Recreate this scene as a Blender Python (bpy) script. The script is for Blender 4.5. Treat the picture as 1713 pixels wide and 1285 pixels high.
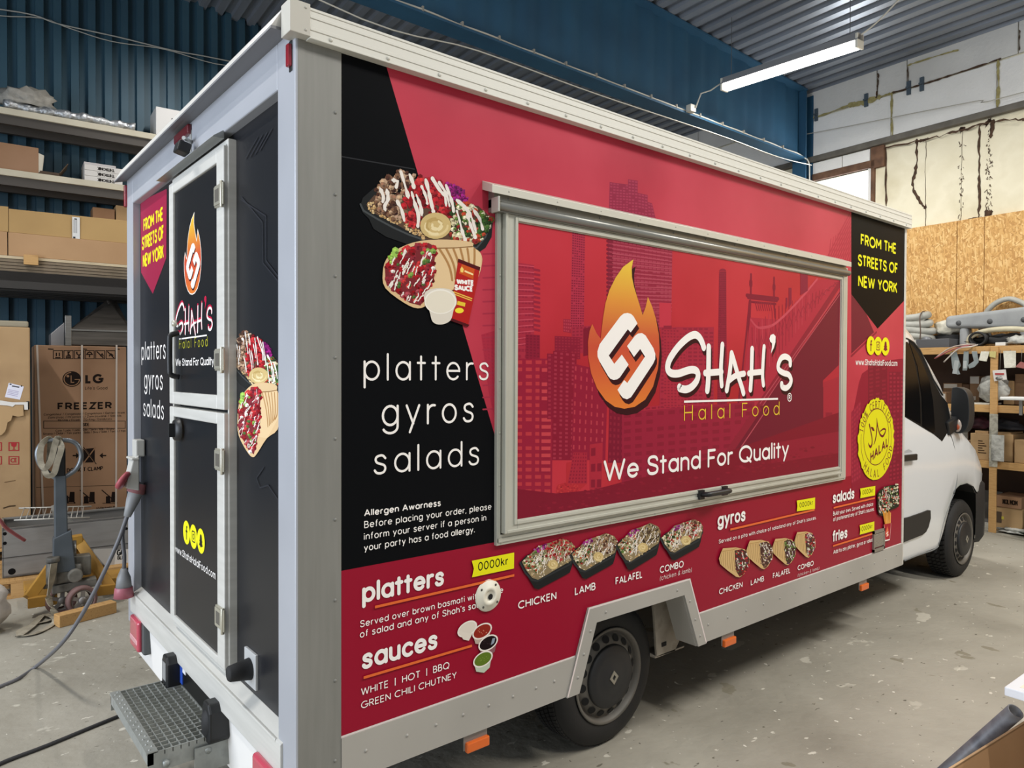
import bpy, bmesh, math, random
from math import sin, cos, pi, radians
from mathutils import Vector, Matrix
for _o in list(bpy.data.objects): bpy.data.objects.remove(_o)
SC = bpy.context.scene
COL = SC.collection
# ------------------------------------------------------------------ camera
FPX, IW, IH = 1203.51, 1713, 1285
CAM = Vector((-.9114, -2.1556, 1.8089))
_y, _p, _r = .87912, -.0139, .00351
_fw = Vector((cos(_y)*cos(_p), sin(_y)*cos(_p), sin(_p)))
_rt = Vector((sin(_y), -cos(_y), 0)); _up = _rt.cross(_fw)
RT = cos(_r)*_rt + sin(_r)*_up; UP = -sin(_r)*_rt + cos(_r)*_up; FW = _fw
cam = bpy.data.cameras.new('camera'); cam.sensor_width = 36; cam.lens = FPX/IW*36; cam.clip_end = 200; cam.clip_start = .02
camo = bpy.data.objects.new('camera', cam); COL.objects.link(camo)
M = Matrix((RT, UP, -FW)).transposed().to_4x4(); M.translation = CAM
camo.matrix_world = M; SC.camera = camo
# ------------------------------------------------------------------ light
SC.view_settings.view_transform = 'Standard'; SC.view_settings.look = 'None'
SC.view_settings.gamma = 1; SC.view_settings.use_curve_mapping = False
SC.view_settings.exposure = 0.1
W = bpy.data.worlds.new('sky'); SC.world = W; W.use_nodes = True
W.node_tree.nodes['Background'].inputs[0].default_value = (.86, .93, 1, 1)
W.node_tree.nodes['Background'].inputs[1].default_value = .46
HA = radians(4.2)                      # the hall is turned a little against the truck
def hall(u, v, z=0): return Vector((u*cos(HA)+v*sin(HA), -u*sin(HA)+v*cos(HA), z))
def area(name, u, v, z, sx, sy, power, col=(1, .97, .92), rot=(0, 0, 0)):
    l = bpy.data.lights.new(name, 'AREA'); l.shape = 'RECTANGLE'; l.size = sx; l.size_y = sy; l.energy = power; l.color = col
    o = bpy.data.objects.new(name, l); COL.objects.link(o); o.location = hall(u, v, z)
    o.rotation_euler = (rot[0], rot[1], rot[2]-HA); return o
area('ceiling_tube_light', 6.7, 2.8, 5.28, .12, 1.5, 120)
for u_, v_, p_ in ((4.6, -3.4, 195), (.8, -3.8, 150), (7.2, -2.6, 200), (-3.2, -2.4, 80), (-2.6, 2.8, 170), (1.2, 5.9, 60)):
    area('ceiling_tube_light', u_, v_, 6.0, .12, 1.7, p_)
area('gate_daylight', -6.5, 1.0, 2.4, 4.2, 4.0, 420, (.80, .88, 1), (0, -pi/2, 0))
area('window_daylight', 9.12, 3.45, 4.5, .9, .4, 25, (.95, .98, 1), (0, pi/2, 0))
# ------------------------------------------------------------------ materials
def lin(c): return c/12.92 if c <= .04045 else ((c+.055)/1.055)**2.4
def rgb(h):
    h = h.lstrip('#'); return tuple(lin(int(h[i:i+2], 16)/255) for i in (0, 2, 4))+(1,)
_MC = {}
def mat(h, rough=.55, metal=0., spec=.5, emit=0., name=None, trans=0., coat=0.):
    k = (h, rough, metal, spec, emit, trans, coat)
    if k in _MC: return _MC[k]
    m = bpy.data.materials.new(name or 'paint_'+h.strip('#')); m.use_nodes = True
    b = m.node_tree.nodes['Principled BSDF']; b.inputs['Base Color'].default_value = rgb(h)
    b.inputs['Roughness'].default_value = rough; b.inputs['Metallic'].default_value = metal
    b.inputs['Specular IOR Level'].default_value = spec; b.inputs['Coat Weight'].default_value = coat
    b.inputs['Coat Roughness'].default_value = .12
    b.inputs['Transmission Weight'].default_value = trans
    if emit: b.inputs['Emission Color'].default_value = rgb(h); b.inputs['Emission Strength'].default_value = emit
    _MC[k] = m; return m
def nmat(name, cols, scale=8., detail=4., rough=.6, metal=0., stretch=(1, 1, 1), bump=0., bscale=None, kind='noise', pos=None, rr=None, spec=.5, dist=0., coat=0.):
    """two or more colours mixed by noise in object space, with optional bump"""
    m = bpy.data.materials.new(name); m.use_nodes = True; nt = m.node_tree; N = nt.nodes; L = nt.links; b = N['Principled BSDF']
    tc = N.new('ShaderNodeTexCoord'); mp = N.new('ShaderNodeMapping'); mp.inputs['Scale'].default_value = stretch
    L.new(tc.outputs['Object'], mp.inputs[0])
    if kind == 'voronoi':
        t = N.new('ShaderNodeTexVoronoi'); t.inputs['Scale'].default_value = scale; out = t.outputs['Color']
    else:
        t = N.new('ShaderNodeTexNoise'); t.inputs['Scale'].default_value = scale; t.inputs['Detail'].default_value = detail
        t.inputs['Distortion'].default_value = dist; out = t.outputs['Fac']
    L.new(mp.outputs[0], t.inputs['Vector'])
    cr = N.new('ShaderNodeValToRGB'); e = cr.color_ramp.elements
    n = len(cols); ps = pos or [.3+.4*i/(n-1) for i in range(n)]
    while len(e) < n: e.new(.5)
    for i in range(n): e[i].position = ps[i]; e[i].color = rgb(cols[i])
    L.new(out, cr.inputs[0]); L.new(cr.outputs[0], b.inputs['Base Color'])
    b.inputs['Roughness'].default_value = rough; b.inputs['Metallic'].default_value = metal; b.inputs['Specular IOR Level'].default_value = spec
    b.inputs['Coat Weight'].default_value = coat
    if rr:
        mr = N.new('ShaderNodeMapRange'); mr.inputs['To Min'].default_value = rr[0]; mr.inputs['To Max'].default_value = rr[1]
        L.new(out, mr.inputs[0]); L.new(mr.outputs[0], b.inputs['Roughness'])
    if bump:
        t2 = N.new('ShaderNodeTexNoise'); t2.inputs['Scale'].default_value = bscale or scale*3; t2.inputs['Detail'].default_value = 5
        L.new(mp.outputs[0], t2.inputs['Vector'])
        bp = N.new('ShaderNodeBump'); bp.inputs['Strength'].default_value = bump; bp.inputs['Distance'].default_value = .02
        L.new(t2.outputs['Fac'], bp.inputs['Height']); L.new(bp.outputs[0], b.inputs['Normal'])
    return m
ALU = nmat('aluminium_profile', ['#c6c5bf', '#d2d1cb'], 3, 3, .42, .12, (1, 1, 12))
ALUG = nmat('anodised_grey_sheet', ['#7d7d78', '#858580'], 3, 3, .5, .1, (14, 14, 1))
ALUR = nmat('silver_grey_paint', ['#a6a9b0', '#b0b3ba'], 2, 2, .38, .15)
CREAM = mat('#d2d1c8', .45, name='cream_profile')
CARD = nmat('cardboard', ['#a98a62', '#b3946b'], 3, 5, .85, 0, (1, 1, .3))
CARDB = nmat('brown_cardboard', ['#8d6a4c', '#98755a'], 2, 4, .85)
WOODL = nmat('pine_wood', ['#a9804c', '#c39a63', '#b58a55'], 6, 6, .7, 0, (1, 1, 12), bump=.05)
WOODH = nmat('pine_wood_board', ['#a57c49', '#bd945d', '#b08651'], 6, 6, .7, 0, (12, 1, 12), bump=.05)
BLACKP = mat('#17181a', .45, name='black_plastic')
DARK = mat('#0c0c0d', .8, name='dark_void')
STEEL = nmat('brushed_steel', ['#7c7a76', '#93918c'], 3, 4, .35, .8, (1, 1, 20))
GALV = nmat('galvanised_steel', ['#868985', '#9c9f9b', '#90938f'], 14, 3, .45, .35)
# ------------------------------------------------------------------ image rays onto real planes
def _ray(px, py): return FW + RT*((px-IW/2)/FPX) - UP*((py-IH/2)/FPX)
def S(px, py, y=0.): d = _ray(px, py); t = (y-CAM.y)/d.y; q = CAM+d*t; return (q.x, q.z)
def R(px, py, x=0.): d = _ray(px, py); t = (x-CAM.x)/d.x; q = CAM+d*t; return (q.y, q.z)
HX = Vector((cos(HA), -sin(HA), 0)); HY = Vector((sin(HA), cos(HA), 0))
def FAR(px, py, D): d = _ray(px, py); t = (D-CAM.dot(HX))/d.dot(HX); q = CAM+d*t; return (q.dot(HY), q.z)
def LEF(px, py, D): d = _ray(px, py); t = (D-CAM.dot(HY))/d.dot(HY); q = CAM+d*t; return (q.dot(HX), q.z)
def GND(px, py, z=0.): d = _ray(px, py); t = (z-CAM.z)/d.z; q = CAM+d*t; return (q.dot(HX), q.dot(HY))
# ------------------------------------------------------------------ mesh builder
def sm(pts, closed=False, n=6):
    """Catmull-Rom through the points (any dimension)"""
    P = [Vector(p) for p in pts]; N = len(P); out = []
    for i in range(N if closed else N-1):
        g = lambda j: P[j % N] if closed else P[max(0, min(N-1, j))]
        a, b, c, d = g(i-1), g(i), g(i+1), g(i+2)
        for k in range(n):
            t = k/n; out.append(.5*((2*b)+(c-a)*t+(2*a-5*b+4*c-d)*t*t+(3*b-a-3*c+d)*t**3))
    if not closed: out.append(P[-1].copy())
    return out
class MB:
    def __init__(s): s.bm = bmesh.new(); s.mi = 0
    def quad(s, *p):
        f = s.bm.faces.new([s.bm.verts.new(q) for q in p]); f.material_index = s.mi; return s
    def hexa(s, p):
        v = [s.bm.verts.new(q) for q in p]
        for i in ((0, 3, 2, 1), (4, 5, 6, 7), (0, 1, 5, 4), (1, 2, 6, 5), (2, 3, 7, 6), (3, 0, 4, 7)):
            f = s.bm.faces.new([v[j] for j in i]); f.material_index = s.mi
        return s
    def box(s, x0, x1, y0, y1, z0, z1):
        return s.hexa([(x0, y0, z0), (x1, y0, z0), (x1, y1, z0), (x0, y1, z0), (x0, y0, z1), (x1, y0, z1), (x1, y1, z1), (x0, y1, z1)])
    def cb(s, c, sz, rz=0., rx=0., ry=0.):
        m = Matrix.Translation(c) @ Matrix.Rotation(rz, 4, 'Z') @ Matrix.Rotation(ry, 4, 'Y') @ Matrix.Rotation(rx, 4, 'X')
        a, b, d = sz[0]/2, sz[1]/2, sz[2]/2
        return s.hexa([m @ Vector(q) for q in ((-a, -b, -d), (a, -b, -d), (a, b, -d), (-a, b, -d), (-a, -b, d), (a, -b, d), (a, b, d), (-a, b, d))])
    def bar(s, p0, p1, w, h=None, up=(0, 0, 1)):
        p0, p1 = Vector(p0), Vector(p1); h = h or w; d = (p1-p0).normalized(); up = Vector(up)
        if abs(d.dot(up)) > .99: up = Vector((1, 0, 0))
        a = d.cross(up).normalized()*w/2; b = a.cross(d).normalized()*h/2
        return s.hexa([p0-a-b, p0+a-b, p0+a+b, p0-a+b, p1-a-b, p1+a-b, p1+a+b, p1-a+b])
    def tube(s, pts, r, n=8, cap=True, closed=False):
        P = [Vector(p) for p in pts]; N = len(P); rs = r if isinstance(r, (list, tuple)) else [r]*N
        T = [((P[(i+1) % N] if closed or i < N-1 else P[i])-(P[i-1] if closed or i else P[i])).normalized() for i in range(N)]
        a = Vector((0, 0, 1)); a = a if abs(T[0].dot(a)) < .9 else Vector((1, 0, 0)); a = (a-T[0]*a.dot(T[0])).normalized(); rings = []
        for i in range(N):
            a = (a-T[i]*a.dot(T[i])).normalized(); b = T[i].cross(a)
            rings.append([s.bm.verts.new(P[i]+(a*cos(2*pi*k/n)+b*sin(2*pi*k/n))*rs[i]) for k in range(n)])
        for i in range(N if closed else N-1):
            A, B = rings[i], rings[(i+1) % N]
            for k in range(n):
                f = s.bm.faces.new((A[k], A[(k+1) % n], B[(k+1) % n], B[k])); f.smooth = True; f.material_index = s.mi
        if cap and not closed:
            for q in (rings[0][::-1], rings[-1]): f = s.bm.faces.new(q); f.material_index = s.mi
        return s
    def cyl(s, p0, p1, r0, r1=None, n=20): return s.tube([p0, p1], [r0, r0 if r1 is None else r1], n)
    def lathe(s, prof, c, axis=(0, 0, 1), n=32, smooth=True):
        c = Vector(c); ax = Vector(axis).normalized(); a = Vector((0, 0, 1)) if abs(ax.z) < .9 else Vector((1, 0, 0))
        a = (a-ax*a.dot(ax)).normalized(); b = ax.cross(a); rings = []
        for r, h in prof:
            rings.append([s.bm.verts.new(c+ax*h+(a*cos(2*pi*k/n)+b*sin(2*pi*k/n))*max(r, 1e-4)) for k in range(n)])
        for A, B in zip(rings, rings[1:]):
            for k in range(n):
                f = s.bm.faces.new((A[k], A[(k+1) % n], B[(k+1) % n], B[k])); f.smooth = smooth; f.material_index = s.mi
        return s
    def prism(s, pts, off, smooth=False):
        """pts: planar 3-D outline; extruded by vector off, closed"""
        off = Vector(off); A = [s.bm.verts.new(p) for p in pts]; B = [s.bm.verts.new(Vector(p)+off) for p in pts]; N = len(A)
        fs = [s.bm.faces.new(A), s.bm.faces.new(B[::-1])]
        for i in range(N):
            f = s.bm.faces.new((A[i], B[i], B[(i+1) % N], A[(i+1) % N])); f.smooth = smooth; fs.append(f)
        for f in fs: f.material_index = s.mi
        return s
    def grid(s, rows, smooth=True, wrap=False):
        V = [[s.bm.verts.new(p) for p in r] for r in rows]
        for A, B in zip(V, V[1:]):
            n = len(A)
            for k in range(n if wrap else n-1):
                f = s.bm.faces.new((A[k], A[(k+1) % n], B[(k+1) % n], B[k])); f.smooth = smooth; f.material_index = s.mi
        return s
    def blob(s, c, r, sc=(1, 1, 1), jit=.12, seed=0, sub=3, flat=None):
        rn = random.Random(seed); g = bmesh.ops.create_icosphere(s.bm, subdivisions=sub, radius=1)
        ph = [(rn.uniform(1.5, 5), rn.uniform(0, 6), Vector((rn.gauss(0, 1), rn.gauss(0, 1), rn.gauss(0, 1))).normalized()) for _ in range(9)]
        for v in g['verts']:
            k = 1+sum(jit*sin(f*3*v.co.dot(d)+p)/2 for f, p, d in ph)
            q = v.co*k; z = q.z
            if flat is not None: z = max(z, -flat)
            v.co = Vector((c[0]+q.x*r*sc[0], c[1]+q.y*r*sc[1], c[2]+z*r*sc[2]))
        for f in {f for v in g['verts'] for f in v.link_faces}: f.smooth = True; f.material_index = s.mi
        return s
    def build(s, name, m, parent=None, loc=(0, 0, 0), rz=0., bev=0., seg=2, fix=True, kind=None, smooth=None, **tags):
        if fix: bmesh.ops.recalc_face_normals(s.bm, faces=s.bm.faces)
        me = bpy.data.meshes.new(name); s.bm.to_mesh(me); s.bm.free()
        for q in (m if isinstance(m, (list, tuple)) else [m]): me.materials.append(q)
        o = bpy.data.objects.new(name, me); COL.objects.link(o)
        o.location = loc; o.rotation_euler = (0, 0, rz)
        if parent: o.parent = parent
        if bev:
            b = o.modifiers.new('edge', 'BEVEL'); b.width = bev; b.segments = seg; b.limit_method = 'ANGLE'; b.angle_limit = radians(40); b.harden_normals = False
        if kind: o['kind'] = kind
        for k, v in tags.items(): o[k] = v
        return o
def thing(name, label, cat, loc=(0, 0, 0), rz=0., group=None):
    o = bpy.data.objects.new(name, None); COL.objects.link(o); o.location = loc; o.rotation_euler = (0, 0, rz); o.empty_display_size = .1
    o['label'] = label; o['category'] = cat
    if group: o['group'] = group
    return o
def tag(o, label, cat, group=None):
    o['label'] = label; o['category'] = cat
    if group: o['group'] = group
    return o
# ------------------------------------------------------------------ flat vinyl prints: polygons, strokes and lettering on a real plane
def inpoly(p, poly):
    x, y = p; c = False; n = len(poly); j = n-1
    for i in range(n):
        xi, yi = poly[i][0], poly[i][1]; xj, yj = poly[j][0], poly[j][1]
        if (yi > y) != (yj > y) and x < (xj-xi)*(y-yi)/(yj-yi)+xi: c = not c
        j = i
    return c
_E = ('a', 30, 35, 26, 35)
GL = {
'a': (54, [('a', 27, 35, 27, 35, 0, 360), ('p', 54, 70, 54, 0)]), 'b': (54, [('p', 0, 100, 0, 0), ('a', 27, 35, 27, 35, 0, 360)]),
'c': (46, [('a', 27, 35, 27, 35, 45, 315)]), 'd': (54, [('a', 27, 35, 27, 35, 0, 360), ('p', 54, 100, 54, 0)]),
'e': (54, [('p', 0, 36, 54, 36), ('a', 27, 35, 27, 35, 0, 318)]), 'f': (26, [('a', 24, 84, 14, 16, 75, 180), ('p', 10, 84, 10, 0), ('p', -2, 68, 24, 68)]),
'g': (54, [('a', 27, 35, 27, 35, 0, 360), ('p', 54, 70, 54, -6), ('a', 27, -6, 27, 24, 0, -155)]),
'h': (46, [('p', 0, 100, 0, 0), ('a', 23, 44, 23, 26, 180, 0), ('p', 46, 44, 46, 0)]), 'i': (0, [('p', 0, 70, 0, 0), ('d', 0, 94)]),
'j': (6, [('p', 6, 70, 6, -12), ('a', -8, -12, 14, 16, 0, -80), ('d', 6, 94)]), 'k': (42, [('p', 0, 100, 0, 0), ('p', 38, 70, 1, 30), ('p', 14, 43, 42, 0)]),
'l': (0, [('p', 0, 100, 0, 0)]), 'm': (76, [('p', 0, 70, 0, 0), ('a', 19, 46, 19, 24, 180, 0), ('p', 38, 46, 38, 0), ('a', 57, 46, 19, 24, 180, 0), ('p', 76, 46, 76, 0)]),
'n': (46, [('p', 0, 70, 0, 0), ('a', 23, 44, 23, 26, 180, 0), ('p', 46, 44, 46, 0)]), 'o': (54, [('a', 27, 35, 27, 35, 0, 360)]),
'p': (54, [('p', 0, 70, 0, -30), ('a', 27, 35, 27, 35, 0, 360)]), 'q': (54, [('p', 54, 70, 54, -30), ('a', 27, 35, 27, 35, 0, 360)]),
'r': (26, [('p', 0, 70, 0, 0), ('a', 22, 44, 22, 25, 180, 75)]), 's': (40, [('s', 38, 58, 30, 68, 20, 70, 7, 65, 3, 54, 8, 43, 20, 37, 33, 31, 38, 19, 33, 5, 20, 0, 7, 3, 0, 13)]),
't': (28, [('p', 12, 94, 12, 0), ('p', -2, 68, 28, 68)]), 'u': (46, [('p', 0, 70, 0, 26), ('a', 23, 26, 23, 26, 180, 360), ('p', 46, 70, 46, 0)]),
'v': (48, [('p', 0, 70, 24, 0), ('p', 48, 70, 24, 0)]), 'w': (76, [('p', 0, 70, 19, 0), ('p', 19, 0, 38, 68), ('p', 38, 68, 57, 0), ('p', 57, 0, 76, 70)]),
'x': (44, [('p', 0, 70, 44, 0), ('p', 44, 70, 0, 0)]), 'y': (48, [('p', 0, 70, 25, 2), ('p', 48, 70, 12, -30)]), 'z': (42, [('p', 0, 70, 42, 70, 0, 0, 42, 0)]),
'A': (72, [('p', 0, 0, 36, 100), ('p', 72, 0, 36, 100), ('p', 13, 32, 59, 32)]), 'B': (54, [('p', 0, 0, 0, 100, 26, 100), ('a', 26, 76, 22, 24, 90, -90), ('p', 0, 52, 28, 52), ('a', 28, 26, 26, 26, 90, -90), ('p', 28, 0, 0, 0)]),
'C': (76, [('a', 46, 50, 46, 50, 48, 312)]), 'D': (66, [('p', 0, 0, 0, 100, 22, 100), ('a', 22, 50, 44, 50, 90, -90), ('p', 22, 0, 0, 0)]),
'E': (46, [('p', 46, 100, 0, 100, 0, 0, 46, 0), ('p', 0, 52, 42, 52)]), 'F': (44, [('p', 44, 100, 0, 100, 0, 0), ('p', 0, 52, 38, 52)]),
'G': (84, [('a', 46, 50, 46, 50, 46, 340), ('p', 50, 46, 90, 46, 90, 34)]), 'H': (62, [('p', 0, 0, 0, 100), ('p', 62, 0, 62, 100), ('p', 0, 52, 62, 52)]),
'I': (0, [('p', 0, 0, 0, 100)]), 'J': (38, [('p', 38, 100, 38, 26), ('a', 19, 26, 19, 26, 0, -180)]), 'K': (56, [('p', 0, 0, 0, 100), ('p', 54, 100, 1, 44), ('p', 20, 62, 57, 0)]), 'L': (42, [('p', 0, 100, 0, 0, 42, 0)]),
'M': (78, [('p', 0, 0, 0, 100), ('p', 0, 100, 39, 34), ('p', 39, 34, 78, 100), ('p', 78, 100, 78, 0)]), 'N': (64, [('p', 0, 0, 0, 100), ('p', 0, 100, 64, 0), ('p', 64, 0, 64, 100)]),
'O': (92, [('a', 46, 50, 46, 50, 0, 360)]), 'P': (52, [('p', 0, 0, 0, 100, 26, 100), ('a', 26, 73, 26, 27, 90, -90), ('p', 26, 46, 0, 46)]), 'Q': (92, [('a', 46, 50, 46, 50, 0, 360), ('p', 58, 24, 86, -6)]),
'R': (54, [('p', 0, 0, 0, 100, 26, 100), ('a', 26, 74, 26, 26, 90, -90), ('p', 26, 48, 0, 48), ('p', 26, 48, 54, 0)]),
'S': (56, [('s', 54, 80, 46, 95, 28, 100, 9, 94, 3, 77, 10, 61, 29, 52, 48, 43, 56, 26, 49, 7, 28, 0, 8, 6, 0, 24)]), 'T': (58, [('p', 0, 100, 58, 100), ('p', 29, 100, 29, 0)]),
'U': (60, [('p', 0, 100, 0, 32), ('a', 30, 32, 30, 32, 180, 360), ('p', 60, 32, 60, 100)]), 'V': (68, [('p', 0, 100, 34, 0), ('p', 68, 100, 34, 0)]),
'W': (104, [('p', 0, 100, 26, 0), ('p', 26, 0, 52, 96), ('p', 52, 96, 78, 0), ('p', 78, 0, 104, 100)]), 'X': (60, [('p', 0, 100, 60, 0), ('p', 60, 100, 0, 0)]),
'Y': (62, [('p', 0, 100, 31, 46), ('p', 62, 100, 31, 46), ('p', 31, 46, 31, 0)]), 'Z': (56, [('p', 0, 100, 56, 100, 0, 0, 56, 0)]),
'0': (54, [('a', 27, 50, 27, 50, 0, 360)]), '1': (18, [('p', 0, 84, 18, 100, 18, 0)]), '3': (48, [('a', 23, 75, 23, 25, 150, -90), ('a', 24, 25, 25, 25, 90, -150)]),
'2': (48, [('a', 24, 74, 24, 26, 160, -30), ('p', 45, 62, 0, 0, 48, 0)]), '.': (0, [('d', 0, 3)]), ',': (2, [('p', 2, 4, -5, -16)]), "'": (2, [('p', 4, 104, 0, 82)]), '|': (0, [('p', 0, 108, 0, -12)]), '/': (30, [('p', 0, -6, 30, 104)]),
'(': (16, [('a', 42, 40, 42, 74, 130, 230)]), ')': (16, [('a', -26, 40, 42, 74, 50, -50)]), '&': (62, [('s', 62, 0, 22, 58, 14, 76, 20, 94, 32, 98, 43, 88, 38, 70, 12, 48, 0, 28, 8, 6, 26, 0, 46, 10, 58, 40)]),
'%': (76, [('a', 16, 78, 16, 20, 0, 360), ('a', 60, 22, 16, 20, 0, 360), ('p', 64, 100, 12, 0)]), '-': (30, [('p', 0, 40, 30, 40)]), ' ': (20, []), '_': (54, []),
}
def glyph_paths(ch):
    w, st = GL[ch]; out = []
    for s in st:
        if s[0] == 'p': out.append([(s[i], s[i+1]) for i in range(1, len(s), 2)])
        elif s[0] == 's': out.append([(q.x, q.y) for q in sm([(s[i], s[i+1]) for i in range(1, len(s), 2)], n=3)])
        elif s[0] == 'd': out.append([(s[1], s[2]), (s[1]+.01, s[2])])
        else:
            _, cx, cy, rx, ry, a0, a1 = s; n = max(5, int(abs(a1-a0)/360*22))
            out.append([(cx+rx*cos(radians(a0+(a1-a0)*i/n)), cy+ry*sin(radians(a0+(a1-a0)*i/n))) for i in range(n+1)])
    return w, out
def text_paths(txt, track=0, gap=26):
    x = 0; P = []
    for ch in txt:
        w, ps = glyph_paths(ch); P += [[(x+a, b) for a, b in p] for p in ps]; x += w+(gap if ch != ' ' else gap*.8)+track
    return P
class Print:
    """plane 'S': the truck's side (y = c), 'R': its rear (x = c), 'H': any vertical plane through org along axis (local frame)"""
    def __init__(s, plane, c=0., org=None, axis=None, step=2e-5):
        s.pl = plane; s.c = c; s.bm = bmesh.new(); s.cols = []; s.k = 0; s.step = step; s.org = Vector(org) if org else None; s.ax = Vector(axis) if axis else None
        if s.ax: s.nr = Vector((s.ax.y, -s.ax.x, 0))
    def to3(s, a, b, off):
        if s.pl == 'S': return Vector((a, s.c-off, b))
        if s.pl == 'R': return Vector((s.c-off, a, b))
        return s.org+s.ax*a+Vector((0, 0, b))+s.nr*off
    def P(s, px, py): return S(px, py, s.c) if s.pl == 'S' else R(px, py, s.c)
    def ci(s, c):
        if c not in s.cols: s.cols.append(c)
        return s.cols.index(c)
    def poly(s, pts, col, bump=True):
        s.k += 1 if bump else 0
        v = [s.bm.verts.new(s.to3(p[0], p[1], s.k*s.step)) for p in pts]
        f = s.bm.faces.new(v); f.material_index = s.ci(col)
        want = {'S': Vector((0, -1, 0)), 'R': Vector((-1, 0, 0))}.get(s.pl) or s.nr
        f.normal_update()
        if f.normal.dot(want) < 0: f.normal_flip()
        return s
    def px(s, pts, col, bump=True): return s.poly([s.P(*p) for p in pts], col, bump)
    def stroke(s, pts, w, col, rnd=True, bump=True):
        """ribbon of width w (or list of widths) along 2-D points"""
        P = [Vector(p) for p in pts]; N = len(P)
        if N == 2 and (P[0]-P[1]).length < .004*(w if not isinstance(w, list) else w[0])+2e-5:
            if bump: s.k += 1
            r = (w if not isinstance(w, list) else w[0])*.6; return s.poly([(P[0].x+r*cos(i*pi/6), P[0].y+r*sin(i*pi/6)) for i in range(12)], col, False)
        ws = w if isinstance(w, (list, tuple)) else [w]*N
        s.k += 1 if bump else 0
        L, Rr = [], []
        closed = N > 3 and (P[0]-P[-1]).length < 1e-6
        for i in range(N):
            a = P[i-1] if i else (P[-2] if closed else P[i]); b = P[i+1] if i < N-1 else (P[1] if closed else P[i])
            t1 = (P[i]-a); t2 = (b-P[i]); t1 = t1.normalized() if t1.length > 1e-9 else t2.normalized(); t2 = t2.normalized() if t2.length > 1e-9 else t1
            n1 = Vector((-t1.y, t1.x)); n2 = Vector((-t2.y, t2.x)); m = n1+n2
            m = m.normalized() if m.length > 1e-6 else n1
            q = m*(ws[i]/2/max(.45, m.dot(n1))); L.append(P[i]+q); Rr.append(P[i]-q)
        off = s.k*s.step; ci = s.ci(col); fl = s.pl != 'S' and s.pl != 'H'
        VL = [s.bm.verts.new(s.to3(q.x, q.y, off)) for q in L]; VR = [s.bm.verts.new(s.to3(q.x, q.y, off)) for q in Rr]
        for i in range(N-1):
            f = s.bm.faces.new((VR[i], VR[i+1], VL[i+1], VL[i]) if not fl else (VL[i], VL[i+1], VR[i+1], VR[i])); f.material_index = ci
        if rnd and not closed:
            for e, (A, B, vA, vB) in enumerate(((L[0], Rr[0], VL[0], VR[0]), (Rr[-1], L[-1], VR[-1], VL[-1]))):
                c = (A+B)/2; d = A-c; vs = [vA]
                for k in range(1, 6):
                    a = pi*k/6; q = c+Vector((d.x*cos(a)-d.y*sin(a), d.x*sin(a)+d.y*cos(a))); vs.append(s.bm.verts.new(s.to3(q.x, q.y, off)))
                vs.append(vB); f = s.bm.faces.new(vs if not fl else vs[::-1]); f.material_index = ci
        return s
    def pxs(s, pts, w, col, rnd=True, bump=True): return s.stroke([s.P(*p) for p in pts], w, col, rnd, bump)
    def fit(s, txt, a0, a1, b, h, col, wt=.11, rnd=True, track=0, slant=0., gap=26):
        """lettering with its baseline from a0 to a1 at height b, capitals h high"""
        paths = text_paths(txt, track, gap)
        xs = [p[0] for q in paths for p in q]; x0, x1 = min(xs), max(xs); w = wt*h
        sg = 1 if a1 > a0 else -1; L = abs(a1-a0)-w; k = L/max(1e-6, x1-x0); s.k += 1
        for n, q in enumerate(paths):
            s.k += .2
            s.stroke([(a0+sg*(w/2+(x-x0)*k+slant*y*h/100), b+y*h/100*(1-wt)+w/2) for x, y in q], w, col, rnd, bump=False)
        return s
    def txt(s, t, x0, yb, yt, x1, col, wt=.11, rnd=True, track=0, slant=0., y1=None, gap=26):
        """the same with the ends of the baseline given in the photograph"""
        a0, b = s.P(x0, yb); h = s.P(x0, yt)[1]-b; a1 = s.P(x1, y1 if y1 is not None else yb)[0]
        return s.fit(t, a0, a1, b, h, col, wt, rnd, track, slant, gap)
    def build(s, name, parent, rough=.4, mats=None, **tags):
        me = bpy.data.meshes.new(name); s.bm.to_mesh(me); s.bm.free()
        for c in s.cols: me.materials.append((mats or {}).get(c) or (mat(c, rough, spec=.03 if c == BLK else .12) if isinstance(c, str) else c))
        o = bpy.data.objects.new(name, me); COL.objects.link(o)
        if parent: o.parent = parent
        for k, v in tags.items(): o[k] = v
        return o
# ------------------------------------------------------------------ the hall
UF, VL = 9.25, 8.1                      # far wall and left wall
def zc(u): return 6.05+.085*(UF-u)       # underside of the roof deck
def hz(pts): return [hall(*p) for p in pts]
FLOOR = nmat('worn_concrete_floor', ['#7d786c', '#979285', '#a39e91', '#b2ad9f'], .9, 9, .75, 0, bump=.35, bscale=14, pos=[.25, .45, .6, .78], rr=(.55, .85), dist=.4)
_nt = FLOOR.node_tree; _b = _nt.nodes['Principled BSDF']; _src = _b.inputs['Base Color'].links[0].from_socket
def _spots(src, scale, thr, colr, stretch):
    N, L = _nt.nodes, _nt.links
    tc = N.new('ShaderNodeTexCoord'); mp = N.new('ShaderNodeMapping'); mp.inputs['Scale'].default_value = stretch; L.new(tc.outputs['Object'], mp.inputs[0])
    t = N.new('ShaderNodeTexNoise'); t.inputs['Scale'].default_value = scale; t.inputs['Detail'].default_value = 4; L.new(mp.outputs[0], t.inputs['Vector'])
    cr = N.new('ShaderNodeValToRGB'); cr.color_ramp.elements[0].position = thr; cr.color_ramp.elements[1].position = thr+.015
    L.new(t.outputs['Fac'], cr.inputs[0])
    mx = N.new('ShaderNodeMixRGB'); mx.inputs[2].default_value = rgb(colr); L.new(cr.outputs[0], mx.inputs[0]); L.new(src, mx.inputs[1]); return mx.outputs[0]
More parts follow.
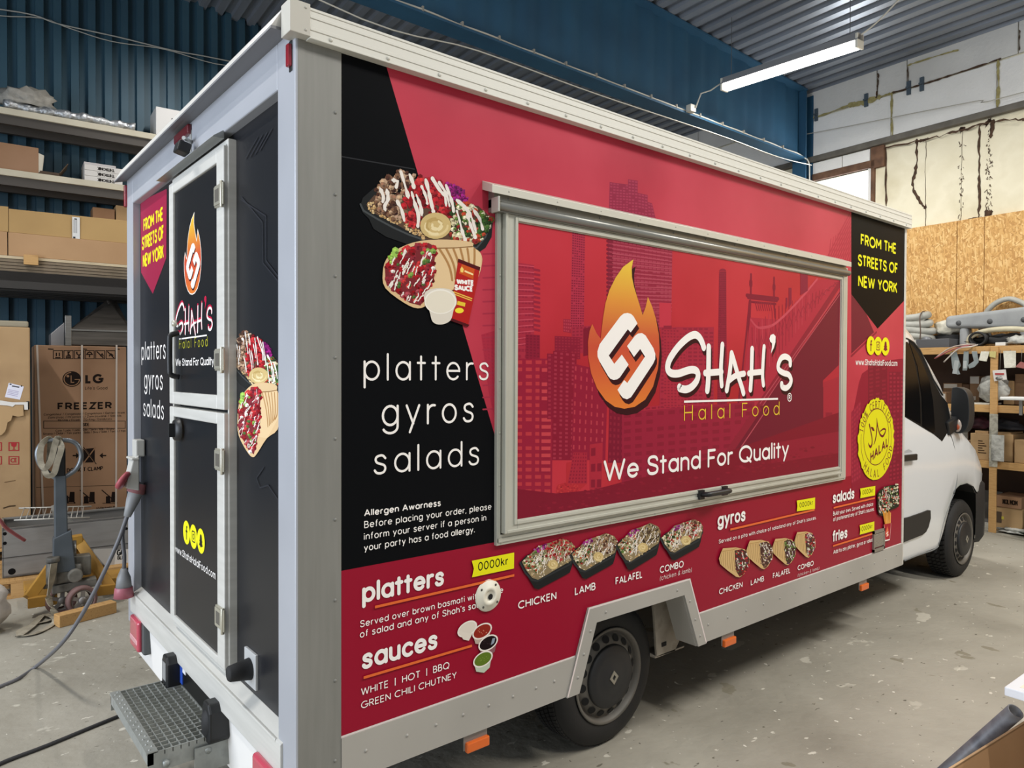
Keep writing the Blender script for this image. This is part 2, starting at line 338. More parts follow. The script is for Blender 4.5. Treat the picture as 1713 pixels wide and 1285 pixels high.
_src = _spots(_src, 2.6, .66, '#b9b4a6', (1, 1.5, 1)); _src = _spots(_src, 3.4, .67, '#86806f', (1.4, 1, 1)); _src = _spots(_src, 9, .685, '#cfcabc', (1, 1.8, 1)); _src = _spots(_src, 15, .70, '#dedace', (1.6, 1, 1)); _src = _spots(_src, 11, .69, '#6a6558', (1, 2.4, 1)); _src = _spots(_src, 28, .715, '#5b564b', (1.5, 1, 1))
_nt.links.new(_src, _b.inputs['Base Color'])
mb = MB(); mb.box(-9, UF+.4, -8, VL+.3, -.2, 0); mb.build('floor', FLOOR, rz=-HA, kind='structure')
# corrugated sheets
def trap(t, per=.18, d=.045):
    q = (t/per) % 1
    return d*(min(1, max(0, (q-.30)/.05)) - min(1, max(0, (q-.80)/.05)))
def brk(a, b, per=.18):
    out = [a]; k = math.floor(a/per)
    while k*per < b:
        for f in (.30, .35, .80, .85):
            t = (k+f)*per
            if a < t < b: out.append(t)
        k += 1
    return out+[b]
ROOFM = nmat('galvanised_roof_deck', ['#747a83', '#8f959e', '#80868f'], 1.2, 4, .36, .4, (1, .2, 1))
us = brk(-8, UF, .21)
mb = MB(); mb.grid([[(u, -8, zc(u)+trap(u, .21, .05)) for u in us], [(u, VL+.1, zc(u)+trap(u, .21, .05)) for u in us]], smooth=False)
mb.build('ceiling', ROOFM, rz=-HA, kind='structure')
BLUEW = nmat('blue_wall_cladding', ['#2b4757', '#365767'], .8, 3, .5, .1)
us = brk(-7, UF+.2)
mb = MB(); mb.grid([[(u, VL+trap(u, .18, .065), 0) for u in us], [(u, VL+trap(u, .18, .065), 7.6) for u in us]], smooth=False)
mb.build('wall_left', BLUEW, rz=-HA, kind='structure')
# far wall with its board lining
EPSW = nmat('white_insulation_board', ['#eae8e3', '#f2f0ec'], 2.2, 5, .9, bump=.25, bscale=30)
EPSG = nmat('grey_insulation_board', ['#d2d0cb', '#dedcd7'], 2.2, 5, .9, bump=.2, bscale=30)
CREAMB = nmat('cream_insulation_board', ['#e3dabd', '#eee6cc', '#dbd1b2'], 1.6, 5, .85, bump=.15, bscale=20)
FOAMB = nmat('brown_foam', ['#3b2a1d', '#5a4230'], 20, 4, .9); FOAMY = nmat('yellow_foam', ['#8d8250', '#b3a873'], 20, 4, .9)
PUR = nmat('weathered_girder', ['#5b574f', '#726d64'], 6, 4, .8)
OSB = bpy.data.materials.new('oriented_strand_board'); OSB.use_nodes = True
def _osb():
    nt = OSB.node_tree; N, L = nt.nodes, nt.links; b = N['Principled BSDF']; tc = N.new('ShaderNodeTexCoord'); prev = None
    for k, (sc, ang, sd) in enumerate((((14, 14, 60), .6, 0), ((14, 16, 62), -.7, 3), ((14, 16, 66), 1.45, 7))):
        mp = N.new('ShaderNodeMapping'); mp.vector_type = 'TEXTURE'; mp.inputs['Scale'].default_value = [1/s_ for s_ in sc]; mp.inputs['Rotation'].default_value = (ang, 0, 0); mp.inputs['Location'].default_value = (sd, sd, sd)
        L.new(tc.outputs['Object'], mp.inputs[0]); v = N.new('ShaderNodeTexVoronoi'); v.inputs['Scale'].default_value = 1; L.new(mp.outputs[0], v.inputs['Vector'])
        sp = N.new('ShaderNodeSeparateColor'); L.new(v.outputs['Color'], sp.inputs[0])
        cr = N.new('ShaderNodeValToRGB'); e = cr.color_ramp.elements
        for p, c in ((.35, '#cb9a5a'), (.7, '#dcae6c')): e.new(p).color = rgb(c)
        e[0].color = rgb('#b5854a'); e[-1].color = rgb('#ecc88a'); L.new(sp.outputs[0], cr.inputs[0])
        if prev is None: prev = cr.outputs[0]
        else:
            mx = N.new('ShaderNodeMixRGB'); g = N.new('ShaderNodeMath'); g.operation = 'GREATER_THAN'; g.inputs[1].default_value = .52
            L.new(sp.outputs[1], g.inputs[0]); L.new(g.outputs[0], mx.inputs[0]); L.new(prev, mx.inputs[1]); L.new(cr.outputs[0], mx.inputs[2]); prev = mx.outputs[0]
    L.new(prev, b.inputs['Base Color']); b.inputs['Roughness'].default_value = .75
_osb()
q6 = lambda x, y: (1100+x*.35806, y*.35806)
def fw6(x, y, D=UF): v, z = FAR(*q6(x, y), D); return v, z
win = [fw6(735, 842), fw6(1003, 785)]                       # the bright opening
wv0, wv1 = fw6(1003, 785)[0], fw6(680, 842)[0]; wz1 = fw6(1003, 785)[1]; wz0 = wz1-.62
mb = MB()
for a in ((-8, wv0, 0, 7), (wv1, VL+.1, 0, 7), (wv0, wv1, 0, wz0), (wv0, wv1, wz1, 7)): mb.box(UF, UF+.25, *a)
wall = mb.build('wall_far', CREAMB, rz=-HA, kind='structure')
mb = MB(); mb.box(UF+.12, UF+.14, wv0, wv1, wz0, wz1)
mb.build('window_1', mat('#f4f8ff', .3, emit=3.2, name='daylit_window_pane'), rz=-HA, kind='structure')
zs1 = lambda v: 5.42+.0*v                                      # seam between the board rows
GT, GB = 4.96, 4.86                                            # girder
Z2 = fw6(1100, 440)[1]; ZG1 = fw6(1100, 640)[1]; ZG0 = fw6(1100, 668)[1]; ZO = fw6(1410, 1035)[1]
rn = random.Random(4)
def panels(z0, z1, cuts, m, name, d=.03):
    mb = MB()
    for a, b in zip(cuts, cuts[1:]): mb.box(UF-d-rn.uniform(0, .012), UF+.01, a+.006, b-.006, z0, z1)
    return mb.build(name, m, None, rz=-HA, bev=.006, kind='structure')
v = lambda x, y: fw6(x, y)[0]
row1 = sorted([VL, 6.2, v(350, 640), 4.25, v(1030, 400), v(1170, 350), v(1690, 200), -1.2, -4, -8])
row2 = sorted([VL, 6.6, v(350, 640)+.2, 4.3, v(685, 650), v(1095, 540), v(1590, 400), -.9, -3.5, -8])
r1 = panels(Z2+.012, 6.12, row1, EPSG, 'trim_1'); r2 = panels(ZG1, Z2-.012, row2, EPSW, 'trim_2')
mb = MB(); mb.box(UF-.09, UF, -8, VL, ZG0, ZG1); mb.build('trim_3', PUR, rz=-HA, kind='structure', bev=.008)
mb = MB()
for a, b in ((-8, -1.2), (-1.2, v(1540, 1000)+.005), (v(1540, 1000)+.005, v(1410, 1035)), (v(1410, 1035), 3.1), (3.1, VL)): mb.box(UF-.06, UF, a+.004, b-.004, 0, ZO)
mb.build('trim_4', OSB, rz=-HA, kind='structure')
# boards over the window, jamb timbers
mb = MB(); mb.box(UF-.035, UF, wv0+.02, v(870, 740), wz1+.10, ZG0-.01).box(UF-.035, UF, v(870, 740)+.012, wv1, wz1+.10, ZG0-.01)
mb.build('trim_5', EPSW, rz=-HA, kind='structure', bev=.006)
mb = MB(); mb.box(UF-.05, UF+.05, wv0-.06, wv1+.1, wz1, wz1+.10); mb.box(UF-.05, UF+.05, wv0-.05, wv0-.005, ZO, wz1); mb.box(UF-.05, UF+.03, v(1065, 700), wv0, wz1-.02, ZG0)
mb.box(UF-.05, UF+.05, wv1, wv1+.12, wz0, ZG0)
mb.build('trim_6', nmat('rusty_timber', ['#5a4030', '#7b5a44'], 8, 4, .85), rz=-HA, kind='structure', bev=.006)
mb = MB(); mb.box(UF-.02, UF+.12, wv0-.002, wv0+.05, wz0, wz1); mb.build('trim_7', EPSW, rz=-HA, kind='structure')
pr = Print('H', org=hall(UF-.048, 0), axis=-HY)
def seam(pts, w, col, j=.4, n=8):
    P = sm([(-FAR(*q6(x, y), UF-.05)[0], FAR(*q6(x, y), UF-.05)[1]) for x, y in pts], n=n)
    pr.stroke([(p.x+rn.gauss(0, .006)*j, p.y+rn.gauss(0, .006)*j) for p in P], [w*rn.uniform(.35, 1.5) for p in P], col)
seam([(640, 572), (760, 540), (900, 490), (1030, 455), (1100, 432)], .03, FOAMY); seam([(900, 490), (960, 480), (1040, 450)], .06, FOAMY); seam([(1100, 432), (1250, 390), (1420, 335), (1600, 275)], .022, FOAMB)
seam([(1590, 280), (1592, 400), (1586, 520)], .03, FOAMY); seam([(1095, 440), (1093, 540), (1096, 640)], .025, FOAMY); seam([(687, 562), (684, 650), (682, 740)], .02, FOAMY)
seam([(1030, 345), (1028, 400), (1022, 452)], .02, FOAMB); seam([(1168, 310), (1170, 400)], .012, FOAMB); seam([(1690, 140), (1690, 235)], .012, FOAMB)
seam([(1170, 305), (1300, 262), (1400, 235)], .02, FOAMY); seam([(640, 480), (632, 540)], .06, FOAMB)
seam([(1720, 560), (1600, 560), (1450, 600), (1300, 640), (1060, 690)], .02, FOAMB, 1.5)
pr.build('foam_seam', wall, kind='structure')
pr = Print('H', org=hall(UF-.004, 0), axis=-HY)
for p, w in (([(1203, 650), (1200, 780), (1185, 870), (1225, 950), (1243, 968)], .035), ([(1246, 640), (1243, 800), (1245, 1060)], .006), ([(1497, 580), (1493, 750), (1497, 900), (1493, 1010)], .026), ([(1060, 690), (1058, 960), (1058, 1060)], .028),
             ([(1415, 600), (1410, 1030)], .004), ([(1250, 645), (1205, 660)], .04), ([(1560, 560), (1550, 640)], .04), ([(1505, 1010), (1450, 1025)], .02), ([(1530, 985), (1545, 1000)], .07), ([(1545, 560), (1535, 570)], .05), ([(1420, 595), (1408, 605)], .06)): seam(p, w, FOAMB, .8)
for xx, y0, y1 in ((1410, 620, 1020), (1535, 600, 1000), (1545, 640, 980)):
    for k in range(34):
        y = rn.uniform(y0, y1); x = xx+rn.gauss(0, 7); seam([(x, y), (x+rn.gauss(0, 4), y+rn.uniform(3, 12))], .007, FOAMB, .1, 2)
pr.build('board_crack', wall, kind='structure')
CLIP = mat('#56636e', .5, .3)
for x, y in ((750, 540), (983, 472), (1182, 415), (1243, 397)):
    vv, zz = fw6(x, y); mb = MB(); mb.box(UF-.06, UF-.035, vv-.025, vv+.025, zz-.09, zz+.09).box(UF-.1, UF-.05, vv-.02, vv+.02, zz-.01, zz+.01)
    mb.build('clip', CLIP, wall, loc=(0, 0, 0)); COL.objects[-1].matrix_parent_inverse = Matrix.Identity(4)
for o in wall.children:
    if o.name.startswith(('foam_seam', 'board_crack')): o.rotation_euler = (0, 0, HA)     # those two are laid out in world axes
# ---- blue portal frame: tapered rafter with a corrugated web, and its column
BLUES = nmat('blue_steel_paint', ['#1d4763', '#23526f'], 2, 3, .65, .0)
VR = 4.12
zb = lambda u: 5.055+.0432*(8.44-u)
zt = lambda u: zc(u)-.02
rf = MB(); N = 150; us = [-7.5+i*(9.05+7.5)/N for i in range(N+1)]
rf.grid([[(u, VR+.022*sin(u*2*pi/.31), zb(u)+.015) for u in us], [(u, VR+.022*sin(u*2*pi/.31), zt(u)-.01) for u in us]])
raf = rf.build('roof_rafter', BLUES, rz=-HA); tag(raf, 'blue steel rafter with a corrugated web under the roof deck', 'beam')
mb = MB()
for z in (zb, zt): mb.hexa([(us[0], VR-.12, z(us[0])-.012), (us[-1], VR-.12, z(us[-1])-.012), (us[-1], VR+.12, z(us[-1])-.012), (us[0], VR+.12, z(us[0])-.012), (us[0], VR-.12, z(us[0])+.012), (us[-1], VR-.12, z(us[-1])+.012), (us[-1], VR+.12, z(us[-1])+.012), (us[0], VR+.12, z(us[0])+.012)])
mb.build('flange', BLUES, raf)
mb = MB(); mb.box(9.0, 9.02, VR-.12, VR+.12, zb(9)+.012, zt(9)-.012).box(8.6, 9.0, VR-.06, VR-.045, zb(9)+.012, zb(9)+.06); mb.build('end_plate', BLUES, raf)
mb = MB(); mb.box(9.02, 9.045, VR-.11, VR+.11, 0, 6.0).box(9.2, 9.22, VR-.11, VR+.11, 0, 6.0).box(9.045, 9.2, VR-.006, VR+.006, 0, 6.0)
mb.build('wall_column', BLUES, rz=-HA, label='blue steel column at the far wall carrying the rafter', category='column')
# cable clipped along the rafter's lower flange
CABW = mat('#b9b6ab', .5, name='white_cable')
pts = [(u, VR-.105+.006*sin(u*9), zb(u)+.024+.006*abs(sin(u*4.1))) for u in [x*.2-3 for x in range(60)]]
pts += [(8.98, VR-.11, zb(9)+.0), (9.03, VR-.15, zb(9)-.06), (9.06, VR-.15, zb(9)-.3), (9.06, VR-.14, 3.5)]
cb = MB().tube([hall(*p) for p in sm(pts, n=3)], .011, 6).build('electric_cable', CABW); tag(cb, 'white electric cable clipped along the bottom flange of the blue rafter', 'cable')
for k in range(22):
    u = -1+k*.45; MB().cb((0, 0, 0), (.018, .05, .05)).build('cable_clip', mat('#8e8a80', .5), cb, loc=hall(u, VR-.1, zb(u)+.033), rz=-HA)
pts = [LEF(535, 0, 3.4), LEF(800, 85, 3.4), LEF(1000, 158, 3.4), LEF(1200, 225, 3.4), LEF(1300, 262, 3.4)]
wpts = [hall(-2, 3.4, 5.6)]+[hall(u, 3.4, z) for u, z in pts]+[hall(9.0, 3.9, 4.9)]
MB().tube(sm(wpts, n=6), .007, 5).build('thin_wire', CABW, label='thin white wire hanging free below the blue rafter', category='wire')
# junction box on the rafter
jb = MB().box(6.37, 6.47, VR-.2, VR-.12, zb(6.4)+.0, zb(6.4)+.09).build('junction_box', mat('#bdbab0', .5), rz=-HA, bev=.006); tag(jb, 'small white junction box on the rafter beside the tube lamp', 'box')
pts = [(9.14, 4.6, fw6(560, 655)[1])]+[(9.14, fw6(x, y, 9.14)[0], fw6(x, y, 9.14)[1]) for x, y in ((620, 640), (900, 588), (1200, 528), (1500, 470), (1712, 430))]+[(9.14, -3, fw6(1712, 430, 9.14)[1]+.05)]
MB().tube([hall(*p) for p in sm(pts, n=4)], .006, 5).build('wall_wire', CABW, label='thin wire running along the white boards of the far wall', category='wire')
# ---- tube lamp
lp = thing('tube_lamp', 'lit fluorescent tube lamp hanging under the roof deck', 'lamp', hall(6.7, 2.75, 5.35), -HA)
D = 6.7; a = FAR(1210, 143, D); b = FAR(1440, 68, D); dz = (b[1]-a[1])/(b[0]-a[0])
def lampz(v): return a[1]+dz*(v-a[0])-5.35
v0, v1 = b[0]-2.75, a[0]-2.75
P = lambda v, x, z: (x, v, lampz(v+2.75)+z)
MB().hexa([P(v0, -.07, 0), P(v0, .07, 0), P(v1, .07, 0), P(v1, -.07, 0), P(v0, -.045, .085), P(v0, .045, .085), P(v1, .045, .085), P(v1, -.045, .085)]).build('housing', mat('#8f9092', .5, .2), lp, bev=.006)
MB().hexa([P(v0+.03, -.06, -.075), P(v0+.03, .06, -.075), P(v1-.03, .06, -.075), P(v1-.03, -.06, -.075), P(v0+.03, -.066, .03), P(v0+.03, .066, .03), P(v1-.03, .066, .03), P(v1-.03, -.066, .03)]).build('diffuser', mat('#fffdf6', .4, emit=4, name='lit_diffuser'), lp, bev=.02)
for vv, s in ((v0, 1), (v1, -1)): MB().hexa([P(vv, -.066, -.08), P(vv, .066, -.08), P(vv+.03*s, .066, -.08), P(vv+.03*s, -.066, -.08), P(vv, -.066, .075), P(vv, .066, .075), P(vv+.03*s, .066, .075), P(vv+.03*s, -.066, .075)]).build('end_cap', mat('#c9c6ba', .5), lp, bev=.008)
for vv in (v0+.12, v1-.12): MB().box(-.003, .003, vv-.003, vv+.003, lampz(vv+2.75)+.07, zc(6.7)-5.35-.003).build('bracket', mat('#6c6e70', .5, .4), lp)
MB().tube([(.0, v1, lampz(v1+2.75)+.05), (-.1, v1+.12, .06), (-.2, VR-2.75-.25, .02), (-.25, VR-2.75-.21, zb(6.4)-5.35+.05)], .009, 6).build('power_lead', CABW, lp)
MB().tube(sm([(0, v0, lampz(v0+2.75)+.06), (.1, v0-.15, .2), (.2, v0-.5, .5), (.3, v0-.9, .72)]), .009, 6).build('lead', CABW, lp)
# loose twin wire across the blue cladding
pts = [(-3, 5.6)]+[LEF(x, y, VL-.05) for x, y in ((0, 15), (100, 40), (200, 62), (290, 84), (375, 100))]+[(4.2, 6.15)]
MB().tube([hall(u, VL-.04, z) for u, z in sm(pts, n=6)], .009, 5).tube([hall(u+.1, VL-.03, z-.035-.03*sin(u*5)) for u, z in sm(pts, n=6)], .007, 5).build('twin_wire', mat('#a9a9a2', .5), label='loose pale twin wire strung across the blue wall cladding', category='wire')
# ------------------------------------------------------------------ the food truck (its own frame: x forward, y across, right flank on y = 0)
truck = thing('food_truck', 'red and black street food truck with silver trim, white cab and a closed serving hatch', 'truck')
ZS, ZB, ZT, BL, BW = .6153, .4624, 2.861, 4.475, 2.31
GREYV = nmat('grey_vinyl_edge', ['#9f9c95', '#aaa7a0'], 2, 2, .5)
WHITE = mat('#e9e8e4', .35, name='white_gel_coat', coat=.3)
CRIM, BLK, SKYR = '#94102c', '#101113', '#c23346'
VINYL = dict(rough=.34)
x0 = .152
pan = MB().prism([(x, 0, z) for x, z in ((x0, ZT), (x0, ZS), (1.2245, ZS), (1.297, .806), (1.998, .806), (2.076, ZS), (BL-.012, ZS), (BL-.012, ZT))], (0, .05, 0)).build('side_panel', mat(CRIM, .34, spec=.18), truck)
def rivets(mb, pts, r=.006, ax=(0, -1, 0)):
    for p in pts: mb.lathe([(r, 0), (r*.8, r*.55), (.0, r*.75)], p, ax, 8)
sk = MB()
for q in (((x0, ZB), (1.172, ZB), (1.2245, ZS), (x0, ZS)), ((2.137, ZB), (BL, ZB), (BL, ZS), (2.076, ZS))): sk.prism([(x, -.006, z) for x, z in q], (0, .04, 0))
rivets(sk, [(x, -.006, ZB+.085) for x in (.24, .40, .52, .64, .76, .88, 1.0, 1.1)]+[(2.16+.17*i, -.006, ZB+.085) for i in range(14)])
sk.build('skirt', GREYV, truck)
ar = MB().prism([(x, -.012, z) for x, z in ((1.169, ZB-.004), (1.297, .808), (1.998, .808), (2.139, ZB-.004), (2.072, ZB-.004), (1.957, .738), (1.344, .738), (1.24, ZB-.004))], (0, .015, 0))
ar.prism([(x, 0, z) for x, z in ((1.952, .742), (1.957, .738), (2.072, ZB-.004), (2.066, ZB-.004))], (0, .12, 0)).prism([(x, 0, z) for x, z in ((1.24, ZB-.004), (1.344, .738), (1.338, .742), (1.234, ZB-.004))], (0, .12, 0)).box(1.344, 1.957, 0, .12, .736, .744)
rivets(ar, [(1.23, -.012, .53), (1.265, -.012, .62), (1.305, -.012, .71), (1.40, -.012, .772), (1.90, -.012, .772), (2.0, -.012, .70), (2.045, -.012, .60), (2.085, -.012, .51)])
ar.build('wheel_arch_trim', GREYV, truck)
cp = MB().box(.004, x0, -.004, .05, .40, ZT); rivets(cp, [(x0-.022, -.004, .55+i*.262) for i in range(9)])
cp.build('corner_post', ALUG, truck, bev=.004)
MB().box(BL-.012, BL+.02, -.004, .05, ZB, ZT).build('front_post', ALU, truck, bev=.003)
rr_ = MB().box(.03, BL+.02, -.035, .03, 2.844, 2.937).box(.03, BL+.02, -.0375, -.034, 2.868, 2.880).box(.03, BL+.02, -.0375, -.034, 2.905, 2.915).box(.03, BL+.02, -.038, -.034, 2.842, 2.849).box(.03, BL+.02, -.0372, -.034, 2.928, 2.937)
rivets(rr_, [(.10+.205*i, -.036, 2.858) for i in range(22)], .007)
rr_.build('roof_rail', CREAM, truck, bev=.002)
rc = MB().box(-.035, .03, -.04, .03, 2.846, 2.945); rivets(rc, [(.015, -.04, 2.862), (.015, -.04, 2.93)], .005); rc.build('roof_corner_cap', mat('#b9b6ac', .45), truck, bev=.004)
# shell behind the panels
sh = MB().box(.06, BL-.03, .05, BW-.04, .76, 2.90); sh.build('box_body', mat('#8b8b88', .6), truck)
MB().box(.0, BL, BW-.05, BW, ZB, 2.86).build('left_side_panel', mat(BLK, .4), truck)
MB().box(-.02, BL+.02, 0, BW, 2.90, 2.935).build('roof', mat('#c9c8c3', .5), truck)
# rear: roof lip, frame, recessed black panels, door
lip = MB().hexa([(-.062, .045, 2.884), (-.0, .045, 2.886), (-.0, BW+.01, 2.886), (-.062, BW+.01, 2.868), (-.026, .02, 2.945), (0, .02, 2.945), (0, BW+.02, 2.935), (-.026, BW+.02, 2.935)])
lip.build('roof_lip', mat('#cfccc6', .4), truck, bev=.002)
MB().hexa([(-.064, .04, 2.874), (.0, .04, 2.876), (.0, BW+.012, 2.876), (-.064, BW+.012, 2.858), (-.062, .042, 2.884), (-.0, .042, 2.886), (-.0, BW+.01, 2.886), (-.062, BW+.01, 2.868)]).build('lip_underside_shade', mat('#6f6f72', .5), truck)  # underside of the lip, its shade put into the dark grey colour
fr = MB().box(-.003, .06, -.003, .14, .40, 2.88).box(-.003, .06, 2.175, BW, .42, 2.88).box(-.003, .06, .14, 2.175, 2.728, 2.88)
fr.build('rear_frame', ALUR, truck, bev=.005)
MB().box(.035, .07, .135, 2.18, .60, 2.74).build('rear_panel', mat('#1b1c20', .34, spec=.3), truck)
ya_ = R(233.5, 600, .035)[0]
e = MB().box(.006, .026, R(227, 600, .026)[0], 2.176, .63, 2.728).box(.024, .04, ya_, ya_+.016, .63, 2.728); e.build('edge_profile', ALU, truck, bev=.003)
MB().hexa([(-.012, .10, .50), (.06, .10, .50), (.06, 2.22, .50), (-.012, 2.22, .50), (-.012, .10, .605), (.036, .10, .635), (.036, 2.22, .635), (-.012, 2.22, .605)]).box(-.014, .0, .14, 2.18, .598, .61).build('sill_beam', ALU, truck, bev=.003)
# the stable door
DY0, DY1 = R(374.5, 690, -.012)[0], R(283.5, 690, -.012)[0]
DI0, DI1 = R(362.5, 690, -.012)[0], R(289.8, 690, -.012)[0]
door = MB()
def frame(mb, y0, y1, z0, z1, wl, wr, wt, wb, xa, xb):
    mb.box(xa, xb, y0, y0+wr, z0, z1).box(xa, xb, y1-wl, y1, z0, z1).box(xa, xb, y0+wr, y1-wl, z1-wt, z1).box(xa, xb, y0+wr, y1-wl, z0, z0+wb)
frame(door, DY0-.004, DY1+.006, .64, 2.70, .012, .012, .02, .015, .004, .04)
frame(door, DY0, DY1, 1.668, 2.672, DY1-DI1, DI0-DY0, .05, .055, -.012, .03)
frame(door, DY0, DY1, .672, 1.655, DY1-DI1, DI0-DY0, .045, .03, -.012, .03)
door = door.build('rear_door', ALU, truck, bev=.004)
MB().box(-.002, .034, DI0-.005, DI1+.005, 1.70, 2.64).build('upper_leaf', mat('#191a1d', .34, spec=.3), door)
MB().box(-.002, .034, DI0-.005, DI1+.005, .69, 1.63).build('lower_leaf', mat('#191a1d', .34, spec=.3), door)
NICK = mat('#c3bfae', .35, .6)
HY0, HY1 = R(373, 600, -.02)[0], R(359, 600, -.02)[0]
for z in (2.487, 1.86, 1.475, .866):
    MB().box(-.020, -.012, HY0, HY1, z-.042, z+.042).box(-.024, -.020, HY0+.02, HY1-.004, z-.036, z+.036).cyl((-.020, HY0+.012, z-.052), (-.020, HY0+.012, z+.048), .007, n=10).build('hinge', NICK, door, bev=.003)
    MB().box(-.0246, -.0241, HY0+.035, HY1-.02, z-.024, z+.024).build('hinge_slot', mat('#5c5850', .5), door)
hy_ = R(284, 600, -.05)[0]
MB().tube(sm([(-.012, hy_, 1.985), (-.045, hy_, 1.975), (-.05, hy_, 1.95), (-.05, hy_, 1.83), (-.045, hy_, 1.80), (-.012, hy_, 1.79)], n=4), .012, 8).build('pull_handle', BLACKP, door)
MB().lathe([(0, .018), (.013, .016), (.015, 0)], (-.012, R(287.5, 563, -.03)[0], 2.03), (-1, 0, 0), 18).build('lock', NICK, door)
MB().lathe([(0, .02), (.045, .02), (.052, 0)], (-.012, R(292, 724, -.03)[0], 1.555), (-1, 0, 0), 20).cb((-.04, R(292, 724, -.03)[0], 1.555), (.03, .022, .06)).build('turn_latch', BLACKP, door)
MB().hexa([(-.045, .67, 2.703), (0, .67, 2.703), (0, 1.50, 2.703), (-.045, 1.50, 2.703), (-.040, .67, 2.709), (0, .67, 2.738), (0, 1.50, 2.738), (-.040, 1.50, 2.709)]).build('drip_cover', mat('#8d908f', .4, .4), truck, bev=.002)
# lamps on the rear
REDL = mat('#8c1022', .25, coat=.5, name='red_lens')
def lens(name, c, sz, m, par, base=BLACKP):
    MB().cb(c, sz).build(name, m, par, bev=min(sz)*.3, seg=3)
lens('marker_lamp', (-.010, .030, 2.80), (.014, .022, .07), REDL, truck); MB().box(-.006, 0, .018, .042, 2.752, 2.848).build('lamp_base', BLACKP, truck, bev=.003)
lens('marker_lamp', (-.008, BW-.0, 2.79), (.016, .03, .12), REDL, truck)
MB().box(-.02, 0, 1.08, 1.30, 2.825, 2.868).build('brake_lamp', mat('#5d0d1a', .3, coat=.4), truck, bev=.008)
yc_ = R(303, 248, -.06)[0]
cm = MB().box(-.006, 0, yc_+.05, yc_+.08, 2.75, 2.84).cyl((-.0, yc_+.06, 2.79), (-.05, yc_, 2.785), .008).build('reversing_camera', mat('#b4b4b0', .4, .4), truck)
MB().cb((-.055, yc_, R(303, 248, -.06)[1]), (.05, .07, .045), .0, 0, .25).build('camera_body', BLACKP, cm, bev=.006)
# bumper strip, tail lamps, number plate, rubber stops
MB().hexa([(.03, .10, .25), (.06, .10, .25), (.06, 2.23, .25), (.03, 2.23, .25), (.015, .10, .51), (.06, .10, .51), (.06, 2.23, .51), (.015, 2.23, .51)]).build('rear_bumper', mat('#eceae6', .4), truck, bev=.004)
for y in (2.035, .205):
    t = MB().box(-.012, .03, y-.115, y+.115, .335, .515).build('tail_lamp', mat('#4c4f50', .5), truck, bev=.012)
    MB().cb((-.018, y+.012, .425), (.03, .175, .165)).build('tail_lens', mat('#c04a5c', .2, coat=.6), t, bev=.02, seg=3)
    MB().cb((-.019, y+.012, .395), (.032, .16, .04)).build('reflector_band', mat('#e0a0a8', .2, coat=.6), t, bev=.01)
pl = MB().box(-.0, .02, .76, 1.31, .40, .545).build('number_plate', mat('#111112', .3), truck, bev=.01)
MB().box(-.003, .001, 1.245, 1.295, .412, .535).build('blue_band', mat('#2a4fae', .4), pl); MB().box(-.0025, .001, 1.20, 1.245, .47, .53).build('plate_face', mat('#e5e5e8', .4), pl)
for y in (1.335, .735):
    b = MB().prism([(-.055, y-.05, .395), (-.055, y-.05, .50), (-.055, y-.03, .53), (-.055, y+.03, .53), (-.055, y+.05, .50), (-.055, y+.05, .395), (-.055, y+.03, .375), (-.055, y-.03, .375)], (.085, 0, 0)).build('plate_lamp', BLACKP, truck, bev=.008)
    if y > 1: MB().box(-.057, -.053, y-.025, y+.03, .42, .50).build('lamp_glass', mat('#8f9294', .2), b)
    else: MB().blob((-.03, y-.005, .45), .06, (.7, .75, 1.1), .05, 3, 2).build('rubber_boot', mat('#1a1a1b', .7), b)
MB().box(.024, .036, .42, .535, .66, .79).build('stop_plate', mat('#c9cbcc', .4, .3), truck, bev=.003)
MB().lathe([(0, .0), (.040, 0), (.028, .075), (.024, .08), (0, .08)], (.025, .475, .725), (-1, 0, 0), 20).build('rubber_stop', mat('#1c1c1d', .75), truck)
# power inlet with red flap
pi_ = MB().box(-.014, .03, 2.06, 2.15, 1.36, 1.45).hexa([(-.065, 2.05, 1.20), (.0, 2.05, 1.18), (.0, 2.14, 1.18), (-.065, 2.14, 1.20), (-.03, 2.05, 1.35), (.0, 2.05, 1.37), (.0, 2.14, 1.37), (-.03, 2.14, 1.35)]).box(-.04, 0, 2.04, 2.17, 1.345, 1.358).build('power_inlet', mat('#b9b8b2', .5), truck, bev=.006)
MB().lathe([(0, .0), (.048, 0), (.053, .015), (.048, .025), (0, .028)], (*[Vector((S(210, 806, 2.06)[0], 2.06, S(210, 806, 2.06)[1]))][0],), (-.6, .35, .45), 20).build('inlet_flap', mat('#a24a52', .5), pi_)
# entrance step with a grating
st = MB(); SZ = .40; X0, X1, Y0, Y1 = -.262, .02, .728, 1.385
for xx in (X0, X1-.02): st.box(xx, xx+.02, Y0, Y1, SZ-.045, SZ)
for yy in (Y0, Y1-.006): st.box(X0, X1, yy, yy+.006, SZ-.075, SZ)
st.box(X0-.004, X0+.035, Y0, Y1, SZ-.003, SZ+.004)
for k in range(26): st.lathe([(.005, 0), (.003, .004), (0, .005)], (X0+.010+.014*(k % 2), Y0+.02+k*.0247, SZ+.004), (0, 0, 1), 6)
st = st.build('entry_step', GALV, truck)
g = MB()
for i in range(1, 19): g.box(X0+.03, X1-.02, Y0+i*(Y1-Y0)/19-.0015, Y0+i*(Y1-Y0)/19+.0015, SZ-.014, SZ)
for i in range(1, 8): g.box(X0+.03+i*.0285-.0015, X0+.03+i*.0285+.0015, Y0, Y1, SZ-.016, SZ-.001)
g.build('grating', GALV, st)
for yy in (Y0-.012, Y1+.006):
    s2 = MB()
    s2.box(-.10, .30, yy, yy+.006, SZ-.13, SZ-.03)
    s2.build('step_bracket', GALV, st)
s2 = MB()
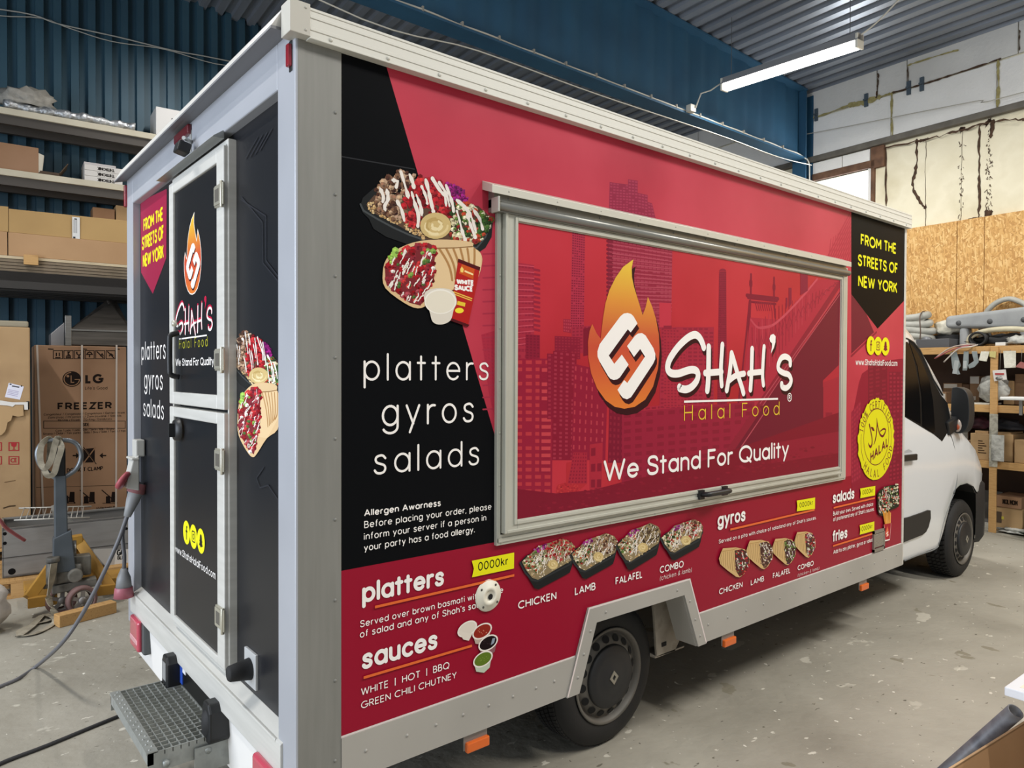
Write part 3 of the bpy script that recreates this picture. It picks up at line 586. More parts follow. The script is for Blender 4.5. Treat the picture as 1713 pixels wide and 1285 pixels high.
s2.lathe([(.014, 0), (.014, .014), (0, .016)], (-.20, Y0, SZ-.05), (0, -1, 0), 6).build('step_bolt', GALV, st); s2 = MB().lathe([(.014, 0), (.014, .014), (0, .016)], (-.05, Y0, SZ-.05), (0, -1, 0), 6)
s2.build('step_bolt', GALV, st)
# orange side markers on brackets, vent cap, louvre
ORG = mat('#d8641c', .3, coat=.4, name='amber_lens')
for px in (795, 1217, 1443):
    x = S(px, {795: 1240, 1217: 1073, 1443: 984}[px], .01)[0]
    k = MB().box(x-.055, x+.055, .008, .012, .40, .47).build('marker_bracket', mat('#8c8b87', .4, .4), truck)
    MB().cb((x+.004, .002, .412), (.105, .02, .038)).build('side_marker', ORG, k, bev=.005)
vc = S(816, 996)
v_ = MB().lathe([(.0, .009), (.022, .009), (.023, .013), (.035, .013), (.037, .009), (.056, .008), (.061, 0)], (vc[0], -.002, vc[1]), (0, -1, 0), 40)
v_ = v_.build('vent_cap', mat('#e3dfcf', .4), truck)
MB().lathe([(.011, .0115), (0, .0115)], (vc[0]+.003, -.002, vc[1]-.003), (0, -1, 0), 16).build('vent_hole', DARK, v_)
for a in range(4): MB().lathe([(.005, .0095), (0, .0105)], (vc[0]+.048*cos(a*pi/2+.9), -.002, vc[1]+.048*sin(a*pi/2+.9)), (0, -1, 0), 8).build('vent_screw', mat('#4c4a45', .5), v_)
la, lb = S(1462, 880), S(1477, 925)
lx0, lx1, lz0, lz1 = S(1459, 900)[0], S(1477.5, 900)[0], ZS+.008, S(1468, 886)[1]
lv = MB(); 
for q in ((lx0, lx0+.012, lz0, lz1), (lx1-.012, lx1, lz0, lz1), (lx0, lx1, lz1-.02, lz1), (lx0, lx1, lz0, lz0+.02)): lv.box(q[0], q[1], -.012, 0, q[2], q[3])
for i in range(12):
    z = lz0+.03+i*(lz1-lz0-.06)/11.5; lv.hexa([(lx0+.01, -.010, z), (lx1-.01, -.010, z), (lx1-.01, -.002, z+.010), (lx0+.01, -.002, z+.010), (lx0+.01, -.011, z+.003), (lx1-.01, -.011, z+.003), (lx1-.01, -.002, z+.013), (lx0+.01, -.002, z+.013)])
lv.build('louvre_vent', mat('#8f8a80', .45, .4), truck)
# ---- serving hatch
hatch = MB(); HF = GREYH = nmat('hatch_frame_aluminium', ['#b4b4a8', '#c0c0b5'], 2, 2, .42, .2)
ho = [S(831.5, 346, -.012), S(830.9, 913, -.012), S(1413, 807, -.012), S(1417.5, 455, -.012)]
X0, X1 = ho[0][0], ho[2][0]; Z0, Z1 = ho[1][1], S(833, 330, -.012)[1]
fi0, fi1 = S(844, 400, -.03)[0], S(1409, 600, -.03)[0]; fz0, fz1 = S(844, 893, -.03)[1], S(845, 352, -.03)[1]
def ring(mb, a, b, y0, y1):
    (ax0, ax1, az0, az1), (bx0, bx1, bz0, bz1) = a, b
    for q in ((ax0, bx0, az0, az1), (bx1, ax1, az0, az1), (bx0, bx1, bz1, az1), (bx0, bx1, az0, bz0)): mb.box(q[0], q[1], y0, y1, q[2], q[3])
ring(hatch, (X0, X1, Z0, Z1), (fi0-.004, fi1+.004, fz0-.006, fz1+.01), -.016, 0)
ring(hatch, (X0+.006, X1-.006, Z0+.012, Z1), (fi0-.018, fi1+.018, fz0-.018, fz1+.01), -.021, -.012)
rivets(hatch, [(X0+.022+i*(X1-X0-.044)/9, -.016, Z0+.010) for i in range(10)]+[(X0+.012, -.016, Z0+.03+i*.2) for i in range(6)], .005)
hatch = hatch.build('serving_hatch', HF, truck, bev=.002)
MB().box(fi0-.006, fi1+.006, -.011, .0, fz0-.008, fz1+.012).build('hatch_gap', DARK, hatch)
pa, pb = S(866, 372.5, -.03), S(864, 869, -.03); px1 = S(1404, 600, -.03)[0]
IX0, IX1, IZ0, IZ1 = pa[0], px1, pb[1], pa[1]
fl = MB(); ring(fl, (fi0, fi1, fz0, fz1), (IX0, IX1, IZ0, IZ1), -.034, -.010); ring(fl, (IX0-.018, IX1+.018, IZ0-.018, IZ1+.018), (IX0-.004, IX1+.004, IZ0-.004, IZ1+.004), -.040, -.03)
ring(fl, (fi0, fi1, fz0, fz1), (fi0+.012, fi1-.012, fz0+.012, fz1-.012), -.039, -.03)
fl.build('flap_frame', HF, hatch, bev=.002)
MB().box(IX0-.005, IX1+.005, -.03, -.012, IZ0-.005, IZ1+.005).build('flap_panel', mat('#b52a3e', .32, spec=.18), hatch)
hz0 = S(823, 306, -.07); hz1 = S(1424, 430, -.07)
RX0, RX1, RZ = S(823, 308, -.06)[0], S(1424, 436, -.06)[0], S(823, 312, -.06)[1]
c = MB().hexa([(RX0, -.062, RZ-.022), (RX1, -.062, RZ-.022), (RX1, 0, RZ), (RX0, 0, RZ), (RX0, -.062, RZ+.008), (RX1, -.062, RZ+.008), (RX1, 0, RZ+.034), (RX0, 0, RZ+.034)])
rivets(c, [(RX0+.08+i*.25, -.062, RZ-.006) for i in range(10)], .004)
c.build('drip_rail', mat('#c6c4b8', .4, .2), hatch, bev=.003)
HGR = mat('#8e8d86', .34, .55, name='hinge_aluminium')
HX0 = S(830, 330, -.046)[0]
hb_ = MB(); rivets(hb_, [(RX0+.1+i*.25, -.035, RZ-.026) for i in range(10)]+[(RX0+.1+i*.25, -.042, fz1+.004) for i in range(10)], .005)
hb_.box(RX0+.03, RX1-.012, -.035, 0, Z1-.045, RZ).tube([(HX0+.004, -.046, RZ-.060), (RX1-.004, -.046, RZ-.060)], .017, 14).box(RX0+.03, RX1-.012, -.042, 0, fz1-.012, Z1-.015).build('hinge_tube', HGR, hatch)
MB().box(HX0-.004, HX0+.004, -.066, -.02, RZ-.088, RZ-.030).build('hinge_end', mat('#b8b7ae', .4, .3), hatch, bev=.003)
ha, hb = S(1175, 828, -.05), S(1214, 821, -.05)
MB().tube(sm([(ha[0], -.034, ha[1]), (ha[0]+.005, -.075, ha[1]+.004), (ha[0]+.04, -.082, ha[1]+.005), (hb[0]-.04, -.082, ha[1]+.005), (hb[0]-.005, -.075, ha[1]+.004), (hb[0], -.034, ha[1])], n=4), .013, 8).cb((ha[0], -.04, ha[1]), (.04, .02, .045)).cb((hb[0], -.04, ha[1]), (.04, .02, .045)).build('hatch_handle', BLACKP, hatch)
# ---- running gear
RUB = nmat('tyre_rubber', ['#121212', '#1f1e1d'], 6, 4, .75, bump=.1)
RIM = nmat('dusty_steel_rim', ['#5b5852', '#726e67'], 6, 4, .55, .3)
RW = .345
def wheel(x, side, chunky=False):
    ax = (0, -1, 0) if side == 0 else (0, 1, 0); yf = .2187 if side == 0 else BW-.2187
    c = (x, yf, RW); o = lambda h: h
    t = MB().lathe([(.20, -.19), (.225, -.005), (.24, .0), (.262, .004), (.285, .002), (.310, -.006), (.328, -.018), (.339, -.034)], c, ax, 72)
    prof = []
    for h0, h1 in ((-.034, -.072), (-.08, -.108), (-.116, -.144), (-.152, -.19)): prof += [(.339, h0), (.345, h0-.003), (.345, h1+.003), (.339, h1)]
    t.lathe([(.339, -.034)]+[q for p in [((.3385, a), (.3385, b), (.334, b-.001), (.334, b-.007)) for a, b in ((-.036, -.072), (-.08, -.108), (-.116, -.144), (-.152, -.186))] for q in p]+[(.30, -.20), (.2, -.19)], c, ax, 72)
    sg = -1 if side == 0 else 1
    n = 96 if not chunky else 52
    for k in range(n):
        a = 2*pi*k/n
        for h, dd in ((-.037, .035), (-.082, .026), (-.118, .026), (-.154, .034)):
            y = yf+sg*(h-dd/2); d = Vector((sin(a), 0, cos(a))); tt = Vector((cos(a), 0, -sin(a))); ww = .0104 if not chunky else .015
            ctr = Vector((x, y, RW))+d*.3445; hy = Vector((0, dd/2, 0))
            sk_ = tt*(.007*sg)
            t.hexa([ctr-tt*ww-hy-sk_-d*.008, ctr+tt*ww-hy-sk_-d*.008, ctr+tt*ww+hy+sk_-d*.008, ctr-tt*ww+hy+sk_-d*.008, ctr-tt*ww*.9-hy-sk_+d*.002, ctr+tt*ww*.9-hy-sk_+d*.002, ctr+tt*ww*.9+hy+sk_+d*.002, ctr-tt*ww*.9+hy+sk_+d*.002])
    t = t.build('wheel', RUB, truck)
    rm = MB().lathe([(.228, .0), (.232, .004), (.226, .008), (.215, .002), (.208, -.02), (.200, -.035), (.196, -.018), (.165, -.002), (.150, .002), (.0, .002)], c, ax, 60)
    h = rm; h.mi = 1
    for k in range(16):
        a = 2*pi*k/16+.1; q = Vector((x+.180*cos(a), yf+sg*(-.0075), RW+.180*sin(a)))
        r1 = Vector((cos(a), 0, sin(a)))*.017+Vector((0, sg*-.0095, 0)); t1 = Vector((-sin(a), 0, cos(a)))*.021
        out = Vector((0, sg, 0))*.0025
        h.bm.faces.new([h.bm.verts.new(q+out+r1*cos(2*pi*j/14)+t1*sin(2*pi*j/14)) for j in range(14)]).material_index = 1
    rm.build('rim', [RIM, DARK], t)
    MB().lathe([(.152, .002), (.152, .012), (.145, .020), (.10, .022), (.06, .027), (.05, .030), (0, .030)], c, ax, 48).build('hub_cap', mat('#202123', .5), t)
    if side == 0:
        em = MB(); a, b = .034, .030; yy = yf-.031
        o_ = [(x, yy, RW+a), (x+b, yy, RW), (x, yy, RW-a), (x-b, yy, RW)]; i_ = [(x, yy, RW+a*.45), (x+b*.42, yy, RW), (x, yy, RW-a*.45), (x-b*.42, yy, RW)]
        for k in range(4): em.hexa([o_[k], o_[(k+1) % 4], i_[(k+1) % 4], i_[k]]+[Vector(q)+Vector((0, -.004, 0)) for q in (o_[k], o_[(k+1) % 4], i_[(k+1) % 4], i_[k])])
        em.build('diamond_emblem', mat('#9a9588', .4, .4), t)
for x, c in ((1.6737, False), (6.3207, True)): wheel(x, 0, c); wheel(x, 1, c)
ch = MB().box(.1, 6.9, .62, .70, .42, .58).box(.1, 6.9, BW-.70, BW-.62, .42, .58).cyl((1.6737, .3, .345), (1.6737, BW-.3, .345), .06).cyl((6.32, .3, .345), (6.32, BW-.3, .345), .05)
for x in (.3, 1.0, 2.4, 3.3, 4.2): ch.box(x, x+.06, .06, BW-.06, .50, .60)
ch.build('chassis', mat('#1b1a19', .8), truck)
MB().box(.07, BL-.03, .06, BW-.06, .745, .76).box(.3, .32, .06, BW-.06, .6, .76).build('underfloor', mat('#191816', .85), truck)
mg = MB().prism([(1.965, .20, .735), (1.993, .20, .56), (2.013, .20, .357), (2.16, .20, .352), (2.22, .20, .42), (2.24, .20, .735)], (0, .012, 0)).box(2.0, 2.24, .20, .30, .352, .36)
mg = mg.build('splash_plate', nmat('dirty_beige_plate', ['#8f877a', '#a39b8d', '#6d6559'], 7, 5, .8), truck)
MB().box(2.05, 2.085, .196, .201, .40, .42).build('plate_slot', DARK, mg)
# ---- the white van cab in front of the box
CABM = mat('#dfe2e4', .22, coat=.6, name='white_car_paint')
def cy(z): return .16 if z < 1.28 else .16+(z-1.28)*.15
def CB(px, py, off=0.):
    y = .2
    for _ in range(8): q = S(px, py, y-off); y = cy(q[1])
    return Vector((q[0], y-off, q[1]))
c6 = lambda x, y: (1500+x*.35794, 520+y*.35798)
arch = [S(*p, .16) for p in ((1568.5, 926), (1573, 913), (1577.6, 898), (1587, 860), (1595.8, 825), (1608, 812.6), (1621, 809), (1631, 814), (1638, 826))]
SILL = .385
def zbot(x):
    if x <= arch[0][0]: return SILL
    for (xa, za), (xb, zb_) in zip(arch, arch[1:]):
        if xa <= x <= xb: return za+(zb_-za)*(x-xa)/(xb-xa)
    return arch[-1][1]
ST = [(4.40, .16, 1.28, .30, 2.27), (4.9, .16, 1.28, .295, 2.27), (5.2, .16, 1.28, .295, 2.235), (5.45, .16, 1.28, .295, 2.12), (5.7, .16, 1.275, .298, 1.95), (5.95, .16, 1.27, .30, 1.76), (6.12, .162, 1.26, .31, 1.60), (6.28, .165, 1.22, .34, 1.45), (6.45, .172, 1.14, .36, 1.36), (6.62, .19, 1.02, .40, 1.26), (6.8, .23, .95, .46, 1.16), (6.95, .31, .9, .54, 1.05), (7.06, .44, .86, .66, .95), (7.13, .60, .84, .8, .90)]
def stat(x):
    for a, b in zip(ST, ST[1:]):
        if a[0] <= x <= b[0]: t = (x-a[0])/(b[0]-a[0]); return [p+(q-p)*t for p, q in zip(a, b)]
    return list(ST[-1])
xs = sorted(set([s[0] for s in ST]+[a[0] for a in arch]+[arch[0][0]-.01, 5.0, 5.1, 5.3, 6.0, 6.2, 6.35, 6.7, 6.9, 7.0]))
rows = []
for x in xs:
    _, ys, zw, yr, zr = stat(x); zb_ = zbot(x); zw = max(zw, zb_+.03); half = []
    for t, dy in ((0, .012), (.05, 0), (.35, -.006), (.7, -.008), (1, .0)): half.append((ys+dy, zb_+(zw-zb_)*t))
    for t in (.15, .4, .7, .92): half.append((ys+(yr-ys)*t, zw+(zr-zw)*t))
    half += [(yr+.03, zr+.01), (yr+.12, zr+.045), (yr+.35, zr+.07), (BW/2, zr+.08)]
    full = half+[(BW-y, z) for y, z in half[::-1][1:]]
    rows.append([(x, y, z) for y, z in full])
cab = MB().grid(rows); cab.bm.faces.new([cab.bm.verts.new(p) for p in rows[-1]])
cab = cab.build('cab', CABM, truck)
MB().prism([(4.5, y, z) for y, z in ((.2, .45), (.2, 1.25), (.33, 2.2), (BW-.33, 2.2), (BW-.2, 1.25), (BW-.2, .45))], (.6, 0, 0)).build('cab_interior', mat('#0d0e10', .9), cab)
_ap = [(x, z) for x, z in arch]; MB().grid([[(x, .172, z) for x, z in _ap], [(x, .60, z+.03) for x, z in _ap]], False).prism([(_ap[0][0], .56, .36)]+[(x, .56, z) for x, z in _ap]+[(_ap[-1][0]+.1, .56, .36)], (0, .05, 0)).box(5.7, 6.9, .6, BW-.6, .36, .9).build('wheel_housing', DARK, cab)
bp = MB().grid([[(x, y0+.01*k, z) for k, z in ((3, .27), (0, .32), (-.5, .55), (0, .80), (4, .84), (30, .86))] for x, y0 in ((6.56, .20), (6.66, .17), (6.8, .20), (6.95, .29), (7.07, .43), (7.17, .66), (7.2, 1.155))])
bp.build('front_bumper', mat('#1d1e20', .6), cab)
def patch(name, pts, m, off, par, n=None):
    """thin raised panel lying on the cab's flank, outline given as points in the photograph"""
    P = [CB(*c6(*p), off) for p in pts]; mb = MB(); Q = [p+Vector((0, .012+off, 0)) for p in P]
    A = [mb.bm.verts.new(p) for p in P]; B = [mb.bm.verts.new(p) for p in Q]; mb.bm.faces.new(A)
    for i in range(len(A)): mb.bm.faces.new((A[i], B[i], B[(i+1) % len(A)], A[(i+1) % len(A)]))
    return mb.build(name, m, par)
dr = patch('door_glazing_surround', [(28, 128), (48, 134), (74, 150), (104, 186), (136, 255), (164, 318), (208, 395), (238, 432), (258, 545), (243, 560), (213, 610), (178, 578), (28, 490)], mat('#0d0e10', .6, spec=.15), .004, cab)
GLS = mat('#090b0d', .16, spec=.06, name='dark_car_glass')
patch('quarter_glass', [(28, 142), (52, 146), (66, 175), (86, 250), (104, 350), (110, 420), (112, 528), (28, 484)], GLS, .007, cab)
patch('door_glass', [(60, 150), (76, 165), (100, 200), (128, 262), (154, 330), (170, 420), (180, 565), (172, 570), (122, 538), (118, 400), (98, 260)], GLS, .007, cab)
MB().tube([CB(*c6(x, y), .004) for x, y in ((28, 126), (50, 131), (78, 147), (108, 184), (140, 253), (168, 317), (214, 394))], .008, 6).build('window_seal', mat('#2a2b2d', .5), cab)
patch('rubbing_strip', [(20, 974), (60, 965), (120, 944), (150, 932), (159, 933), (160, 970), (150, 1010), (138, 1034), (120, 1048), (20, 1088)], mat('#1a1b1c', .6), .018, cab)
dh = patch('door_handle_recess', [(36, 655), (56, 646), (72, 655), (78, 690), (36, 700)], mat('#b9bdc0', .3, coat=.4), .002, cab)
a, b = CB(*c6(30, 690), .03), CB(*c6(93, 683), .03)
MB().bar(a, b, .02, .05).build('door_handle', BLACKP, cab, bev=.008)
def gap(pts, name='door_gap', w=.006, m=None):
    MB().tube(sm([CB(*c6(*p), .0) for p in pts], n=4), w, 5).build(name, m or mat('#6f7375', .5), cab)
gap([(250, 575), (268, 640), (278, 720), (280, 790), (268, 852)])
gap([(195, 1100), (215, 1000), (240, 920), (268, 855)], w=.004)
gap([(36, 1168), (100, 1142), (170, 1118), (195, 1100)], w=.006)
gap([(36, 775), (90, 800), (140, 840), (158, 880), (160, 930)], 'body_crease', .004, CABM)
# mirror
MX = 5.93
my0, my1, mz0, mz1 = R(1621, 700, MX)[0], R(1591, 700, MX)[0], R(1606, 725, MX)[1], R(1606, 648, MX)[1]
m_ = MB().prism([(MX, y, z) for y, z in sm([(my1, mz0+.06), (my1-.04, mz0), (my0+.03, mz0+.02), (my0, mz0+.12), (my0+.005, mz1-.10), (my0+.04, mz1-.02), (my1-.02, mz1), (my1, mz1-.05)], True, 4)], (.13, 0, 0), True).build('wing_mirror', mat('#222427', .5), cab, bev=.012, seg=3)
MB().bar((MX+.05, my1-.02, mz0+.10), (MX-.16, .19, mz0+.04), .08, .12).build('mirror_arm', BLACKP, m_, bev=.015)
iy, iz = R(1601, 712, MX-.01)
MB().blob((MX-.0, iy, iz), .03, (.5, 1.1, 1.9), 0, 1, 2).build('mirror_indicator', mat('#c2b3a8', .25, coat=.6), m_)
MB().blob((MX-.012, iy, iz-.012), .02, (.6, 1.1, 1.3), 0, 1, 2).build('amber_bulb', mat('#b4532e', .3), m_)
# ------------------------------------------------------------------ printed vinyl on the truck
rn = random.Random(11)
def crop(x0, y0, k): return lambda x, y: (x0+x*k, y0+y*k)
k4, k5, kS, k7, kA, kB = crop(580, 800, .17513), crop(580, 980, .18681), crop(1375, 800, .12448), crop(1415, 540, .21782), crop(970, 420, .21802), crop(1100, 540, .14011)
kC, kD, kE, kF, kG, kH = crop(860, 850, .19264), crop(1180, 820, .14789), crop(590, 270, .22569), crop(860, 370, .2569), crop(860, 600, .21792), crop(1110, 430, .19455)
kR, kP = crop(240, 320, .2333), crop(200, 200, .38911)
WH, YEL, ORL = '#f4f0ec', '#e6e21c', '#e06a35'
SKY = nmat('red_cloud_print', ['#a8283c', '#b63346', '#c23f51'], 1.1, 4, .33, pos=[.35, .5, .68], spec=.18)
SKYH = nmat('red_cloud_print_flap', ['#a9222f', '#bb2d3b', '#c63847'], .9, 3, .33, pos=[.35, .5, .68], spec=.18)
def ell(c, rx, ry, n=28, a0=0.): return [(c[0]+rx*cos(a0+2*pi*i/n), c[1]+ry*sin(a0+2*pi*i/n)) for i in range(n)]
def chunks(P, poly, pal, n, r, seed, ry=None, k0=.6, batch=24):
    """small irregular printed morsels scattered inside a region (photograph coordinates)"""
    q = random.Random(seed); xs = [p[0] for p in poly]; ys = [p[1] for p in poly]; i = t = 0
    while i < n and t < n*20:
        t += 1; x, y = q.uniform(min(xs), max(xs)), q.uniform(min(ys), max(ys))
        if not inpoly((x, y), poly): continue
        a, m = q.uniform(0, 6), q.choice((5, 6, 7)); s = r*q.uniform(k0, 1.25)
        cc = q.choice(pal); P.px([(x+s*q.uniform(.65, 1.1)*cos(a+2*pi*j/m), y+(ry or 1)*s*q.uniform(.65, 1.1)*sin(a+2*pi*j/m)) for j in range(m)], cc, bump=False); P.k += .25; i += 1
        if s > 2.4 and ry is None:                                       # a paler and a darker side on the larger morsels of the picture
            for dx_, dy_, f_ in ((-.22, -.3, 1.18), (.28, .36, .72)):
                c2 = '#'+''.join('%02x' % min(255, int(int(cc[h:h+2], 16)*f_)//12*12) for h in (1, 3, 5))
                P.px([(x+s*(dx_+q.uniform(.3, .55)*cos(a+2*pi*j/5)), y+s*(dy_+q.uniform(.22, .45)*sin(a+2*pi*j/5))) for j in range(5)], c2, bump=False); P.k += .12
WK = [1.]
def mw(P, p, w): return WK[0]*abs(P.P(p[0], p[1]+.5)[1]-P.P(p[0], p[1]-.5)[1])*w
def drizzle(P, poly, n, ln, w, seed, ang=1.2, col='#ece4dc'):
    q = random.Random(seed); xs = [p[0] for p in poly]; ys = [p[1] for p in poly]; i = t = 0
    while i < n and t < n*30:
        t += 1; x, y = q.uniform(min(xs), max(xs)), q.uniform(min(ys), max(ys))
        if not inpoly((x, y), poly): continue
        a = ang+q.gauss(0, .15); L = ln*q.uniform(.5, 1.2); pts = []; m = 6
        for j in range(m+1): pts.append((x+cos(a)*L*j/m+q.gauss(0, w*.35), y+sin(a)*L*j/m))
        pts = [p for p in pts if inpoly(p, poly)]
        if len(pts) > 2: P.pxs(pts, [mw(P, p, w)*q.uniform(.6, 1.3) for p in pts], col); i += 1
LAMB, CHIK = ['#5a3d2e', '#7a5a45', '#8f6f58', '#4a2f24', '#b89a80'], ['#9c1c26', '#b3242e', '#85141d', '#c23a3c', '#6e1218']
CABB, SALD, RICE = ['#7d1763', '#a02580', '#5e1150'], ['#3f5a2c', '#5f7d3c', '#c9c19a', '#e2d9bd', '#8c2a28', '#2e4222', '#b3472e'], ['#c9a877', '#b59060', '#dcc497']
def hummus(P, c, r, seed=1, ry=.85):
    q = random.Random(seed); P.px(ell(c, r, r*ry, 22), '#cbb27a')
    for i in range(7): P.pxs([(c[0]+r*.75*(1-i*.12)*cos(a)+q.gauss(0, r*.02), c[1]+r*ry*.72*(1-i*.12)*sin(a)) for a in [i*1.3+j*.3 for j in range(8)]], mw(P, c, r*.16), q.choice(['#ddc894', '#b89c62', '#e6d5a8']))
# ---- side panel: background fields
pb = Print('S', -.0003, step=6e-6)
zb1 = S(571, 955)[1]; D0, D1 = S(645, 107), S(829.5, 734.6)
dx = (D1[0]-D0[0])/(D1[1]-D0[1]); xt = D0[0]+dx*(ZT-D0[1]); xb = D0[0]+dx*(zb1-D0[1])
pb.poly([(x0, ZT), (x0, zb1), (xb, zb1), (xt, ZT)], BLK)
pb.poly([(xt, ZT), (xb, zb1), (BL-.012, zb1), (BL-.012, ZT)], SKY, False)
B1, B2, B3 = '#8e2038', '#a42a40', '#7a182e'
def tower(P, pts, col, grid=None, wc='#a93248', fill=.6):
    """a printed building: outline in photograph pixels and a raster of windows"""
    P.px(pts, col)
    if grid:
        nx, ny = grid; (ax, ay), (bx, by), (cx, cy_), (ex, ey) = pts[:4]; P.k += 1
        for i in range(nx):
            for j in range(ny):
                if rn.random() > .92: continue
                f = lambda u, v: (ax+(bx-ax)*u+((ex-ax)*(1-u)+(cx-bx)*u)*v, ay+(by-ay)*u+((ey-ay)*(1-u)+(cy_-by)*u)*v)
                u0, v0 = (i+.2)/nx, (j+.25)/ny; du, dv = fill/nx, .5/ny
                P.px([f(u0, v0), f(u0+du, v0), f(u0+du, v0+dv), f(u0, v0+dv)], wc, False)
k2 = crop(820, 280, .36194)
for a in ((([k2(*p) for p in ((552, 68), (640, 80), (640, 230), (548, 230))]), '#8c2340', (6, 12)), (([k2(*p) for p in ((637, 55), (682, 62), (682, 230), (637, 230))]), '#8c2340', (3, 12)), (([k2(*p) for p in ((682, 118), (728, 128), (728, 240), (682, 230))]), '#8c2340', (3, 8)), (([k2(*p) for p in ((728, 160), (748, 166), (766, 240), (728, 240))]), '#8c2340', (2, 5))): tower(pb, a[0], a[1], a[2], '#a03550', .7)
tower(pb, [(805, 560), (832, 552), (832, 715), (818, 660)], '#ac2d42', (4, 22), B2)
for i in range(14): pb.pxs([(808+i*.0, 425+i*20), (832, 424+i*20)], .006, '#a53045')
for i in range(12): pb.pxs([(1380+i*4, 438-i*.0), (1424, 352+i*7)], .010, '#a82b40')
for i in range(10): pb.pxs([(1386+i*4, 438), (1390+i*4, 400-i*3)], .008, '#ab2d42')
# right strip: roadway, dark buildings
pb.px([(1424, 480), (1424, 592), (1462, 556), (1447, 520)], '#6e1a30')
pb.pxs([(1424, 596), (1466, 556)], .015, '#8b2236')
pb.px([(1437, 640), (1442, 625), (1452, 618), (1452, 608), (1475, 604), (1512, 600), (1511, 812), (1425, 826), (1425, 700)], '#8d1a33')
tower(pb, [(1487, 622), (1512, 622), (1511, 800), (1487, 806)], '#7d1830', (4, 26), '#96253c')
tower(pb, [(1452, 612), (1484, 606), (1484, 700), (1452, 704)], '#7a172e', (3, 14), '#8a1f35')
tower(pb, [(1424, 690), (1440, 670), (1440, 800), (1424, 810)], '#92213a', (4, 16), '#a52b42')
# pennant
pb.px([(1424, 348), (1515, 377), (1512.5, 503), (1468, 550), (1424, 492)], BLK)
pb.pxs([(571.5, 262), (693, 283)], .004, '#2a2b2e')
for xa, xb_ in ((x0, 1.2245), (2.076, BL-.012)): pb.poly([(xa, ZS), (xb_, ZS), (xb_, ZS+.006), (xa, ZS+.006)], '#ded2cf')
pb.build('background_print', pan, .34)
ap = Print('S', -.0125); ap.stroke([(1.172, ZB), (1.297, .808), (1.998, .808), (2.137, ZB)], .008, '#ded2cf', False); ap.build('white_edging', pan, .4)
# ---- side panel: lettering
pl_ = Print('S', -.0012)
T = pl_.txt
T('FROM THE', 1439.8, 410.3, 390.7, 1499.3, YEL, .19, False); T('STREETS OF', 1435, 444.7, 424.8, 1502, YEL, .19, False); T('NEW YORK', 1435.5, 480, 459.6, 1501, YEL, .19, False)
T('www.ShahsHalalFood.com', 1431.3, 610.8, 600.5, 1501, WH, .13)
T('platters', 608, 637, 590, 817, WH, .085, gap=34); T('gyros', 638.5, 714, 664, 792, WH, .085, gap=34); T('salads', 625, 795, 748, 801, WH, .085, gap=34)
T('Allergen Awarness', 609, 864.3, 852.3, 737, WH, .17, False); T('Before placing your order, please', 609, 884, 872, 821.7, WH, .13, False)
T('inform your server if a person in', 608.5, 903.7, 891.7, 813, WH, .13, False); T('your party has a food allergy.', 608.5, 922.5, 910.5, 793.6, WH, .13, False)
T('platters', 605.4, 1009.5, 975, 742, WH, .19); T('sauces', 605, 1121, 1086, 731, WH, .19)
T('Served over brown basmati with choice', 602, 1050, 1038.3, 841, WH, .13, False); T("of salad and any of Shah's sauces.", 601.5, 1067.4, 1055.4, 824, WH, .13, False)
T('WHITE  |  HOT  |  BBQ', 603.4, 1164, 1151.3, 751, WH, .13, False); T('GREEN CHILI CHUTNEY', 603.4, 1186, 1174, 763, WH, .13, False)
T('CHICKEN', 866, 1019.5, 1006, 930, WH, .16, False); T('LAMB', 961, 995.8, 982.5, 995.4, WH, .16, False); T('FALAFEL', 1029, 978.5, 966, 1073.8, WH, .16, False); T('COMBO', 1103, 959.4, 947.7, 1142.8, WH, .16, False)
T('(chicken & lamb)', 1103, 971.3, 963.5, 1156, WH, .08, False, slant=.2)
T('gyros', 1199.5, 882, 858.5, 1246, WH, .19); T("Served on a pita with choice of saladand any of Shah's sauces.", 1201.7, 909.5, 902.6, 1364, WH, .14, False)
T('CHICKEN', 1202, 995, 985, 1241, WH, .17, False); T('LAMB', 1255, 979.4, 970, 1277, WH, .17, False); T('FALAFEL', 1292, 967.9, 958.8, 1321, WH, .17, False); T('COMBO', 1333.4, 954.6, 946, 1360, WH, .17, False)
T('(chicken & lamb)', 1333.4, 965, 959.6, 1369, WH, .08, False, slant=.2)
T('salads', 1392, 842.3, 823.5, 1428, WH, .19); T('fries', 1391.8, 906.8, 888, 1416.2, WH, .19)
T('Build your own. Served with choice', 1392.7, 862.9, 856, 1459.4, WH, .14, False); T("of proteinand any of Shah's sauces.", 1392.7, 872.4, 865.4, 1461, WH, .14, False); T('Add to any platter, gyros or salad.', 1393, 927, 920, 1458.5, WH, .14, False)
for a, b, w in (((626, 1015), (858.7, 962), .009), ((607, 1133), (788, 1081), .009), ((1220, 885.8), (1361, 856.7), .011), ((1393, 849.5), (1462, 834.9), .011), ((1392, 913.3), (1457.5, 897), .011)):
    p, q = S(*a), S(*b); pl_.stroke([(p[0], p[1]), (q[0], p[1])], w, ORL, False)
for pts, t in (([k4(*p) for p in ((1188, 787), (1592, 708), (1590, 860), (1190, 945), (1207, 862))], (798.4, 955.3, 940.6, 849)), ([kD(*p) for p in ((1025, 118), (1232, 82), (1230, 210), (1025, 240), (1031, 178))], (1336, 849.5, 841, 1359)),
               ([kS(*p) for p in ((503, 138), (707, 103), (703, 230), (505, 268), (512, 200))], (1441.3, 828, 820, 1459.6)), ([kS(*p) for p in ((497, 632), (694, 580), (692, 705), (498, 758), (505, 690))], (1440, 889, 881, 1458))):
    pl_.px(pts, YEL); T('0000kr', *t, '#15150f', .135, False)
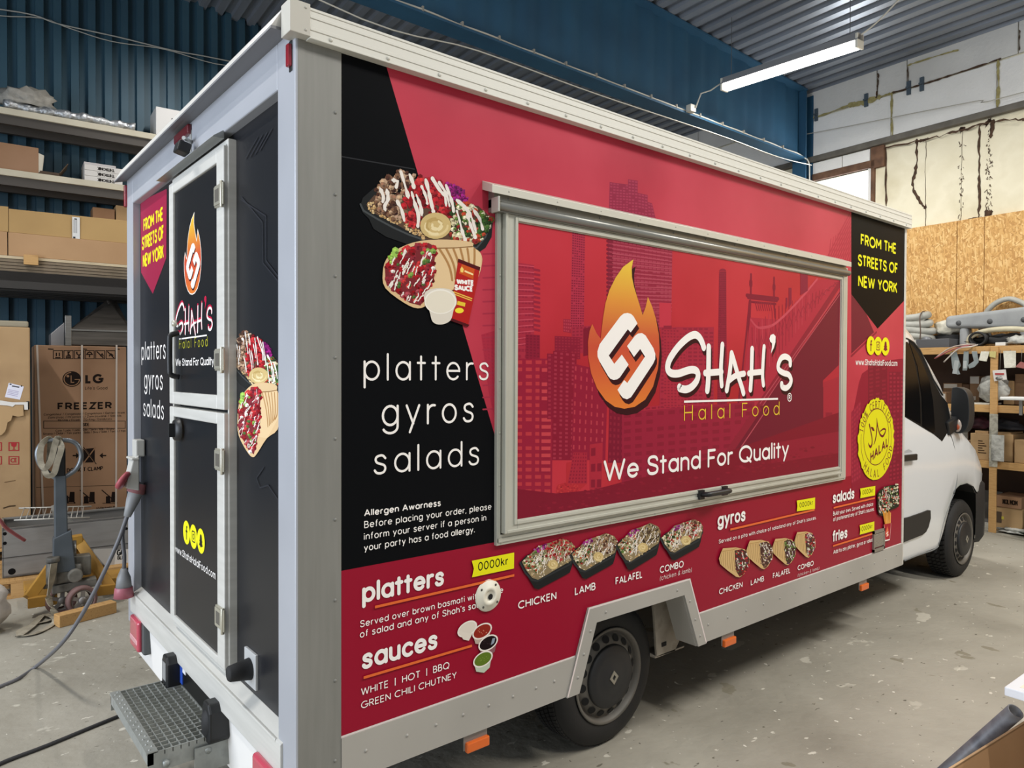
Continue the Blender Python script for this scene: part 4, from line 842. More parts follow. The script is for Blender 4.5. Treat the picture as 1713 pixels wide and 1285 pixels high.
def social(P, cs, r, yc=YEL, dk='#7a1430'):
    for i, c in enumerate(cs):
        P.poly(ell(c, r, r, 26), yc); s = lambda a, b: (c[0]+(a if P.pl == 'S' else -a)*r, c[1]+b*r)
        if i == 0: P.stroke([s(.22, .52), s(.02, .45), s(.0, .2), s(.0, -.6)], r*.2, dk, False); P.stroke([s(-.22, .1), s(.26, .1)], r*.16, dk, False)
        elif i == 1:
            P.stroke([s(*p) for p in sm([(-.42, .3), (-.3, .42), (.3, .42), (.42, .3), (.42, -.3), (.3, -.42), (-.3, -.42), (-.42, -.3), (-.42, .3)], n=2)], r*.1, dk)
            P.stroke([s(.2*cos(a), .2*sin(a)) for a in [k*2*pi/14 for k in range(15)]], r*.1, dk); P.poly(ell(s(.26, .27), r*.06, r*.06, 8), dk)
        else:
            P.poly([s(*p) for p in ((0, .55), (.2, .48), (.27, .25), (.3, .05), (.42, 0), (.3, -.12), (.5, -.38), (.22, -.42), (.1, -.52), (0, -.5), (-.1, -.52), (-.22, -.42), (-.5, -.38), (-.3, -.12), (-.42, 0), (-.3, .05), (-.27, .25), (-.2, .48))], dk)
cs = [S(*k7(*p)) for p in ((185, 175), (240, 179), (297, 182))]; social(pl_, [(c[0], cs[1][1]) for c in cs], .062)
# halal stamp
hc = S(*k7(228, 893)); hr = (S(*k7(228, 580))[1]-S(*k7(228, 1205))[1])/2; q = random.Random(5)
pl_.poly([(hc[0]+hr*(1+(q.uniform(-.05, .02) if 12 < i < 70 else q.uniform(-.01, .006)))*cos(i*2*pi/90-.9), hc[1]+hr*(1+(q.uniform(-.05, .02) if 12 < i < 70 else q.uniform(-.01, .006)))*sin(i*2*pi/90-.9)) for i in range(90)], '#ded81f')
DK = '#6b1128'
pl_.stroke([(hc[0]+hr*.69*cos(a), hc[1]+.015+hr*.69*sin(a)) for a in [k*2*pi/48 for k in range(49)]], hr*.022, DK)
for a0, a1 in ((-.25, .5), (2.95, 3.75)): pl_.stroke([(hc[0]+hr*.83*cos(a0+(a1-a0)*k/8), hc[1]+hr*.83*sin(a0+(a1-a0)*k/8)) for k in range(9)], hr*.018, DK)
def arctext(P, txt, c, r, a0, a1, h, col, flip=1, wt=.13):
    n = len(txt)
    for i, chh in enumerate(txt):
        a = a0+(a1-a0)*i/(n-1); w, ps = glyph_paths(chh); ux, uy = (sin(a), -cos(a)) if flip > 0 else (-sin(a), cos(a)); vx, vy = (cos(a)*flip, sin(a)*flip)
        P.k += .2
        for pth in ps: P.stroke([(c[0]+r*cos(a)+ux*(x-w/2)*h/100*.85+vx*(y-50)*h/100, c[1]+r*sin(a)+uy*(x-w/2)*h/100*.85+vy*(y-50)*h/100) for x, y in pth], h*wt, col, bump=False)
arctext(pl_, '100% CERTIFIED', hc, hr*.845, 2.85, .55, hr*.17, DK); arctext(pl_, 'HALAL FOOD', hc, hr*.845, 3.95, 5.95, hr*.17, DK, -1)
kZ = crop(1430, 660, .15766); ku = lambda p: S(*kZ(*p))
h0, h1, h2 = ku((158, 708)), ku((338, 540)), ku((150, 628)); ps_ = text_paths('HALAL', gap=34); xm = max(p[0] for q_ in ps_ for p in q_)
for pth in ps_:
    pl_.k += .2; pl_.stroke([(h0[0]+(h1[0]-h0[0])*x/xm, h0[1]+(h1[1]-h0[1])*x/xm+(h2[1]-h0[1])*y/100) for x, y in pth], hr*.045, DK, bump=False)
for pth, w in (([(222, 250), (230, 320), (245, 390), (262, 430), (285, 442), (305, 415), (316, 376), (296, 364), (266, 384), (258, 396)], [.004, .010, .013, .015, .016, .014, .012, .012, .010, .004]), ([(222, 250), (224, 340), (216, 430), (202, 500), (190, 530)], [.004, .012, .015, .011, .004]),
               ([(143, 318), (160, 400), (172, 470), (170, 530), (155, 556), (139, 536), (133, 512)], [.014, .014, .012, .014, .018, .012, .004]), ([(160, 348), (180, 362), (196, 384)], [.004, .020, .006]), ([(196, 384), (180, 376), (160, 348)], [.004, .012, .004])):
    P3 = sm([ku(p) for p in pth], n=4); n_ = len(w); pl_.stroke(P3, [w[min(n_-1, i//4)]+(w[min(n_-1, i//4+1)]-w[min(n_-1, i//4)])*(i % 4)/4 for i in range(len(P3))], DK)
pl_.build('lettering', pan, .35)
# ---- side panel: food pictures
pf = Print('S', -.0022, step=6e-6)
TRAY, TRAY2 = '#1f2122', '#303335'
def bigbowl(P, k, s=1.):
    X = lambda L: [k(*p) for p in L]; WK[0] = .23
    P.px(X([(55, 330), (75, 270), (160, 195), (300, 250), (900, 330), (1000, 400), (1040, 440), (1030, 560), (985, 640), (945, 668), (700, 640), (400, 612), (250, 560), (155, 500), (120, 425), (75, 380)]), TRAY)
    P.pxs(X([(58, 318), (80, 365), (180, 425), (300, 490), (420, 545), (560, 592), (760, 625), (920, 640), (985, 560), (1030, 445), (1000, 405), (950, 375)]), mw(P, k(500, 500), 14*s), '#45494b')
    P.px(X([(100, 320), (160, 250), (930, 330), (1030, 420), (985, 540), (905, 620), (700, 590), (540, 578), (400, 510), (280, 445), (130, 370)]), '#5b4436')
    r = s*4.6
    chunks(P, X([(100, 310), (150, 290), (400, 430), (560, 560), (520, 575), (400, 510), (280, 445), (125, 370)]), RICE, 160, r*.5, 1)
    chunks(P, X([(150, 280), (180, 180), (250, 100), (340, 65), (480, 115), (470, 200), (380, 280), (400, 460), (280, 430), (190, 370)]), LAMB+['#a98c74'], 170, r*1.25, 2)
    chunks(P, X([(440, 180), (500, 110), (580, 110), (680, 180), (760, 300), (740, 390), (620, 400), (520, 440), (480, 480), (400, 470), (370, 290)]), CHIK, 130, r*1.45, 3)
    chunks(P, X([(680, 160), (790, 190), (850, 260), (860, 310), (760, 290)]), CABB, 70, r*.8, 4)
    chunks(P, X([(740, 300), (860, 310), (930, 350), (1030, 430), (980, 560), (905, 615), (720, 570), (730, 430)]), SALD, 200, r*1.0, 5)
    chunks(P, X([(950, 400), (1030, 420), (990, 540), (930, 540)]), ['#3d5c2a', '#55763a', '#2c4420'], 30, r, 6)
    for i, ln in enumerate((((355, 80), (380, 160), (400, 230), (410, 270)), ((250, 210), (260, 280), (235, 330), (240, 365)), ((330, 300), (360, 360), (380, 440)), ((435, 230), (460, 320), (485, 400), (480, 480)), ((540, 140), (560, 220), (580, 310), (595, 370)), ((590, 130), (640, 210), (680, 260), (690, 330)), ((690, 180), (720, 260), (740, 330), (745, 370)), ((770, 290), (830, 340), (880, 420), (910, 520)), ((770, 370), (790, 440), (810, 520), (830, 580)), ((900, 370), (940, 430), (960, 500)), ((290, 140), (330, 150), (320, 190)), ((200, 200), (225, 260), (220, 300)), ((640, 160), (690, 240), (715, 330)), ((470, 250), (500, 330), (510, 400)), ((850, 400), (870, 470), (905, 560)), ((420, 100), (440, 150), (450, 190)), ((510, 190), (540, 260), (550, 310)))):
        p = sm([k(*a) for a in ln], n=3); P.pxs(p, [mw(P, k(500, 400), 29*s*rn.uniform(.45, 1.3)) for _ in p], '#e9e2da')
    WK[0] = 1.; hummus(P, k(612, 478), 26*s)
def gyro(P, k, s=1., pkt=True):
    X = lambda L: [k(*p) for p in L]
    WK[0] = .23
    P.px(X(sm([(220, 830), (250, 720), (350, 640), (500, 590), (700, 580), (880, 600), (890, 635), (945, 680), (955, 760), (900, 900), (720, 960), (560, 1060), (480, 1090), (380, 1050), (240, 940)], True, 3)), '#d9b98c')
    P.px(X([(600, 690), (640, 645), (900, 640), (948, 690), (945, 800), (720, 960), (570, 950), (620, 840)]), '#e0c397')
    for i in range(6): P.pxs(X(sm([(640+i*52, 650), (690+i*42, 730), (720+i*34, 800), (735+i*24, 880-i*10)], n=3)), mw(P, k(700, 700), 20*s), '#ad8150')
    P.px(X([(620, 640), (885, 635), (890, 605), (700, 585), (560, 590)]), '#d8bb90'); P.pxs(X([(620, 645), (760, 642), (885, 632)]), mw(P, k(700, 700), 8*s), '#8e6a44')
    f = X([(240, 880), (235, 780), (290, 700), (400, 640), (560, 605), (620, 640), (600, 760), (605, 850), (560, 960), (500, 1070), (420, 1050), (330, 980), (250, 920)])
    P.px(f, '#7a2a30'); chunks(P, f, CHIK+['#8a2c38', '#a54a52'], 140, s*5.6, 21); chunks(P, f, ['#4c6b34', '#7ba04a', '#e8dcd6'], 24, s*4.5, 22); chunks(P, X([(260, 660), (320, 650), (330, 690), (280, 770)]), ['#7fae3f', '#9cc45a'], 10, s*6, 23)
    WK[0] = 1.; drizzle(P, f, 40, s*16, s*2.0, 24, 1.9)
bigbowl(pf, kE); gyro(pf, kE)
X = lambda L: [kE(*p) for p in L]
pf.px(X([(780, 722), (942, 785), (920, 900), (850, 1228), (720, 1180), (735, 1030)]), '#b0201f'); pf.px(X([(780, 722), (942, 785), (938, 812), (775, 748)]), '#4f1218'); pf.px(X([(722, 1160), (862, 1212), (850, 1228), (718, 1180)]), '#4f1218')
pf.px(X([(805, 762), (900, 800), (890, 875), (785, 830)]), '#c8541f'); pf.px(X([(805, 780), (820, 800), (815, 825), (797, 822), (793, 800)]), '#f0d070'); pf.pxs(X([(830, 815), (885, 838)]), mw(pf, kE(850, 820), 3), '#f3d9a0')
pf.txt('WHITE', *kE(765, 912), kE(765, 868)[1], kE(895, 0)[0], WH, .3, False); pf.txt('SAUCE', *kE(750, 955), kE(750, 912)[1], kE(888, 0)[0], WH, .3, False)
pf.pxs(X([(745, 968), (880, 1018)]), .004, '#e8c050'); pf.pxs(X([(742, 982), (876, 1032)]), .004, '#e8c050'); pf.px(X([(775, 1035), (832, 1050), (828, 1078), (768, 1062)]), '#e3c33a'); pf.px([kE(*p) for p in ell((787, 1106), 32, 20)], '#f0dc3a')
pf.px(X(sm([(525, 1020), (545, 960), (640, 940), (735, 960), (768, 1040), (745, 1100), (720, 1180), (650, 1210), (590, 1190), (565, 1110)], True, 4)), '#dcd5c8'); pf.px([kE(*p) for p in ell((646, 1040), 118, 92)], '#eeeae0'); pf.px([kE(*p) for p in ell((646, 1042), 108, 83)], '#e4ddcc')
# sauce cups
for c, col, cup in (((1075, 385), '#d9d0c4', None), ((1208, 405), '#8e2a1f', '#b9a79a'), ((1262, 510), '#1c1114', '#8a5a60'), ((1215, 655), '#5d7426', '#b9c4b0')):
    cx, cy_ = c
    if cup: pf.px([k5(*p) for p in ((cx-85, cy_+20), (cx+82, cy_-45), (cx+60, cy_+75), (cx+10, cy_+122), (cx-60, cy_+112))], cup)
    E_ = lambda rx, ry: [k5(cx+rx*cos(a)-ry*.0*sin(a), cy_+ry*sin(a)-rx*.38*cos(a)) for a in [i*2*pi/26 for i in range(26)]]
    pf.px(E_(88, 68), '#e8e0d8'); pf.px(E_(76, 56), col)
    if not cup: pf.px([k5(*p) for p in ((990, 400), (1040, 480), (1090, 490), (1120, 430))], '#ddd4c8')
    else:
        for _ in range(10): pf.px(ell(k5(cx+rn.uniform(-45, 45), cy_+rn.uniform(-25, 25)), .6, .8, 6), {'#8e2a1f': '#c98a70', '#1c1114': '#3a2a30', '#5d7426': '#7d9440'}[col])
pf.px([k5(*p) for p in ((1300, 470), (1325, 465), (1315, 510), (1285, 530))], '#8e98a8')
# four platters
def platter(bx, seed, meat, dark):
    bx0, by0, bx1, by1 = bx; k = lambda x, y: kC(bx0+(x-45)*(bx1-bx0)/465, by0+(y-260)*(by1-by0)/445)
    X = lambda L: [k(*p) for p in L]
    pf.px(X([(45, 470), (100, 410), (300, 330), (500, 320), (515, 370), (490, 500), (470, 560), (205, 705), (170, 695), (90, 560)]), TRAY)
    pf.pxs(X([(48, 475), (90, 560), (150, 625), (195, 632), (470, 488), (512, 400)]), mw(pf, k(200, 600), 3), TRAY2)
    f = X([(62, 465), (150, 385), (200, 330), (300, 300), (400, 262), (480, 290), (515, 340), (490, 450), (200, 622), (150, 605), (100, 540)])
    pf.px(f, '#8a7a5c'); chunks(pf, f, RICE+['#b8a67c', '#d6c8a2'], 110, 1.5, seed)
    chunks(pf, X([(62, 465), (150, 385), (260, 340), (270, 470), (180, 560), (110, 540)]), SALD+['#d8d0b0', '#26331d'], 80, 2.2, seed+1)
    chunks(pf, X([(250, 330), (400, 262), (490, 300), (510, 360), (470, 440), (390, 460), (270, 430)]), meat, 110, 2.2, seed+2)
    chunks(pf, X([(160, 360), (260, 310), (290, 330), (200, 390)]), CABB+['#b04a9a'], 26, 1.9, seed+3)
    drizzle(pf, X([(90, 470), (200, 350), (400, 265), (500, 320), (480, 430), (200, 590)]), 46, 11, 1.25, seed+4, 1.9)
    chunks(pf, f, ['#e6dccb', '#d9c9ae', '#efe8dc'], 46, 1.1, seed+7); hummus(pf, k(325, 490), 8.5, seed, .95)
platter((45, 260, 520, 705), 100, CHIK+['#b5524c'], 0); platter((478, 215, 888, 615), 200, LAMB, 0); platter((878, 128, 1262, 540), 300, ['#4a3a2c', '#6b573e', '#86704f', '#35291f'], 0); platter((1262, 95, 1628, 452), 400, LAMB+CHIK, 0)
def wrap(bx, seed, meat):
    bx0, by0, bx1, by1 = bx; k = lambda x, y: kD(bx0+(x-138)*(bx1-bx0)/347, by0+(y-645)*(by1-by0)/340)
    X = lambda L: [k(*p) for p in L]
    pf.px(X([(140, 770), (165, 700), (185, 655), (330, 645), (430, 668), (482, 760), (480, 850), (420, 950), (370, 985), (330, 975), (235, 905), (155, 835)]), '#cfae78')
    for i in range(8): pf.pxs(X([(175+i*20, 700-i*2), (160+i*25, 760+i*8), (165+i*26, 840+i*14)]), mw(pf, k(200, 800), 1.0), '#8a6432')
    f = X([(315, 680), (400, 665), (460, 700), (480, 780), (470, 870), (400, 960), (370, 975), (335, 920), (320, 800)])
    pf.px(f, '#4a2c26'); chunks(pf, f, meat, 60, 1.9, seed); chunks(pf, f, ['#e4dccf', '#d8cfc0', '#6f8a4a', '#5d2a58'], 24, 1.4, seed+1); drizzle(pf, f, 10, 8, 1.0, seed+2, 1.3)
    pf.pxs(X([(180, 690), (300, 672), (335, 655)]), mw(pf, k(200, 700), 1.6), '#b8935c')
wrap((138, 645, 488, 985), 500, CHIK+['#5a2f33']); wrap((448, 560, 752, 892), 510, LAMB); wrap((742, 540, 1010, 845), 520, ['#4a3a26', '#66522f', '#5d7a3a', '#3a2c1e']); wrap((992, 465, 1232, 762), 530, LAMB+CHIK)
# salad bowl and fries carton
X = lambda L: [kS(*p) for p in L]
pf.px(X([(728, 210), (752, 165), (840, 110), (990, 80), (1020, 130), (1022, 350), (1010, 385), (900, 430), (790, 510), (750, 490), (730, 420)]), '#23291e')
f = X([(745, 200), (820, 115), (1000, 70), (1022, 150), (1015, 330), (900, 410), (790, 480), (745, 460)])
chunks(pf, f, SALD+['#cfc9b0', '#9aa07a', '#2e3a22'], 170, 1.7, 600); chunks(pf, X([(800, 130), (880, 150), (850, 330), (790, 330)]), CHIK, 24, 1.6, 601); drizzle(pf, f, 60, 6, .8, 602, 1.5)
for i in range(9): pf.pxs(X([(800+i*13, 440+(i % 3)*14), (835+i*8, 625)]), .011, rn.choice(['#d9963a', '#e6ad55', '#c98430']))
pf.px(X([(812, 618), (912, 600), (892, 825), (830, 838)]), '#a81d2c'); pf.pxs(X([(830, 838), (892, 822)]), .008, WH); pf.pxs(X([(816, 625), (831, 835)]), .003, '#e8c8c4'); pf.pxs(X([(910, 605), (893, 822)]), .003, '#e8c8c4')
pf.px(X([(862, 640), (878, 720), (876, 775), (855, 785), (838, 760), (846, 700)]), '#e0704a'); pf.pxs(X([(870, 720), (850, 740), (872, 760), (852, 778)]), .006, WH)
pf.build('food_picture', pan, .38)
# ---- hatch: skyline print
ph = Print('S', -.0303, step=4e-6)
ph.poly([(IX0-.004, IZ0-.004), (IX1+.004, IZ0-.004), (IX1+.004, IZ1+.004), (IX0-.004, IZ1+.004)], SKYH)
F_ = lambda L: [kF(*p) for p in L]; G_ = lambda L: [kG(*p) for p in L]; H_ = lambda L: [kH(*p) for p in L]
tower(ph, F_([(22, 270), (130, 285), (130, 900), (22, 900)]), '#a52c40', (5, 16), '#92233a', .8)
for i in range(14): ph.pxs(F_([(130, 315+i*30), (165, 322+i*30)]), .01, '#93243a'); ph.pxs(F_([(22, 285+i*40), (130, 297+i*38)]), .004, '#c2485a')
tower(ph, F_([(378, 68), (462, 85), (455, 690), (366, 690)]), '#ad3047', (6, 38), '#7f1c34', .68)
tower(ph, F_([(610, 112), (1030, 185), (1022, 700), (610, 700)]), '#90253d', (16, 24), '#a33a50', .82)
for i in range(17): ph.pxs(F_([(606, 130+i*27), (640, 135+i*27)]), .012, '#7c1b33')
for i in range(16): ph.pxs(F_([(640, 150+i*30), (1025, 212+i*25)]), .004, '#b04a5c')
ph.px(F_([(945, 530), (1022, 535), (1022, 690), (945, 690)]), '#bd3547')
tower(ph, F_([(75, 738), (168, 742), (168, 910), (75, 900)]), '#8a1d35', (4, 9), '#7a182f')
tower(ph, F_([(320, 638), (372, 640), (372, 730), (320, 720)]), '#98253b', (4, 4), '#b23a4c')
tower(ph, F_([(375, 690), (500, 680), (500, 860), (375, 860)]), '#a22a40', (5, 8), '#8c2037')
tower(ph, F_([(265, 748), (430, 756), (430, 900), (265, 900)]), '#861b33', (8, 8), '#96253b')
tower(ph, F_([(450, 700), (500, 690), (500, 870), (450, 880)]), '#7c182e')
tower(ph, F_([(0, 905), (215, 905), (212, 1290), (0, 1290)]), '#961f38', (4, 10), '#b53a48', .7)
tower(ph, G_([(0, 0), (300, 0), (290, 1100), (0, 1100)]), '#941e37', (4, 20), '#b5363f', .62)
tower(ph, G_([(195, 60), (285, 60), (272, 880), (192, 880)]), '#8e1c35', (1, 15), '#bf4049', .85)
tower(ph, F_([(215, 862), (390, 870), (385, 1290), (215, 1290)]), '#871a33', (5, 16), '#9c2a40', .5)
tower(ph, G_([(300, -60), (480, -40), (470, 780), (290, 780)]), '#861931', (4, 26), '#a03045', .45)
tower(ph, G_([(460, 40), (720, 100), (700, 780), (440, 780)]), '#8f1c36', (6, 11), '#b23a48', .25)
tower(ph, G_([(730, 380), (910, 410), (905, 800), (720, 800)]), '#791730', (6, 9), '#8a2138', .5)
tower(ph, G_([(905, 380), (1330, 340), (1330, 830), (900, 830)]), '#a9293e', (9, 16), '#8d1d35', .7)
tower(ph, F_([(955, 690), (1300, 690), (1300, 1300), (945, 1300)]), '#a3293f', (10, 24), '#8e2038', .7)
tower(ph, H_([(0, 590), (70, 590), (70, 640), (0, 640)]), '#8d2038'); tower(ph, H_([(0, 620), (185, 625), (205, 1290), (0, 1290)]), '#a62a3e', (7, 26), '#8f2138', .6)
ph.px(G_([(400, 800), (560, 770), (560, 960), (470, 1040), (320, 1030), (330, 970), (400, 950)]), '#b22b35'); chunks(ph, G_([(330, 960), (480, 950), (500, 1010), (420, 1045), (320, 1030)]), ['#c03a3c', '#a32531'], 50, 2, 70)
tower(ph, G_([(580, 660), (680, 645), (670, 1020), (580, 1020)]), '#a8283a', (2, 3), '#841a30', .7)
tower(ph, G_([(455, 720), (560, 720), (560, 960), (410, 960)]), '#a5273a', (6, 9), '#8a1c32', .5)
# slim chimney, bridge and its deck
tower(ph, H_([(478, 125), (538, 125), (545, 1285), (462, 1285)]), '#8b2039', (6, 60), '#78192f', .6); ph.px([kH(508+30*cos(a), 122-22*sin(a)) for a in [i*pi/10 for i in range(11)]], '#8b2039')
for w, pts in ((.016, [(740, 380), (715, 640), (680, 960), (640, 1285)]), (.02, [(745, 380), (735, 640), (715, 1000)]), (.014, [(950, 400), (960, 520)]), (.02, [(715, 330), (985, 360)]), (.014, [(725, 350), (975, 378)]), (.012, [(745, 385), (965, 405)]), (.016, [(752, 150), (750, 330)]), (.016, [(950, 180), (950, 340)]), (.03, [(750, 215), (750, 240)]), (.03, [(950, 250), (950, 272)])): ph.pxs(H_(pts), w, '#7f1c34')
for i in range(8): ph.pxs(H_([(790+i*18, 395), (805+i*18, 460)]), .007, '#8d2339')
ph.px(H_([(745, 520), (1000, 540), (1200, 330), (1300, 200), (1515, 180), (1515, 250), (850, 1285), (660, 1285)]), '#aa2b40')
for i in range(26): ph.pxs(H_([(760+i*29, max(190, 560-i*17+abs(8-i)*6)), (770+i*28, 1120-i*36)]), .007, rn.choice(['#93243a', '#8a1e35', '#b63c4e']))
for i in range(18): ph.pxs(H_([(770+i*40, 900-i*38), (800+i*40, 700-i*28), (830+i*40, 860-i*38)]), .006, '#92233a')
ph.pxs(H_(sm([(830, 610), (930, 590), (1020, 520), (1120, 420), (1220, 310), (1320, 190)], n=4)), .014, '#c04a5a'); ph.pxs(H_(sm([(750, 540), (800, 600), (860, 610), (930, 590)], n=4)), .012, '#bb4455')
ph.px(H_([(1515, 300), (1505, 930), (1370, 1062), (1370, 1290), (830, 1290)]), '#6e1a2f')
ph.px(H_([(1515, 195), (1515, 262), (850, 1285), (790, 1285)]), '#8a2036')
for o in (0, 30): ph.pxs(H_([(1515, 290+o), (1180, 760+o), (830+o*.5, 1260+o)]), .006, '#b04a58')
ph.px(H_([(1505, 932), (1502, 1290), (1370, 1290), (1370, 1062)]), '#ad2838'); tower(ph, H_([(1380, 1145), (1440, 1145), (1440, 1290), (1380, 1290)]), '#8b1d33', (3, 5), '#9f2d42')
for a in ((1175, 130, 1240, 130, 330), (1075, 265, 1100, 265, 440), (1050, 350, 1065, 350, 460)): ph.px(H_([(a[0], a[1]), (a[2], a[3]), (a[2], a[4]-40), (a[0], a[4])]), '#86203a')
tower(ph, [(1040, 690), (1262, 672), (1262, 800), (1040, 820)], '#94203a', (12, 10), '#861b33', .6)
ph.px([(1271, 680), (1403, 640), (1403, 786), (1180, 815)], '#6e1a2f'); ph.px([(1377, 640), (1403, 630), (1403, 748), (1377, 752)], '#a02638'); ph.px([(1381, 690), (1392, 690), (1392, 752), (1381, 754)], '#8b1d33')
ph.pxs([(1271, 680), (1180, 815)], .05, '#8a2036', False); ph.pxs([(1283, 684), (1196, 812)], .007, '#b04a58')
# dark ground at the foot of the picture
ph.px([kG(20, 1000), kG(320, 1035), kG(600, 1010), kG(900, 930), kG(1230, 860), (1403, 690), (1403, 786), (864, 869)], '#7d162c')
ph.px([(1290, 742), (1403, 722), (1403, 758), (1290, 775)], '#8d1c33')
chunks(ph, [(866, 850), (1000, 815), (1160, 790), (1390, 740), (1390, 770), (1100, 825), (870, 866)], ['#84182e', '#7a152a', '#8b1c33'], 160, 4, 71, .5)
ph.build('skyline_print', hatch, .33)
# ---- flame logo, house lettering
FLM = [(408, 65), (330, 122), (272, 205), (225, 300), (195, 400), (175, 520), (157, 672), (128, 635), (93, 560), (72, 615), (60, 700), (63, 820), (85, 940), (130, 1055), (195, 1145), (265, 1195), (340, 1210), (420, 1195), (500, 1140), (560, 1040), (598, 900), (610, 760), (604, 640), (582, 520), (552, 425), (520, 352), (503, 430), (480, 492), (465, 440), (440, 360), (415, 280), (398, 200), (396, 130)]
HK1 = [(440, 555), (388, 625), (366, 600), (220, 802), (262, 866), (320, 795), (372, 872), (305, 970), (283, 985), (258, 990), (232, 980), (215, 960), (148, 845), (134, 810), (133, 770), (150, 715), (310, 500), (335, 480), (365, 475), (392, 484), (410, 502)]
HK2 = [(360, 730), (420, 652), (445, 633), (475, 630), (502, 648), (562, 745), (577, 790), (576, 830), (560, 865), (415, 1085), (390, 1122), (360, 1138), (330, 1128), (310, 1105), (287, 1065), (338, 990), (362, 1013), (498, 810), (461, 752), (413, 813)]
def flame_mat(z0, z1, cols=('#dd7a2a', '#cf5a2c', '#c5452c', '#c8572f', '#d98a30', '#e3bd35')):
    m = nmat('flame_gradient_print', cols, 1, rough=.35, pos=[0, .22, .40, .5, .7, .97]); nt = m.node_tree; N = nt.nodes
    tc = N.new('ShaderNodeTexCoord'); sp = N.new('ShaderNodeSeparateXYZ'); mr = N.new('ShaderNodeMapRange'); mr.inputs['From Min'].default_value = z0; mr.inputs['From Max'].default_value = z1
    nt.links.new(tc.outputs['Object'], sp.inputs[0]); nt.links.new(sp.outputs['Z'], mr.inputs[0]); nt.links.new(mr.outputs[0], [n for n in N if n.type == 'VALTORGB'][0].inputs[0]); return m
SH = [([(548, 295), (520, 215), (480, 160), (430, 145), (350, 185), (240, 290), (150, 420), (118, 510), (125, 570), (170, 605), (250, 605), (340, 575), (410, 560), (460, 575), (480, 620), (465, 690), (410, 760), (340, 795), (270, 785), (258, 770)], 40),
      ([(607, 290), (605, 500), (600, 700), (590, 808)], 40), ([(770, 262), (755, 500), (755, 650), (762, 748)], 34), ([(565, 600), (640, 595), (700, 590), (760, 585)], 36),
      ([(880, 365), (862, 560), (840, 700), (822, 805)], 36), ([(880, 365), (915, 480), (960, 640), (1000, 760), (1022, 842)], 36), ([(850, 690), (920, 637), (975, 618), (1030, 608)], 34),
      ([(1125, 312), (1120, 500), (1115, 650), (1105, 798)], 36), ([(1268, 287), (1255, 480), (1250, 640), (1260, 742)], 32), ([(1085, 605), (1150, 595), (1250, 585)], 34),
      ([(1580, 500), (1575, 440), (1530, 405), (1475, 420), (1438, 500), (1445, 560), (1500, 600), (1560, 620), (1590, 680), (1575, 740), (1530, 780), (1485, 765), (1478, 730)], 36)]
APO = [(1332, 190), (1345, 148), (1378, 133), (1405, 160), (1404, 230), (1385, 300), (1348, 370), (1362, 290), (1362, 245), (1340, 225)]
mS = lambda k: (lambda x, y: S(*k(x, y), -.0303))
fs = [mS(kA)(*p) for p in FLM]; fx0, fx1 = min(p[0] for p in fs), max(p[0] for p in fs); fz0_, fz1_ = min(p[1] for p in fs), max(p[1] for p in fs)
bs = [mS(kB)(*p) for p in ((100, 145), (1608, 145), (100, 842), (1608, 842))]; bx0, bx1, bz0, bz1 = bs[0][0], bs[1][0], mS(kB)(1022, 858)[1], mS(kB)(1380, 130)[1]
def logo(P, mf, ml, wf, dark='#35131a', fm=None, edge=None, shc=None):
    sc_ = (0.010, -.018)
    off = lambda L, k=1.: [(p[0]+sc_[0]*wf*k*(1 if P.pl == 'S' else -1), p[1]+sc_[1]*wf*k) for p in L]
    f = [mf(*p) for p in FLM]; P.poly(off(f, 1.3), dark) if not edge else P.stroke(f+[f[0]], .009, edge)
    P.poly(f, fm)
    for h in (HK1, HK2): q = [mf(*p) for p in h]; P.poly(off(q), dark); P.poly(q, WH)
    for ps, w in SH:
        q = [(ml(*p)) for p in sm(ps, n=5)]; P.stroke(off(q, .9) if not shc else off(q, -.6), w*.00074*wf*(1 if not shc else 1.25), shc or dark)
    q = [ml(*p) for p in APO]; P.poly(off(q, .9), shc or dark)
    for ps, w in SH: P.stroke([ml(*p) for p in sm(ps, n=5)], w*.00074*wf*(1 if not shc else .75), WH)
    if not shc: P.poly(q, WH)
pg = Print('S', -.0318)
logo(pg, mS(kA), mS(kB), 1.25, fm=flame_mat(fz0_, fz1_))
pg.pxs([kB(315, 943), kB(1437, 908)], .010, WH, False)
rc_ = S(*kB(1575, 890), -.0318); pg.stroke([(rc_[0]+.022*cos(a), rc_[1]+.022*sin(a)) for a in [i*2*pi/20 for i in range(21)]], .005, WH); pg.fit('R', rc_[0]-.009, rc_[0]+.011, rc_[1]-.012, .024, WH, .18)
pg.txt('Halal Food', *kB(315, 1172), kB(315, 985)[1], kB(1452, 0)[0], '#e2bd3c', .085, gap=52)
pg.txt('We Stand For Quality', 1009.5, 806, 770.5, 1318.7, WH, .15, gap=22)
pg.build('brand_lettering', hatch, .35)
